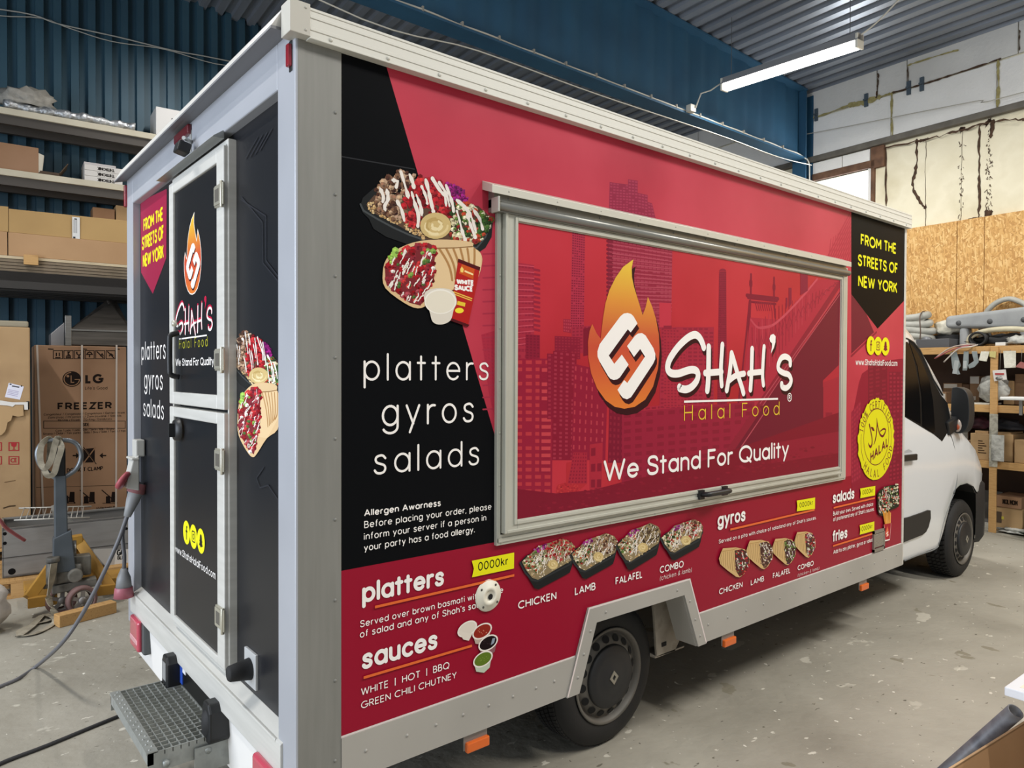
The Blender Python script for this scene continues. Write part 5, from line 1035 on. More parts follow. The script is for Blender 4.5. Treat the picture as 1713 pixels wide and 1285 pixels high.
# ---- rear panels and door
pr = Print('R', .0345)
PINK = '#952443'
pr.px([(235, 337), (279, 316), (278, 432), (255.6, 491.5), (236, 456)], PINK)
T = pr.txt
T('FROM THE', 240, 388.7, 367, 272.5, YEL, .19, False); T('STREETS OF', 237.7, 419.5, 397, 274, YEL, .19, False); T('NEW YORK', 239, 448.5, 425.7, 274, YEL, .19, False)
T('platters', 237, 602.7, 572, 277, WH, .085, gap=34); T('gyros', 241.6, 650.6, 618, 272, WH, .085, gap=34); T('salads', 240, 696, 666, 274, WH, .085, gap=34)
pr.build('lettering', truck, .35)
pr = Print('R', .0344, step=6e-6)
kq = lambda x, y: (384+(x-55)*.089, 553+(y-65)*.183); bigbowl(pr, kq, .62)
kq2 = lambda x, y: (398+(x-220)*.099, 640+(y-580)*.245); gyro(pr, kq2, .75)
for pts in (((405, 330), (440, 372), (441, 440), (466, 470)), ((405, 335), (446, 362), (446, 436), (466, 462)), ((412, 265), (432, 230)), ((420, 262), (440, 226)), ((428, 258), (448, 222)), ((436, 252), (456, 216)), ((442, 782), (430, 800), (436, 816), (450, 812), (466, 836))): pr.pxs(pts, .006, '#2b2c31')
pr.build('rear_food_picture', truck, .38)
rd = Print('R', -.0025)
N2 = lambda x, y: (mS(kA)(x, y), (fx0, fx1, fz0_, fz1_)); ra = R(*kR(293, 700), -.0025); rb = R(*kR(413, 500), -.0025); rt_, rb_ = R(*kR(358, 165), -.0025)[1], R(*kR(350, 735), -.0025)[1]
def mfR(x, y): p = mS(kA)(x, y); u = (p[0]-fx0)/(fx1-fx0); v = (p[1]-fz0_)/(fz1_-fz0_); return (ra[0]+(rb[0]-ra[0])*u, rb_+(rt_-rb_)*v)
la_, lb_ = R(*kR(230, 950), -.0025)[0], R(*kR(497, 900), -.0025)[0]; lt_, lm_ = R(*kR(440, 735), -.0025)[1], R(*kR(375, 1035), -.0025)[1]
def mlR(x, y): p = mS(kB)(x, y); u = (p[0]-bx0)/(bx1-bx0); v = (p[1]-bz0)/(bz1-bz0); return (la_+(lb_-la_)*u, lm_+(lt_-lm_)*v)
logo(rd, mfR, mlR, .5, fm=flame_mat(rb_, rt_), edge='#efe6dc', shc='#b81f42')
rd.pxs([kR(257, 1060), kR(455, 1033)], .006, WH, False)
rd.txt('Halal Food', *kR(257, 1130), kR(257, 1064)[1], kR(460, 0)[0], '#c6c535', .07, gap=52); rd.txt('We Stand For Quality', *kR(232, 1253), kR(232, 1201)[1], kR(507, 0)[0], WH, .15, gap=22)
w0 = crop(270, 840, .15559)
cs = [R(*w0(*p), -.0025) for p in ((272, 328), (347, 372), (427, 417))]; social(rd, [(c[0], cs[1][1]) for c in cs], .052, YEL, '#17181b')
rd.txt('www.ShahsHalalFood.com', *w0(147, 530), w0(147, 455)[1], w0(585, 0)[0], WH, .12)
rd.build('lettering', door, .35)
# ------------------------------------------------------------------ left bay: wall shelves, cartons, pallet truck
def HT(name, label, cat, u, v, z=0., group=None): return thing(name, label, cat, hall(u, v, z), -HA, group)
def at(px, py, v): u, z = LEF(px, py, v); return Vector((u, v, z))
def crate(name, u0, u1, v0, v1, z0, z1, m, label, cat, group=None, bev=.006, jit=0., seed=0):
    """a closed carton as a thing: the body plus a strip of tape over its top seam"""
    t = HT(name, label, cat, (u0+u1)/2, (v0+v1)/2, z0, group); a, b, h = (u1-u0)/2, (v1-v0)/2, z1-z0; q = random.Random(seed); j = lambda: q.uniform(-jit, jit)
    MB().hexa([(-a+j(), -b+j(), 0), (a+j(), -b+j(), 0), (a+j(), b+j(), 0), (-a+j(), b+j(), 0), (-a+j(), -b+j(), h+j()), (a+j(), -b+j(), h+j()), (a+j(), b+j(), h+j()), (-a+j(), b+j(), h+j())]).build('box_body', m, t, bev=bev)
    return t
RAF = HT('storage_rack', 'three tier steel wall rack with pale shelf fronts on the blue wall', 'rack', 0, 7.6)
VF = 7.5
shelf_z = []
for (pl, pr_, vf, dep, th) in (((0, 178), (255, 222), VF, .56, .07), ((0, 281), (212, 311), VF, .56, .07)):
    z = at(*pl, vf).z; shelf_z.append(z)
    s = MB().box(-3, 3.4, vf-7.6, vf-7.6+dep, z-th, z).build('shelf', nmat('pale_shelf_front', ['#c9c2ae', '#b9b19c'], 3, 4, .7), RAF, bev=.003)
    MB().box(-3, 3.4, vf-7.6+.03, vf-7.6+.09, z-th-.10, z-th).box(-3, 3.4, vf-7.6+.40, vf-7.6+.46, z-th-.10, z-th).build('shelf_beam', mat('#4b4641', .6, .2), s)
ZT1, ZT2 = shelf_z
V3 = 7.0; z3 = at(0, 449, V3).z
MB().box(-3, 3.4, V3-7.6, 8.05-7.6, z3-.12, z3-.02).build('shelf', mat('#3b3531', .7), RAF)
bm_ = MB()
for k in range(5): bm_.box(-3, 3.4, V3-7.6+.08+k*.2, V3-7.6+.14+k*.2, z3-.22, z3-.12)
bm_.box(-3, 3.4, V3-7.6, V3-7.6+.04, z3-.2, z3-.02).build('shelf_beam', mat('#33302d', .6, .2), RAF)
for u in (-2.9, 2.2):
    for v in (7.06, 8.0): MB().box(u-.04, u+.04, v-7.6-.04, v-7.6+.04, 0, ZT1+.2 if v > 7.5 else z3).build('upright', mat('#3a3d42', .5, .3), RAF)
GRW = nmat('grey_wrapping', ['#8b8880', '#a29e95', '#77746c'], 6, 4, .7, bump=.3)
a = at(0, 178, VF)
o = MB().blob((0, 0, .11), .24, (1.15, .8, .62), .16, 3, 3, .45).build('wrapped_package', GRW, loc=hall(at(48, 170, VF).x, VF+.22, ZT1+.055), rz=-HA); tag(o, 'crumpled grey wrapped package on the top shelf beside the foil roll', 'package')
FOIL = nmat('crinkled_silver_foil', ['#8a8d90', '#c6c9cc', '#a6a9ac'], 14, 3, .3, .75, bump=.8, bscale=30)
u0, u1 = at(6, 178, VF).x, at(228, 215, VF).x
o = MB().tube([(x, .02*sin(x*7), .045+.006*sin(x*17)) for x in [i*(u1-u0)/24 for i in range(25)]], [.05+.012*sin(i*1.9) for i in range(25)], 12).build('foil_roll', FOIL, loc=hall(u0, VF+.08, ZT1+.012), rz=-HA); tag(o, 'long silver foil wrapped roll along the front of the top shelf', 'roll')
b0 = at(260, 222, VF+.1)
t = crate('white_carton', b0.x, b0.x+.55, VF+.06, VF+.48, ZT1, ZT1+.36, mat('#cfcdcb', .7), 'plain white carton standing at the right on the top shelf', 'box')
pr = Print('H', org=(0, -.2105, 0), axis=(1, 0, 0)); pr.poly([(-.10, .10), (-.085, .10), (-.085, .25), (-.10, .25)], '#1c1c1c'); pr.fit('N', -.05, .02, .17, .06, '#1c1c1c', .2); pr.build('print_mark', t, .6)
# second shelf
c0, c1 = at(-30, 281, VF).x, at(66, 281, VF).x; c2 = at(66, 236, VF)
t = crate('cardboard_carton', c0, c1, VF+.06, VF+.5, ZT2, ZT2+.30, CARDB, 'brown carton with taped top on the left of the second shelf', 'box', jit=.008, seed=2)
MB().hexa([((c1-c0)/2-.02, -.22, .02), ((c1-c0)/2+.03, -.20, .03), ((c1-c0)/2+.03, .1, .04), ((c1-c0)/2, .1, .02), ((c1-c0)/2-.02, -.22, .25), ((c1-c0)/2+.05, -.20, .23), ((c1-c0)/2+.05, .1, .24), ((c1-c0)/2, .1, .25)]).build('side_foam', mat('#c9c3b4', .8), t, bev=.008)
x = at(88, 290, VF).x
t = HT('open_carton', 'dark open carton with raised flaps between the brown carton and the white cases', 'box', x-.05, VF+.22, ZT2)
MB().box(-.13, .12, -.15, .15, 0, .05).build('box_body', mat('#4a3a2c', .8), t, bev=.004); MB().prism([(.12, -.15, .05), (.20, -.16, .17), (.20, .14, .17), (.12, .15, .05)], (.008, 0, -.002)).build('flap', mat('#54432f', .8), t)
s0, s1 = at(142, 300, VF).x, at(206, 309, VF).x
for i in range(3):
    t = HT('flat_case', 'flat white case with dark lettering, '+['lowest', 'middle', 'topmost'][i]+' of the three stacked on the second shelf', 'box', (s0+s1)/2, VF+.24, ZT2+.0005+i*.066, 'flat white cases on the second shelf')
    L = (s1-s0)/2; MB().box(-L, L, -.19, .19, 0, .064).build('box_body', mat('#cbc7c2', .7), t, bev=.004)
    pr = Print('H', org=(0, -.1905, 0), axis=(-1, 0, 0)); pr.nr = Vector((0, -1, 0))
    for pth in text_paths('THITRONIK'): pr.stroke([(-.02+x_*.00026-.09, .046-y_*.00028) for x_, y_ in pth], .0085, '#26221f')
    pr.build('case_lettering', t, .6)
t = HT('folded_sleeve', 'pale folded sleeve lying on top of the white case stack', 'sleeve', (s0+s1)/2-.03, VF+.24, ZT2+.1995); MB().box(-.17, .16, -.17, .17, 0, .028).build('sleeve_body', mat('#b9b3b2', .7), t, bev=.005)
# third tier: sheets, cartons
sz = [z3-.02]
for i in range(5):
    t = MB().box(-1.6+(i % 2)*.03, 1.5, 0, .95, 0, .030).build('sheet_board', nmat('sheet_edge_%d' % i, ['#8a7a66', '#776955'] if i < 4 else ['#b8a88c', '#c9b898'], 5, 3, .8), loc=hall(0, V3+.005+(4-i)*.012, z3-.019+i*.0325), rz=-HA, bev=.003)
    tag(t, ['brown board, lowest sheet of the pile on the third tier', 'brown board, second sheet up in the pile on the third tier', 'brown board, middle sheet of the pile on the third tier', 'brown board, second sheet from the top of the pile on the third tier', 'paler board, top sheet of the pile under the kraft cartons'][i], 'board', 'sheets stacked on the third tier')
ztop = z3-.019+5*.0325
w = at(52, 434, V3-.06); o = MB().box(-.065, .065, 0, .045, 0, .105).build('timber_offcut', WOODL, loc=hall(w.x, V3-.05, w.z-.055), rz=-HA, bev=.003); tag(o, 'short pale timber offcut wedged against the board pile front', 'timber')
zc1 = at(0, 386, V3).z; zc2 = at(0, 343, V3).z
x13 = at(13, 400, V3).x
for (ua, ub, nm) in ((-1.5, x13-.004, 'kraft carton tray at the left end of the third tier'), (x13+.004, 1.2, 'long kraft carton tray on the third tier below the taller carton')):
    t = HT('carton_tray', nm, 'box', (ua+ub)/2, V3+.3, ztop+.001); MB().box(-(ub-ua)/2, (ub-ua)/2, -.28, .28, 0, zc1-ztop-.003).build('box_body', nmat('kraft_tray', ['#b4906a', '#a98560'], 2, 4, .85), t, bev=.004)
lx = at(14, 350, V3).x
t = HT('long_carton', 'long kraft carton with a white label on the third tier', 'box', 0, V3+.32, zc1)
for ua, ub in ((-1.5, lx), (lx+.004, 1.25)): MB().hexa([(ua, -.29, 0), (ub, -.29, 0), (ub, .28, 0), (ua, .28, 0), (ua, -.28, zc2-zc1-.02), (ub, -.28, zc2-zc1+.0), (ub, .28, zc2-zc1-.01), (ua, .28, zc2-zc1)]).build('box_body', nmat('kraft_long', ['#a58556', '#b3925f'], 1.5, 4, .85), t, bev=.003)
la, lb = at(121, 362, V3), at(134, 404, V3)
pr = Print('H', org=(0, -.298, 0), axis=(1, 0, 0), step=1e-4); pr.poly([(la.x, lb.z-zc1), (lb.x, lb.z-zc1), (lb.x, la.z-zc1), (la.x, la.z-zc1)], '#d8d8d6')
for i in range(5): pr.stroke([(la.x+.012+i*.008, lb.z-zc1+.09), (la.x+.012+i*.008, la.z-zc1-.03)], .003, '#77757a', False)
pr.poly([(la.x+.02, la.z-zc1-.015), (la.x+.045, la.z-zc1-.015), (la.x+.045, la.z-zc1-.028), (la.x+.02, la.z-zc1-.028)], '#2b2b2d'); pr.poly([(la.x+.008, lb.z-zc1+.02), (la.x+.03, lb.z-zc1+.02), (la.x+.03, lb.z-zc1+.05), (la.x+.008, lb.z-zc1+.05)], '#35353a')
pr.build('shipping_label', t, .6)
for i, (xa, xb, yt, m, lab) in enumerate(((155, 192, 346, CARDB, 'small brown carton behind the long kraft carton'), (194, 230, 343, CARD, 'small pale carton behind the long kraft carton beside the truck'))):
    A, B = at(xa, 360, V3+.65), at(xb, 360, V3+.65); zz = at(xa, yt, V3+.65).z
    crate('small_carton', A.x, B.x, V3+.65, V3+.9, ztop+.002, zz, m, lab, 'box')
A = at(25, 345, V3+.64); o = MB().blob((0, 0, .0), .2, (1.1, .5, .5), .2, 9, 3, .5).build('crumpled_paper', nmat('brown_paper', ['#6b5c48', '#86745c'], 8, 4, .85, bump=.4), loc=hall(A.x, V3+.8, zc2-.03), rz=-HA); tag(o, 'crumpled brown paper behind the long kraft carton', 'paper')
# freezer carton
VZ = 7.05
fz0p, fz1p = at(57, 577, VZ), at(213, 577, VZ); FU0, FU1, FT = fz0p.x, fz0p.x+.88, fz0p.z
fz = HT('freezer_carton', 'tall brown freezer carton strapped with white bands behind the pallet truck', 'box', FU0, VZ, .145)
MB().box(0, FU1-FU0, 0, .74, 0, FT-.145).build('box_body', nmat('freezer_kraft', ['#8a6a50', '#957459', '#806047'], 1.3, 3, .85), fz, bev=.012)
for xa, xb in (((62, 577), (73, 880)), ((137, 577), (137, 880)), ((195, 577), (194, 880))):
    A, B = at(*xa, VZ), at(*xb, VZ); MB().hexa([(A.x-FU0-.009+dx, -.006+dy, A.z-.145) for dx, dy in ((0, 0), (.018, 0), (.018, .005), (0, .005))][:4]+[(B.x-FU0-.009+dx, -.006+dy, .02) for dx, dy in ((0, 0), (.018, 0), (.018, .005), (0, .005))]).build('strap', mat('#b9aea4', .5), fz)
pr = Print('H', org=(-FU0, -.0006, -.145), axis=(1, 0, 0), step=4e-6); pr.P = lambda px, py: LEF(px, py, VZ); IK = '#1d1512'
kz, ky, kw = crop(0, 520, .14007), crop(0, 330, .4125), crop(0, 700, .3191)
for i in range(6):
    x0_ = 89.3+i*17.65; q = [pr.P(*p) for p in ((x0_, 600.3), (x0_+15.2, 600.3), (x0_+15.2, 586.6), (x0_, 586.6))]; pr.stroke(q+[q[0]], .008, IK, False)
    for g in ([[(5, 590), (5, 596)], [(10, 590), (10, 596)], [(3, 598.4), (12, 598.4)]], [[(5.5, 589), (9, 589), (7, 591.5), (9, 594), (5.5, 594)], [(3, 596), (12, 596)], [(3, 598.4), (12, 598.4)]], [[(4, 588.5), (4, 592), (7.5, 594.5), (11, 592), (11, 588.5)], [(7.5, 594), (7.5, 598.3)], [(5, 598.3), (10, 598.3)]], [[(3, 593), (5, 590), (7.5, 589), (10, 590), (12, 593), (3, 593)], [(7.5, 593), (7.5, 598)]], [[(2, 588), (13, 599)], [(8, 596), (11, 592), (13, 596)]], [[(2, 588), (13, 599)], [(5, 596), (8, 592), (12, 595)]])[i]: pr.stroke([pr.P(x0_+a, b) for a, b in g], .012, IK, False)
c = pr.P(*kz(858, 815)); r = .088
pr.poly(ell(c, r, r*.98, 32), IK); K_ = '#8d6c52'
pr.stroke([(c[0]+r*.83*cos(a), c[1]+r*.83*sin(a)) for a in [radians(95+i*13.2) for i in range(21)]], .009, K_, False); pr.stroke([(c[0]+r*.83, c[1]-.005), (c[0]+r*.3, c[1]-.005)], .009, K_, False); pr.stroke([(c[0]-r*.08, c[1]+r*.45), (c[0]-r*.08, c[1]-r*.42), (c[0]+r*.25, c[1]-r*.42)], .009, K_, False); pr.poly(ell((c[0]-r*.42, c[1]+r*.36), .014, .014, 10), K_)
T = pr.txt
T('LG', *kz(1018, 868), kz(0, 755)[1], kz(1237, 0)[0], IK, .24, False, gap=36); T("Life's Good", *kz(1015, 942), kz(0, 905)[1], kz(1282, 0)[0], IK, .12, False)
T('FREEZER', *kz(687, 1185), kz(0, 1098)[1], kz(1337, 0)[0], IK, .22, False, gap=34)
for s, x0_, y, x1_ in (('Congelateur / Congelador / Congelatore / Gefrierschrank', 73, 695.5, 209), ('Zamrzivac / Mraznicka / Zamrzovalnik / Saldiklis', 80, 700.5, 203), ('Mrazak / Fryser / TG-King / Dondurucu', 97, 705, 187)): T(s, x0_, y, y-3.6, x1_, IK, .15, False)
for s, x0_, y, x1_ in (('Cote / Lado / Lado / Side / Seite / Bok / Strana', 93, 722.5, 191), ('Strona / Oldal / Yan yuzey / Sida / Sivu / Side / Tarafi / Yan', 72, 728, 210)): T(s, x0_, y, y-3.8, x1_, IK, .15, False)
q = [pr.P(*ky(*p)) for p in ((177, 937), (508, 937), (508, 908), (177, 908))]; pr.stroke(q+[q[0]], .006, IK, False); T('SIDE', *ky(335, 929), ky(0, 916)[1], ky(362, 0)[0], IK, .16, False)
q = [pr.P(*kw(*p)) for p in ((437, 232), (437, 160), (497, 155), (497, 230))]; pr.poly(q, IK)
for a, b in (((437, 150), (502, 238)), ((502, 150), (437, 236))): pr.stroke([pr.P(*kw(*a)), pr.P(*kw(*b))], .012, K_ if a[0] == 502 else '#9b7a5e', False)
pr.stroke([pr.P(*kw(437, 150)), pr.P(*kw(505, 240))], .008, IK, False)
for s in (1, -1):
    cx = 469+s*72; pr.stroke([pr.P(*kw(cx+s*-0+16*s, 195)), pr.P(*kw(cx-6*s, 195))], .014, IK, False); pr.poly([pr.P(*kw(*p)) for p in ((cx-20*s, 195), (cx-2*s, 180), (cx-2*s, 210))], IK)
T('DO NOT CLAMP', *kw(350, 284), kw(0, 262)[1], kw(540, 0)[0], IK, .17, False)
pr.stroke([pr.P(*kw(190, 362)), pr.P(*kw(640, 350))], .004, IK, False)
for cx in (355, 460, 575):
    pr.poly([pr.P(*kw(*p)) for p in ((cx-20, 445), (cx-20, 410), (cx+2, 405), (cx+5, 445))], IK); pr.poly([pr.P(*kw(*p)) for p in ((cx+5, 440), (cx+12, 385), (cx+36, 385), (cx+36, 440))], IK); pr.stroke([pr.P(*kw(cx-42, 375)), pr.P(*kw(cx+40, 445))], .010, IK, False); pr.stroke([pr.P(*kw(cx-38, 445)), pr.P(*kw(cx+40, 445))], .006, IK, False)
T('LG Electronics Inc.', *kw(505, 480), kw(0, 466)[1], kw(612, 0)[0], IK, .16, False)
for a in ((573, 640), (990, 1040), (1375, 1430)): pr.stroke([pr.P(*kz(a[0], 456)), pr.P(*kz(a[1], 460))], .012, IK, False)
pr.build('carton_print', fz, .8)
# the pallet under it and the steel hood on top
def pallet(u, v, L, Wd, label, z=0., rz=0.):
    t = HT('wooden_pallet', label, 'pallet', u, v, z)
    for i in range(5): MB().box(0, L, i*(Wd-.1)/4, i*(Wd-.1)/4+.1, .122, .144).build('top_board', WOODH, t, bev=.002)
    for i in range(3):
        y = i*(Wd-.1)/2
        MB().box(0, L, y, y+.1, 0, .022).build('bottom_board', WOODH, t)
        for x in (0, (L-.14)/2, L-.14): MB().box(x, x+.14, y, y+.1, .022, .122).build('pallet_block', WOODL, t)
pallet(FU0-.1, VZ-.06, 1.2, .8, 'wooden pallet under the tall freezer carton')
hd = HT('steel_hood', 'dark stainless steel extractor hood lying on the freezer carton', 'hood', FU0, VZ, FT)
H0 = at(85, 575, VZ+.1); h1 = at(113, 550, VZ+.1); h2 = at(200, 500, VZ+.4)
DST = nmat('dark_stainless', ['#5a554f', '#77716a'], 2, 3, .3, .6, (1, 1, 14))
X_ = lambda p: p.x-FU0
MB().hexa([(X_(h1), .02, .01), (.95, .02, .01), (.95, .62, .01), (X_(h1), .62, .01), (X_(h1), .02, .17), (.95, .02, .17), (.95, .62, .17), (X_(h1), .62, .17)]).build('hood_skirt', DST, hd, bev=.006)
MB().hexa([(X_(h1), .02, .172), (.95, .02, .172), (.95, .62, .172), (X_(h1), .62, .172), (X_(h2)-.05, .42, .56), (.75, .42, .56), (.75, .55, .56), (X_(h2)-.05, .55, .56)]).build('hood_canopy', DST, hd, bev=.006)
MB().hexa([(X_(H0), .10, 0), (X_(h1)-.03, .10, 0), (X_(h1)-.03, .5, 0), (X_(H0), .5, 0), (X_(H0), .10, .13), (X_(h1)-.03, .10, .26), (X_(h1)-.03, .5, .26), (X_(H0), .5, .13)]).build('side_cheek', mat('#8f8e90', .45, .4), hd, bev=.005)
MB().box(X_(h1)-.03, X_(h1)+.03, .0, .02, .0, .33).build('hood_post', STEEL, hd, bev=.003)
MB().box(X_(h1), .96, .005, .02, .165, .185).build('hood_rim', STEEL, hd, bev=.003)
# tall carton at the left edge
VT = 6.1
tc0, tc1 = at(0, 548, VT), at(50, 548, VT)
tcn = HT('tall_carton', 'tall torn kraft carton with a white sheet taped on it at the left edge', 'box', tc1.x, VT, .146)
hT = tc1.z-.146
MB().box(-.75, 0, 0, .6, 0, hT).build('box_body', nmat('kraft_tall', ['#9a7c58', '#a88a64', '#8e7050'], 1.4, 4, .85), tcn, bev=.01)
MB().box(-.74, -.01, .01, .58, hT, hT+.06).build('foam_cap', mat('#8f8672', .8), tcn, bev=.015)
tw = lambda px, py: (LEF(px, py, VT)[0]-tc1.x, LEF(px, py, VT)[1]-.146)
pr = Print('H', org=(0, -.002, 0), axis=(1, 0, 0), step=1e-4); pr.P = lambda px, py: tw(px, py)
pr.px([kz(*p) for p in ((105, 860), (285, 905), (238, 1062), (58, 1030))], '#d9d9e6'); pr.px([kz(*p) for p in ((145, 890), (235, 905), (228, 922), (140, 905))], '#5a5a62')
for i in range(4): pr.pxs([kz(100-i*5, 940+i*18), kz(225-i*5, 968+i*18)], .006, '#a9a2c0', False)
pr.px([kz(*p) for p in ((115, 868), (140, 874), (136, 886), (113, 882))], '#26262a'); pr.px([kz(*p) for p in ((250, 890), (268, 895), (262, 908), (246, 904))], '#26262a')
RD = '#a03034'; pr.build('paper_sheet', tcn, .8); pr = Print('H', org=(0, -.002, 0), axis=(1, 0, 0), step=1e-4); pr.P = lambda px, py: tw(px, py)
for y0_, y1_ in ((127, 168), (200, 240)):
    q = [kw(*p) for p in ((47, y1_), (98, y1_), (98, y0_), (47, y0_))]; pr.pxs(q+[q[0]], .008, RD, False)
    q = [kw(*p) for p in ((-40, y1_), (7, y1_), (7, y0_), (-40, y0_))]; pr.pxs(q+[q[0]], .008, RD, False)
pr.px([kw(*p) for p in ((57, 130), (88, 130), (85, 145), (76, 150), (75, 160), (84, 164), (62, 164), (70, 160), (70, 150), (60, 145))], RD); pr.txt('CE', *kw(55, 232), kw(0, 208)[1], kw(90, 0)[0], RD, .18, False)
pr.pxs([kw(20, 470), kw(50, 460), kw(78, 458)], .012, '#4a3a28'); pr.pxs([kw(25, 335), kw(80, 325)], .006, '#6a5238')
pr.build('handling_symbol', tcn, .8)
q = [tw(*kz(*p)) for p in ((-60, 1120), (60, 1110), (200, 1125), (275, 1120), (282, 1250), (220, 1262), (150, 1250), (130, 1310), (90, 1330), (75, 1400), (60, 1440), (20, 1480), (-60, 1500))]
MB().prism([(a, -.03, b) for a, b in q], (0, .012, .0)).build('torn_flap', CARD, tcn)
q = [tw(*kz(*p)) for p in ((-60, 1080), (10, 1070), (150, 1092), (330, 1090), (332, 1180), (290, 1180), (285, 1120), (180, 1120), (150, 1145), (90, 1130), (-60, 1120))]
MB().prism([(a, -.036, b) for a, b in q], (0, .006, .0)).build('white_strap', mat('#d6d3ce', .6), tcn); 
MB().box(tw(*kz(330, 1130))[0]-.01, tw(*kz(350, 1130))[0], -.02, .03, tw(*kz(0, 1185))[1], tw(*kz(0, 1085))[1]).build('strap_buckle', BLACKP, tcn)
pallet(tc1.x-.95, VT-.05, 1.1, .75, 'wooden pallet under the torn kraft carton')
# steel counter lying on pallets
VC = 4.85
cw = lambda px, py, v=VC: at(*kw(px, py), v)
A, B, Cc, D_ = cw(10, 580), cw(660, 508), cw(15, 855), cw(660, 770)
ct = HT('steel_counter', 'grey stainless steel counter housing lying on pallets behind the pallet truck', 'counter', A.x, VC, .15)
zt_ = A.z-.15; ln = B.x-A.x+.5
CST = nmat('dull_stainless', ['#7d7a76', '#908d88', '#84817c'], 1.6, 4, .45, .35, (1, 1, 8))
MB().box(0, ln, 0, .015, 0, zt_).box(0, .015, 0, .55, 0, zt_).box(ln-.015, ln, 0, .55, 0, zt_).box(0, ln, .535, .55, 0, zt_).box(0, ln, 0, .55, 0, .02).box(0, ln, 0, .03, zt_-.02, zt_).box(0, ln, .52, .55, zt_-.02, zt_).build('counter_body', CST, ct, bev=.004)
MB().box(0, ln, -.004, 0, zt_*.40, zt_*.415).build('fold_line', mat('#4a4845', .5, .4), ct)
pr = Print('H', org=(-A.x, -.001, -.15), axis=(1, 0, 0), step=1e-4); pr.P = lambda px, py: LEF(*kw(px, py), VC)
for x_, y_, r_ in ((25, 605, .014), (25, 655, .014), (62, 803, .026), (662, 578, .012)): pr.poly(ell(pr.P(x_, y_), r_, r_, 14), '#0e0d0d')
pr.build('bolt_hole', ct, .6); pr = Print('H', org=(-A.x, -.001, -.15), axis=(1, 0, 0), step=1e-4); pr.P = lambda px, py: LEF(*kw(px, py), VC); pr.poly([pr.P(*p) for p in ((490, 685), (605, 680), (602, 780), (555, 778), (490, 700))], '#a9a49b'); pr.poly([pr.P(*p) for p in ((605, 690), (680, 685), (680, 760), (600, 770))], '#c9c5bc')
a0_, a1_ = pr.P(612, 722), pr.P(648, 715); pr.fit('GA', a0_[0], a1_[0], a0_[1], .055, '#1c1b1a', .2, False); a0_, a1_ = pr.P(615, 742), pr.P(650, 736); pr.fit('BLE', a0_[0], a1_[0], a0_[1], .032, '#1c1b1a', .2, False)
pr.build('sticker', ct, .6)
ws = HT('wire_shelf', 'small white wire shelf sticking out of the steel counter', 'shelf', A.x+.1, VC+.1, .15+zt_-.01)
m_ = MB()
for i in range(12): m_.tube([(.02+i*.04, 0, .05-i*.003), (.06+i*.04, .3, .10-i*.003)], .004, 5)
for y_ in (0, .3): m_.tube([(-.02+y_*.13, y_, .055+y_*.16), (.52+y_*.13, y_, .015+y_*.16)], .007, 6)
m_.build('wire_grid', mat('#b5b0a6', .4, .4), ws)
dk = HT('steel_offcut', 'bent pale sheet metal offcut poking out of the steel counter', 'offcut', cw(360, 520).x, VC+.3, .15+zt_-.12); MB().hexa([(-.08, 0, 0), (.1, 0, 0), (.1, .02, 0), (-.08, .02, 0), (-.11, 0, .22), (-.06, 0, .24), (-.06, .02, .24), (-.11, .02, .22)]).build('offcut_sheet', mat('#a8a49b', .4, .3), dk)
for i, (u, lab) in enumerate(((A.x-.35, 'wooden pallet under the left end of the steel counter'), (A.x+.72, 'wooden pallet under the right end of the steel counter'))): pallet(u, VC-.10, .95 if i == 0 else .9, .8, lab)
# bag, tube
o = MB().blob((0, 0, .17), .17, (1.0, .8, 1.05), .10, 12, 3, .95).build('white_sack', nmat('dusty_white_plastic', ['#b9b1a8', '#cdc5bd', '#a79f97'], 5, 4, .6, bump=.3), loc=hall(GND(-8, 1068)[0]-.09, GND(-8, 1068)[1]+.16, 0), rz=-HA); tag(o, 'dusty white plastic sack on the floor at the left edge', 'sack')
P_ = [at(*kw(-60, 480), 4.6), at(*kw(0, 535), 4.62), at(*kw(30, 572), 4.66), at(*kw(75, 605), 4.7), at(*kw(130, 640), 4.75)]
o = MB().tube([hall(*p) for p in sm(P_, n=5)], .013, 8).build('red_hose', mat('#8d4a4e', .5)); tag(o, 'dull red hose end hanging in front of the steel counter', 'hose')
# ---- pallet truck
VJ = 4.12
jk = HT('pallet_truck', 'yellow hand pallet truck with a grey tiller parked by the cartons', 'pallet truck', -.3, VJ)
j = lambda px, py, v=VJ: at(*kw(px, py), v)-Vector((-.3, VJ, 0))
YP = nmat('worn_yellow_paint', ['#b98a35', '#a67a2e', '#94703a'], 5, 5, .6, .05); GP = nmat('grey_blue_paint', ['#454b50', '#565c61'], 5, 4, .5, .2)
lo = [j(318, 322), j(395, 270), j(425, 205), j(410, 145), j(370, 118), j(310, 115), j(245, 118), j(205, 150), j(195, 195), j(215, 250)]
MB().tube(sm([j(322, 345)]+lo+[j(262, 292), j(300, 318)], n=6), .017, 10).build('tiller_loop', nmat('worn_tube', ['#70757a', '#8b9095'], 9, 3, .35, .6), jk)
p0, p1 = j(314, 300), j(322, 700)
MB().hexa([p0+Vector(q) for q in ((-.038, -.03, 0), (.038, -.03, 0), (.038, .03, 0), (-.038, .03, 0))][:4]+[p1+Vector(q) for q in ((-.045, -.035, 0), (.045, -.035, 0), (.045, .035, 0), (-.045, .035, 0))]).build('tiller', GP, jk, bev=.008)
MB().cb(j(312, 230)+Vector((0, 0, 0)), (.075, .05, .22)).build('tiller_head', BLACKP, jk, bev=.01)
q0 = j(325, 620); MB().hexa([q0+Vector(q) for q in ((-.062, -.05, -.26), (.085, -.05, -.26), (.085, .05, -.26), (-.062, .05, -.26), (-.058, -.05, .0), (.058, -.05, .05), (.058, .05, .05), (-.058, .05, .0))]).build('tiller_yoke', GP, jk, bev=.006)
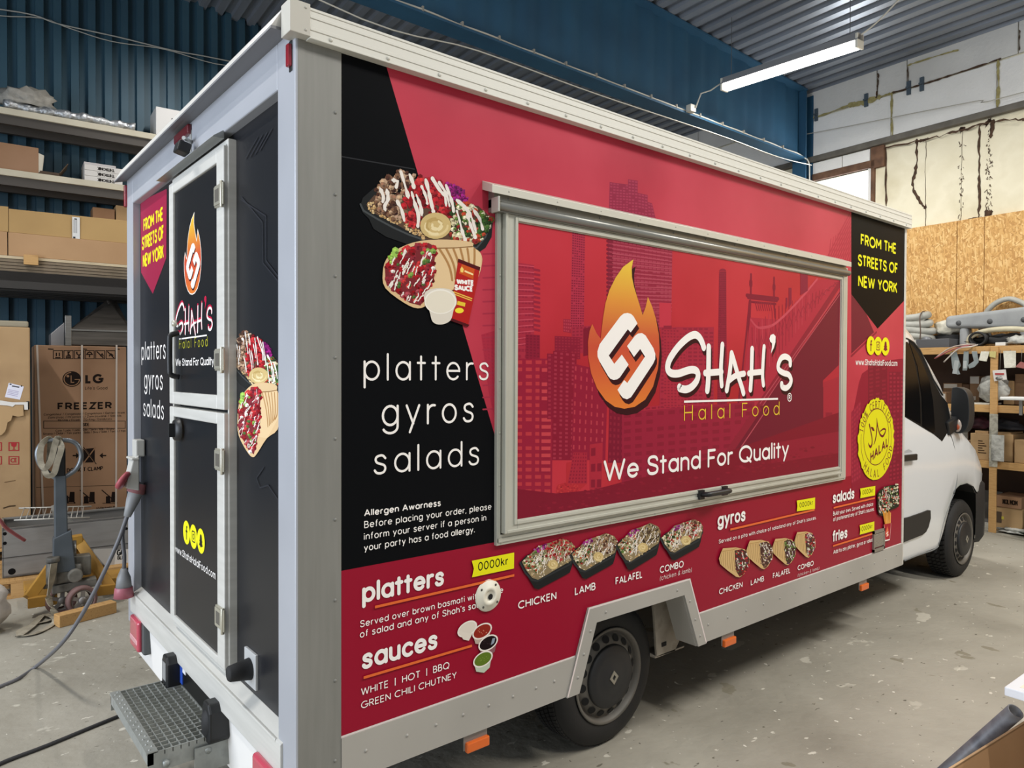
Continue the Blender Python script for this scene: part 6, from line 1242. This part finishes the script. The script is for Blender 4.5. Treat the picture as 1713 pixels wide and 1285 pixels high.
DG = nmat('greasy_castings', ['#5d5a53', '#77736a', '#484540'], 9, 4, .6, .2)
c_ = j(350, 805); MB().cb(c_+Vector((.0, .02, -.01)), (.19, .12, .13)).cb(c_+Vector((.10, .05, .03)), (.12, .11, .15)).cyl(c_+Vector((-.10, -.06, -.06)), c_+Vector((-.10, -.06, .10)), .035).cyl(c_+Vector((.05, -.09, -.02)), c_+Vector((.05, .0, -.02)), .05).cyl(c_+Vector((-.09, -.06, .10)), c_+Vector((-.09, -.06, .14)), .045).build('pump_block', DG, jk, bev=.01)
MB().cyl(j(388, 745)+Vector((0, .05, -.04)), j(388, 690)+Vector((0, .05, .06)), .02).build('pump_ram', STEEL, jk)
ap0, ap1 = j(360, 650, VJ+.28), j(410, 640, VJ+.28)
fa = MB()
for A_, B_, w_ in ((j(150, 945, VJ+.02), ap0, .075), (j(585, 890, VJ+.05), ap1, .075)): fa.bar(A_, B_, w_, .05, (0, 1, 0))
fa.bar(ap0+Vector((-.03, 0, .0)), ap1+Vector((.03, 0, .0)), .08, .09)
fa.hexa([ap0+Vector((-.02, .03, -.02)), ap1+Vector((.02, .03, -.02)), j(560, 860, VJ+.1)+Vector((0, .03, 0)), j(200, 900, VJ+.1)+Vector((0, .03, 0)), ap0+Vector((-.02, .04, -.02)), ap1+Vector((.02, .04, -.02)), j(560, 860, VJ+.1)+Vector((0, .04, 0)), j(200, 900, VJ+.1)+Vector((0, .04, 0))])
fa.bar(j(145, 968, VJ), j(300, 945, VJ), .05, .075).bar(j(500, 905, VJ+.02), j(598, 893, VJ+.05), .05, .075)
fa.build('a_frame', YP, jk, bev=.006)
MB().bar(j(270, 895), j(505, 850), .10, .06).bar(j(225, 880, VJ+.1), j(280, 870, VJ+.1), .05, .04).build('steering_plate', DG, jk, bev=.006)
for k, s in ((j(150, 968), 0), (j(598, 893), 1)): MB().box(k.x-.02, k.x+.14, .28, .59, .085, .14).build('fork', YP, jk, bev=.006)
for px_, py_, v_, r in ((427, 950, VJ-.09, .105), (320, 965, VJ-.0, .105)):
    wq = j(px_, py_, v_); wq.z = r+.0
    ax_ = Vector((.25, -1, 0)).normalized(); cc = wq
    w_ = MB().lathe([(.062, -.03), (r-.012, -.03), (r, -.02), (r, .02), (r-.012, .03), (.08, .03), (.075, .018)], cc, ax_, 40).build('steer_wheel', nmat('dusty_red_tread', ['#6f5350', '#82655f'], 8, 4, .7), jk)
    h_ = MB().lathe([(.078, .016), (.074, .026), (.066, .018), (.066, .0)], cc, ax_, 36).lathe([(.028, .01), (.026, .034), (0, .034)], cc, ax_, 18)
    sd = ax_.cross(Vector((0, 0, 1))).normalized()
    for i in range(5):
        a_ = i*2*pi/5+.4; d_ = sd*cos(a_)+Vector((0, 0, 1))*sin(a_); h_.bar(cc+d_*.02+ax_*.02, cc+d_*.070+ax_*.02, .026, .012, ax_)
    h_.build('wheel_hub', mat('#8e8a86', .5, .4), w_)
# lashing strap over the tiller and on the floor
STP = nmat('dirty_webbing', ['#8d8574', '#a39a87', '#7a7262'], 10, 4, .85)
def ribbon(pts, w, upv, nm, lab, thick=.004):
    P2 = sm(pts, n=6); rows = []
    for i, p in enumerate(P2):
        d = (P2[min(i+1, len(P2)-1)]-P2[max(i-1, 0)]).normalized(); s = d.cross(Vector(upv)).normalized()*w/2; n_ = s.cross(d).normalized()*thick
        rows.append([hall(*(p-s)), hall(*(p+s)), hall(*(p+s+n_)), hall(*(p-s+n_))])
    mb = MB().grid(rows, False, True); o = mb.build(nm, STP); return tag(o, lab, 'strap')
q = lambda px, py, v=VJ-.05: at(*kw(px, py), v)
ribbon([q(318, 118, VJ-.02), q(300, 105), q(285, 150), q(265, 225, VJ-.06), q(235, 262, VJ-.06), q(212, 225), q(215, 150), q(240, 115, VJ-.03), q(262, 112, VJ), q(262, 180, VJ+.04), q(255, 250, VJ+.03)], .04, (0, 1, .3), 'lashing_strap', 'pale lashing strap looped over the pallet truck tiller')
ribbon([q(300, 110, VJ-.03), q(322, 150), q(300, 230, VJ-.06), q(282, 290, VJ-.06), q(250, 300, VJ-.06), q(232, 270, VJ-.05)], .04, (0, 1, .3), 'lashing_strap', 'second loop of pale strap on the pallet truck tiller beside the post')
g = lambda px, py, z=.006: Vector((*GND(*kw(px, py), z), z))
ribbon([q(285, 760, VJ-.12), q(270, 860, VJ-.12), q(255, 940, VJ-.13), q(275, 1000, VJ-.16), g(292, 1040, .02), g(250, 1062, .012), g(180, 1080), g(110, 1112), g(120, 1138), g(190, 1128), g(270, 1085), g(292, 1050, .03), g(230, 1030, .016), g(165, 1092, .014), g(100, 1142, .012)], .05, (0, .2, 1), 'lashing_strap', 'dirty strap trailing from the pallet truck onto the floor')
# timber chock in front of the wheels
A, B = GND(*kw(312, 1100)), GND(*kw(612, 1020)); dr_ = Vector((B[0]-A[0], B[1]-A[1], 0)); ang = math.atan2(dr_.y, dr_.x); L = dr_.length
o = MB().box(0, L, 0, .09, 0, .085).build('timber_chock', WOODH, loc=hall(A[0], A[1], 0), rz=-HA+ang, bev=.004); tag(o, 'squared timber chock on the floor before the pallet truck wheels', 'timber')
# ---- power cables at the truck
GC = mat('#66666a', .5, name='grey_cable')
def SB(px, py, y=2.10): x, z = S(px, py, y); return Vector((x, y, z))
pg0, pg1 = SB(230, 815), SB(212, 866); d_ = (pg1-pg0).normalized()
CBG = lambda px, py, z=.008: hall(*GND(px, py, z), z)
pw = MB().lathe([(.0, -.01), (.038, 0), (.042, .05), (.036, .055), (.033, .09), (.026, .13), (.018, .18), (.0, .185)], pg0-d_*.02, d_, 20).build('power_plug', mat('#8a8c8e', .5)); tag(pw, 'grey and red plug with its lead hanging from the truck inlet', 'plug')
MB().lathe([(.042, -.002), (.045, .05), (.040, .052)], pg0-d_*.02, d_, 20).build('plug_collar', mat('#8b5a5e', .5), pw)
def RB(px, py, x): y, z = R(px, py, x); return Vector((x, y, z))
path = [pg1, RB(206, 885, -.16), RB(190, 915, -.22), RB(165, 960, -.30)]
e_ = CBG(0, 1150); m1, m2 = CBG(120, 1072), CBG(60, 1122)
MB().tube(sm([pg1-d_*.02, SB(207, 880), SB(198, 905), SB(180, 945, 2.12), SB(153, 1000, 2.2), SB(128, 1043, 2.3), SB(100, 1080, 2.4), CBG(62, 1114, .02), CBG(30, 1136), CBG(0, 1149), CBG(-60, 1175)], n=8), .011, 8).build('power_lead', GC, pw)
cn0 = SB(207, 957, 2.14); cn = MB().tube(sm([pg1+Vector((0, .01, .0)), SB(205, 895, 2.13), SB(208, 930, 2.14), SB(207, 957, 2.14)], n=6), .010, 8).build('hanging_lead', GC, pw)
c2 = MB().lathe([(0, -.02), (.014, -.02), (.022, .0), (.034, .03), (.040, .085), (.0, .085)], cn0, (0, 0, -1), 20).build('coupler', mat('#87898b', .5), pw)
MB().lathe([(.041, .08), (.044, .085), (.050, .135), (0, .13)], cn0, (0, 0, -1), 20).build('coupler_collar', mat('#a8606c', .45), c2)
MB().tube(sm([CBG(-60, 1312), CBG(0, 1278), CBG(80, 1247), CBG(197, 1199), CBG(300, 1160), CBG(420, 1125)], n=6), .010, 8).build('floor_cable', mat('#2b2b2d', .6), label='thin dark cable lying on the floor under the entry step', category='cable')
# ------------------------------------------------------------------ right bay: timber shelves with stock
US = 8.6
def fr(px, py, D=US): v, z = FAR(px, py, D); return v, z
SZ_ = [fr(1700, y)[1] for y in (578, 679, 775)]             # shelf tops
VP = fr(1663, 800)[0]
sr = HT('timber_shelf', 'pine shelf unit with three boards against the far wall in front of the van', 'shelf', US, VP)
for z in SZ_:
    MB().box(.0, .58, -2.6, 4.4, z-.045, z-.02).build('shelf_board', mat('#8a6a45', .75), sr)
    MB().box(-.02, .02, -2.6, 4.4, z-.085, z).build('front_rail', WOODL, sr, bev=.003)
for v in (-2.2, 0, 1.9, 3.8):
    MB().box(-.045, -.021, v-.038, v+.038, 0, SZ_[0]-.004).build('post', WOODL, sr, bev=.003)
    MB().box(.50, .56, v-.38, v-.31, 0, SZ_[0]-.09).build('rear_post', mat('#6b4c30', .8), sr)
MB().box(.565, .58, -2.6, 4.4, .0, SZ_[0]-.05).build('back_panel', nmat('dark_fibreboard', ['#3b2a20', '#4a362a'], 3, 4, .8), sr)
MB().box(-.052, -.046, -.05, .035, SZ_[2]-.06, SZ_[1]-.1).build('tape_wrap', nmat('clear_tape', ['#8b8779', '#b5b1a2', '#77736a'], 14, 3, .25), sr)
def item(name, lab, cat, px, py, du, group=None, D=None):
    """thing standing with its base where the picture shows it, du behind the shelf front"""
    v, z = FAR(px, py, US+du if D is None else D); return HT(name, lab, cat, US+du, v, z, group)
def onshelf(name, lab, cat, px, k, du, group=None):
    v = FAR(px, 0, US+du)[0]; return HT(name, lab, cat, US+du, v, SZ_[k]+.001, group)
def hw(x0, x1, y0, y1, du): a, b = FAR(x0, y1, US+du), FAR(x1, y0, US+du); return abs(a[0]-b[0]), abs(b[1]-a[1])
def box_at(name, lab, x0, x1, y0, k, du, dep, m, labels=(), group=None, cat='box', top=None, z=None):
    W_ = hw(x0, x1, y0, y0+10, du)[0]; zt_ = FAR((x0+x1)/2, y0, US+du)[1]; zb_ = SZ_[k]+.001 if z is None else z
    t = HT(name, lab, cat, US+du, FAR((x0+x1)/2, 0, US+du)[0], zb_, group)
    MB().box(0, dep, -W_/2, W_/2, 0, zt_-zb_).build('box_body', m, t, bev=.005)
    for (a, b, c, d, col) in labels: MB().box(-.0025, -.0005, W_*(.5-b), W_*(.5-a), (zt_-zb_)*c, (zt_-zb_)*d).build('paper_label', mat(col, .7), t)
    return t, W_, zt_-zb_
CONDM = nmat('grey_conduit', ['#9a9a92', '#b5b5ad'], 5, 3, .6)
# top shelf
t = onshelf('hose_coil', 'coil of thick pale grey ducting on the top shelf beside the truck', 'hose', 1512, 0, .3)
m_ = MB()
for i in range(5):
    r = .34-.012*i*(i > 2); z = .055+i*.09
    m_.tube([(.5*r*cos(a)*.8-.0, r*1.15*sin(a)+.015*sin(3*a+i), z+.02*sin(2*a+i)) for a in [k*2*pi/36 for k in range(36)]], .046, 10, closed=True)
m_.build('duct_loop', CONDM, t); MB().tube(sm([(-.19, -.33, .02), (-.20, -.35, .2), (-.18, -.33, .38), (-.05, -.3, .47), (.1, -.28, .47)]), .007, 6).build('tie_cord', mat('#5a4a40', .7), t)
PLB = nmat('clear_plastic_bag', ['#c9c5b4', '#dedbcd', '#aba793'], 8, 4, .35, bump=.4); PLG = nmat('grey_plastic_bag', ['#9a9a94', '#bdbdb6', '#7d7d78'], 8, 4, .4, bump=.5)
t, *_ = box_at('flat_tray', 'flat grey tray with rolls under the cream bag on the top shelf', 1538, 1594, 567, 0, .06, .3, mat('#55565a', .5)); MB().lathe([(0, 0), (.05, 0), (.05, .07), (0, .07)], (.05, .10, .095), (1, 0, 0), 16).build('tape_roll', mat('#77797c', .4), t)
t, W_, h_ = box_at('dark_bin', 'low dark plastic bin behind the grey tray on the top shelf', 1566, 1610, 560, 0, .38, .18, mat('#2b2b2c', .5))
o = MB().blob((0, 0, .10), .12, (.8, 1.35, .85), .16, 22, 3).build('plastic_bag', PLB, loc=hall(US+.45, FAR(1590, 0, US+.4)[0], FAR(1590, 562, US+.4)[1]), rz=-HA); tag(o, 'crumpled cream plastic bag lying in the dark bin', 'bag')
t = onshelf('padded_roll', 'long grey padded roll with dark eyelets on the top shelf', 'roll', 1668, 0, .34)
zr = FAR(1660, 538, US+.34)[1]-SZ_[0]; W_ = hw(1592, 1750, 515, 560, .34)[0]; hh = hw(1592, 1713, 517, 556, .34)[1]
MB().hexa([(-.10, -W_/2, zr-hh/2), (.10, -W_/2, zr-hh/2), (.10, W_/2, zr-hh/2+.06), (-.10, W_/2, zr-hh/2+.06), (-.10, -W_/2, zr+hh/2+.04), (.10, -W_/2, zr+hh/2+.04), (.10, W_/2, zr+hh/2-.03), (-.10, W_/2, zr+hh/2-.03)]).box(-.08, .08, W_/2-.25, W_/2-.15, 0, zr-hh/2+.07).box(-.08, .08, -W_/2+.1, -W_/2+.2, 0, zr-hh/2+.02).build('pad', nmat('grey_pad', ['#8f9294', '#a6a9aa'], 4, 4, .75), t, bev=.045, seg=4)
for px in (1603, 1655, 1712): vv = FAR(px, 542, US+.23)[0]-FAR(1668, 0, US+.34)[0]; MB().lathe([(.0, .012), (.022, .012), (.032, .0)], (-.10, vv, zr-.005), (-1, 0, 0), 14).build('eyelet', mat('#4a4c4e', .5), t)
pts = [fr(x, y, US+.52) for x, y in ((1642, 540), (1652, 520), (1668, 506), (1688, 500), (1706, 505), (1720, 514), (1735, 535))]
o = MB().tube([hall(US+.52, a, b) for a, b in sm(pts, n=5)]+[hall(US+.52, pts[-1][0], SZ_[0]+.03)], .032, 10).tube([hall(US+.52, pts[0][0], SZ_[0]+.03), hall(US+.52, *pts[0])], .032, 10).build('bent_duct', CONDM); tag(o, 'grey bent duct arching behind the padded roll', 'hose')
pts = [fr(x, y, US+.05) for x, y in ((1618, 572), (1624, 562), (1650, 553), (1690, 550), (1730, 553))]
o = MB().tube([hall(US+.08, a, b) for a, b in sm(pts, n=5)], .03, 8).tube([hall(US+.08, pts[0][0], SZ_[0]), hall(US+.08, pts[0][0], pts[0][1])], .02, 8).tube([hall(US+.08, pts[-1][0], SZ_[0]), hall(US+.08, pts[-1][0], pts[-1][1])], .02, 8).build('cream_hose', nmat('cream_hose', ['#b5ad93', '#cdc6ab'], 6, 3, .6)); tag(o, 'cream hose bowed in front of the padded roll', 'hose')
t = onshelf('black_cable_coil', 'coil of black ribbed cable under the bowed cream hose', 'cable', 1646, 0, .10)
m_ = MB()
for i in range(6): m_.tube([(.03*i-.06, .085*cos(a), .09+.075*sin(a)+.004*i) for a in [k*2*pi/20 for k in range(20)]], .014, 7, closed=True)
m_.build('cable_loop', mat('#1b1b1c', .55), t)
o = MB().blob((0, 0, .07), .13, (.7, 2.2, .55), .2, 31, 3, .5).build('black_bundle', mat('#121214', .7), loc=hall(US+.17, FAR(1683, 0, US+.2)[0], SZ_[0]), rz=-HA); tag(o, 'black fabric bundle on the top shelf behind the small white box', 'bundle')
box_at('small_white_box', 'small white box on the top shelf front above the post', 1672, 1689, 572.5, 0, .0, .09, mat('#dcdcd8', .6))
o = MB().blob((0, 0, .05), .09, (.8, 1.4, .6), .2, 33, 3, .5).build('plastic_bag', PLG, loc=hall(US+.06, FAR(1712, 0, US+.05)[0], SZ_[0]), rz=-HA); tag(o, 'grey plastic bag on the top shelf at the right edge of the picture', 'bag')
for i, (a, b, c, m, lab) in enumerate((((1622, 576), (1590, 582), (1566, 598), '#b8a9a0', 'pale rod'), ((1620, 578), (1592, 586), (1564, 600), '#a0585a', 'reddish rod'), ((1626, 580), (1604, 584), (1580, 606), '#c9c1b8', 'longest pale rod'))):
    pts = [hall(US-.05-.01*i, *fr(*p, US-.05)) for p in (a, b, c)]; q = Vector(pts[0]); e_ = hall(US+.2, fr(a[0]+30, 0, US+.2)[0], SZ_[0]+.012+.02*i)
    tag(MB().tube(sm([e_]+pts, n=4), .008, 6).build('thin_rod', mat(m, .5)), lab+[' uppermost of those drooping over the top shelf edge', ' between the two pale ones drooping over the top shelf edge', ' hanging lowest over the top shelf edge'][i], 'rod', 'rods drooping over the shelf edge')
# goods hung below the top shelf
HGM = nmat('zinc_plate', ['#8b9596', '#b9c2c2'], 6, 3, .35, .6)
def hung(name, lab, cat, poly, m, D=US-.06, th=.012, hole=True, group=None):
    pts = [FAR(x, y, D) for x, y in poly]; v0 = sum(p[0] for p in pts)/len(pts); z0 = min(p[1] for p in pts)
    t = HT(name, lab, cat, D, v0, z0, group); MB().prism([(0, a-v0, b-z0) for a, b in pts], (th, 0, 0)).build('plate', m, t, bev=.002)
    zt_ = max(p[1] for p in pts)-z0; MB().tube([(.006, 0, zt_-.01), (.02, 0, SZ_[0]-z0-.05)], .003, 5).build('hook', mat('#77736a', .4, .5), t)
    return t
t = hung('hinge_strap', 'zinc hinge strap hanging left under the top shelf', 'hinge', [(1590, 590), (1600, 589), (1607, 612), (1603, 618), (1606, 626), (1601, 627), (1597, 618), (1593, 617)], HGM)
MB().cb((-.008, 0, .09), (.012, .05, .16), rx=.15).build('knuckle', mat('#c9cfce', .3, .6), t)
t = hung('toggle_latch', 'zinc toggle latch hanging second under the top shelf', 'latch', [(1612, 588), (1620, 588), (1620, 606), (1617, 620), (1610, 620), (1611, 604)], HGM); MB().cb((-.008, 0, .07), (.012, .035, .09)).build('latch_arm', mat('#d2d7d6', .3, .6), t)
hung('corner_bracket', 'bent zinc bracket in a bag hanging third under the top shelf', 'bracket', [(1625, 588), (1634, 588), (1637, 606), (1630, 614), (1621, 617), (1619, 611), (1629, 604)], HGM)
for nm, lab, poly, m in (('parts_bag', 'small white parts bag hanging under the top shelf left of the yellow one', [(1641, 588), (1655, 588), (1650, 605), (1637, 603)], PLB), ('parts_bag', 'small yellow tinted parts bag hanging under the top shelf', [(1655, 588), (1666, 588), (1665, 599), (1655, 597)], mat('#c4b878', .4)), ('parts_bag', 'clear zip bag of parts hanging right of the shelf post', [(1678, 587), (1699, 587), (1699, 615), (1680, 616)], PLB), ('pink_grip', 'pinkish grip hanging under the shelf at the right edge', [(1698, 614), (1707, 605), (1714, 607), (1713, 617)], mat('#9a5d58', .5)), ('blister_card', 'white and red blister card pinned to the shelf post', [(1660, 620), (1682, 618), (1684, 635), (1663, 638)], mat('#d5cfca', .4))):
    D = US-.06
    t = hung(nm, lab, {'parts_bag': 'bag', 'pink_grip': 'grip', 'blister_card': 'card'}[nm], poly, m, D)
    if nm == 'blister_card': MB().cb((-.004, .0, .085), (.004, .09, .02)).build('red_header', mat('#a83a3a', .4), t); MB().blob((-.012, 0, .035), .035, (.4, 1, .7), .1, 4, 2).build('part_in_blister', mat('#8b8b88', .3, .5), t)
# middle shelf
BX = CARDB; BX2 = nmat('mid_cardboard', ['#7c6046', '#8a6c50'], 3, 4, .85)
box_at('labelled_carton', 'brown carton with a wide white label on the middle shelf behind the wing mirror', 1585, 1617, 641, 1, .35, .2, BX2, ((.05, .75, .74, .95, '#c7c3ba'),))
box_at('small_carton', 'small carton with a pale label on the middle shelf beside the wing mirror', 1574, 1591, 656, 1, .08, .2, BX2, ((.3, .9, .4, .85, '#b9b4aa'),))
box_at('tall_carton', 'tall narrow brown carton with two white labels on the middle shelf', 1630, 1646.5, 629, 1, .33, .2, BX2, ((.05, .95, .72, .98, '#b5b3ae'), (.0, .65, .12, .26, '#bdb9b0')))
box_at('plain_carton', 'plain dark brown carton between labelled and tall cartons on the middle shelf', 1617.5, 1629.5, 643, 1, .36, .2, mat('#5a4230', .85))
o = MB().blob((0, 0, .17), .16, (.7, 1.0, 1.0), .1, 41, 3, .95).build('white_bag', PLG, loc=hall(US+.13, FAR(1669, 0, US+.1)[0], SZ_[1]+.012), rz=-HA); tag(o, 'white plastic sack bulging on the middle shelf beside the post', 'bag')
box_at('carton', 'pale carton on the middle shelf right of the white sack', 1687, 1704, 637, 1, .30, .25, CARD); box_at('carton', 'large brown carton on the middle shelf at the picture edge', 1706, 1730, 626, 1, .33, .2, BX2)
v0, v1 = fr(1622, 0)[0], fr(1664, 0)[0]
o = MB().box(-.03, .3, v1-VP, v0-VP, 0, .018).build('white_sheet', mat('#c9c5ba', .6), loc=hall(US+.03, VP, SZ_[1]+.001), rz=-HA, bev=.003); 
o.location = hall(US+.03, VP, SZ_[1]+.0005); tag(o, 'folded white sheet lying along the middle shelf edge', 'sheet')
zt_ = fr(1700, 664, US-.25)[1]
t = HT('white_tray_table', 'white table top on a thin leg beside the shelves at the right edge', 'table', US-.25, fr(1722, 0, US-.25)[0], 0)
vw = fr(1690, 0, US-.25)[0]-fr(1722, 0, US-.25)[0]; MB().box(-.15, .15, -.5, vw, zt_-.035, zt_).build('table_top', mat('#dedfdc', .5), t, bev=.01); MB().box(-.02, .02, -.12, -.08, 0, zt_-.035).build('leg', mat('#c9cac8', .5), t); MB().box(-.012, .012, vw-.17, vw-.14, zt_-.20, zt_-.035).build('bracket', mat('#8a8a88', .5, .4), t)
# lower shelf
t, W_, h_ = box_at('open_carton', 'open kraft carton with printed lines on the lower shelf left of the post', 1632, 1664, 726, 2, .02, .42, CARD)
pr = Print('H', org=(-.0012, W_*.5, 0), axis=(0, -1, 0)); 
for i in range(6): pr.stroke([(W_*.42, h_*(.72-i*.09)), (W_*(.66+.1*((i*7) % 3)), h_*(.72-i*.09))], .012, '#4a3828', False)
pr.build('printed_line', t, .8); MB().box(.05, .38, -W_/2+.03, W_/2-.03, h_+.001, h_+.03).build('flap', CARD, t)
o = MB().blob((0, 0, .05), .15, (.8, 1.0, .55), .2, 43, 3, .5).build('dark_clothes', nmat('dark_cloth', ['#1e1b1f', '#4d1f2a', '#2b2a30'], 4, 3, .85), loc=hall(US+.22, FAR(1648, 0, US+.2)[0], SZ_[2]+h_+.045), rz=-HA); tag(o, 'dark clothes heaped in the open kraft carton', 'clothes')
t, W_, h_ = box_at('open_carton', 'open kraft carton on the lower shelf right of the post', 1671, 1704, 727, 2, .05, .4, CARD); MB().box(.03, .37, -W_/2+.03, W_/2-.03, h_+.001, h_+.02).build('flap', CARD, t)
o = MB().blob((0, 0, .05), .15, (.8, 1.1, .5), .2, 44, 3, .5).build('black_clothes', nmat('black_cloth', ['#17171a', '#33343a', '#222226'], 4, 3, .85), loc=hall(US+.24, FAR(1690, 0, US+.2)[0], SZ_[2]+h_+.035), rz=-HA); tag(o, 'black clothes heaped in the carton right of the post', 'clothes')
box_at('small_carton', 'dark carton with white labels on the lower shelf behind the mirror', 1609, 1629, 697, 2, .34, .2, BX2, ((.55, .95, .15, .95, '#a9a69c'),)); box_at('small_carton', 'short carton on the lower shelf left of the printed kraft carton', 1618, 1631, 738, 2, .02, .25, BX2)
t, W_, h_ = box_at('carton', 'kraft carton with a diamond mark on the lower shelf at the picture edge', 1706.5, 1732, 737, 2, .02, .35, CARD)
o = MB().box(-.064, -.054, -.1, .03, -.16, .14).build('bubble_wrap', PLG, loc=hall(US, VP-.02, SZ_[2]+.17), rz=-HA, bev=.004); tag(o, 'grey plastic wrap taped round the shelf post', 'wrap')
# on the floor under the shelves
def fl_box(name, lab, x0, x1, y0, z0, du, dep, m, D=None):
    W_ = hw(x0, x1, 800, 810, du)[0]; zt_ = FAR(x0, y0, US+du)[1]; t = HT(name, lab, 'box', US+du, FAR((x0+x1)/2, 0, US+du)[0], z0); MB().box(0, dep, -W_/2, W_/2, 0, zt_-z0).build('box_body', m, t, bev=.006); return t, W_, zt_
t, W_, zA = fl_box('floor_carton', 'brown carton with a yellow sticker on the floor, lower of two under the shelf', 1673, 1722, 848, .0, .12, .4, CARD)
MB().box(-.003, 0, W_*.14, W_*.22, zA*.5, zA*.62).build('yellow_sticker', mat('#c9bd4a', .6), t); MB().box(-.003, 0, W_*.22, W_*.42, zA*.35, zA*.8).build('dark_print', mat('#4d3c2c', .8), t)
t, W_, zB = fl_box('floor_carton', 'brown carton with black brush lettering, upper of the two on the floor', 1674, 1720, 829, zA+.001, .11, .4, CARDB)
pr = Print('H', org=(-.0012, W_*.5, 0), axis=(0, -1, 0)); pr.fit('NOL MOM', W_*.30, W_*.86, (zB-zA)*.3, (zB-zA)*.42, '#241a12', .2); pr.build('brush_lettering', t, .8)
t = HT('grey_panel', 'grey panel leaning under the shelves behind the van front wheel', 'panel', US+.2, fr(1648, 0, US+.2)[0], 0); MB().hexa([(0, -.18, 0), (0, .2, 0), (.02, .2, 0), (.02, -.18, 0), (.18, -.18, .42), (.18, .2, .42), (.2, .2, .42), (.2, -.18, .42)]).build('panel_sheet', mat('#5f5c58', .7), t)
g0 = GND(1648, 884, .0)
t = HT('white_board', 'white board lying on the floor beside the shelf post', 'board', g0[0]+.15, g0[1], 0); MB().box(-.14, .3, -.17, .22, 0.0, .05).box(-.1, .3, -.15, .2, .05, .06).build('board_sheet', mat('#b9b6ac', .5), t, bev=.006)
g0 = GND(1697, 893); o = MB().blob((0, 0, .03), .12, (.7, 1.3, .3), .25, 47, 3, .3).build('plastic_scrap', PLG, loc=hall(g0[0]-.02, g0[1], .0), rz=-HA); tag(o, 'crumpled clear plastic scrap on the floor before the cartons', 'scrap')
g0 = GND(1716, 903); t = HT('green_crate', 'green plastic crate standing on the floor at the right edge', 'crate', g0[0], g0[1]-.2, 0); MB().box(0, .3, -.2, .2, 0, .24).box(-.01, .31, -.21, .21, .22, .26).build('crate_body', mat('#3c6a35', .5), t, bev=.006)
# ------------------------------------------------------------------ foreground right: carton, steel pipe, white table
E0, E1 = GND(1588.7, 1285, .5), GND(1713, 1207.6, .5); du_, dv_ = E1[0]-E0[0], E1[1]-E0[1]; LL = math.hypot(du_, dv_); ang = math.atan2(dv_, du_)
cr_ = thing('open_carton', 'open brown carton in the foreground at the lower right corner', 'box', hall(E0[0], E0[1], 0), -HA+ang)
w_ = MB()
L0, L1, D_ = -.25, LL+.03, .95; th = .006
for q in ((L0, L1, -th, 0, .5), (L0, L1, -D_, -D_+th, .16), (L0, L0+th, -D_, -.02, .2), (L1-th, L1, -D_, -.02, .2)): w_.box(q[0], q[1], q[2], q[3], 0, q[4])
w_.box(L0, L1, -D_, 0, 0, .006); w_.build('carton_wall', nmat('near_cardboard', ['#a9835a', '#b58f66'], 2, 4, .85), cr_)
MB().box(L0, L1, -th, .001, .494, .502).build('cut_edge', mat('#c2a078', .85), cr_)
zp = .545; tp = Vector((*GND(1699, 1190, zp), zp)); bt = Vector((*GND(1552, 1318, .06), .06))
d_ = (tp-bt).normalized(); bt = bt-d_*((bt.z-.03)/d_.z)
pp = MB(); r1, r2 = .029, .024; A_, B_ = hall(*bt), hall(*tp); ax_ = (B_-A_); Ln = ax_.length
pp.lathe([(r1, 0), (r1, Ln), (r2, Ln), (r2, Ln-.3), (0, Ln-.3)], A_, ax_, 28).lathe([(r1, 0), (0, 0)], A_, ax_, 28)
tag(pp.build('steel_pipe', nmat('mill_scale_steel', ['#55575c', '#7b7c80', '#67625c'], 9, 5, .5, .3, rr=(.4, .6))), 'dark steel pipe leaning against the foreground carton', 'pipe')
C0 = GND(1680, 1149, .75); C1 = GND(1713, 1125.5, .75); C2 = GND(1713, 1163, .75)
a1 = math.atan2(C1[1]-C0[1], C1[0]-C0[0])
tb = thing('white_table', 'corner of a white table at the right edge above the steel pipe', 'table', hall(C0[0], C0[1], 0), -HA+a1)
MB().box(0, 1.3, -.8, 0, .72, .75).build('table_top', mat('#e4e6ea', .4), tb, bev=.003)
MB().box(.035, 1.27, -.77, -.035, .7502, .7515).build('inset_sheet', mat('#e9e2cc', .6), tb)
for x, y in ((.45, -.12), (1.2, -.1), (.45, -.7), (1.2, -.7)): MB().box(x-.025, x+.025, y-.025, y+.025, 0, .72).build('leg', mat('#d8dadc', .4), tb)
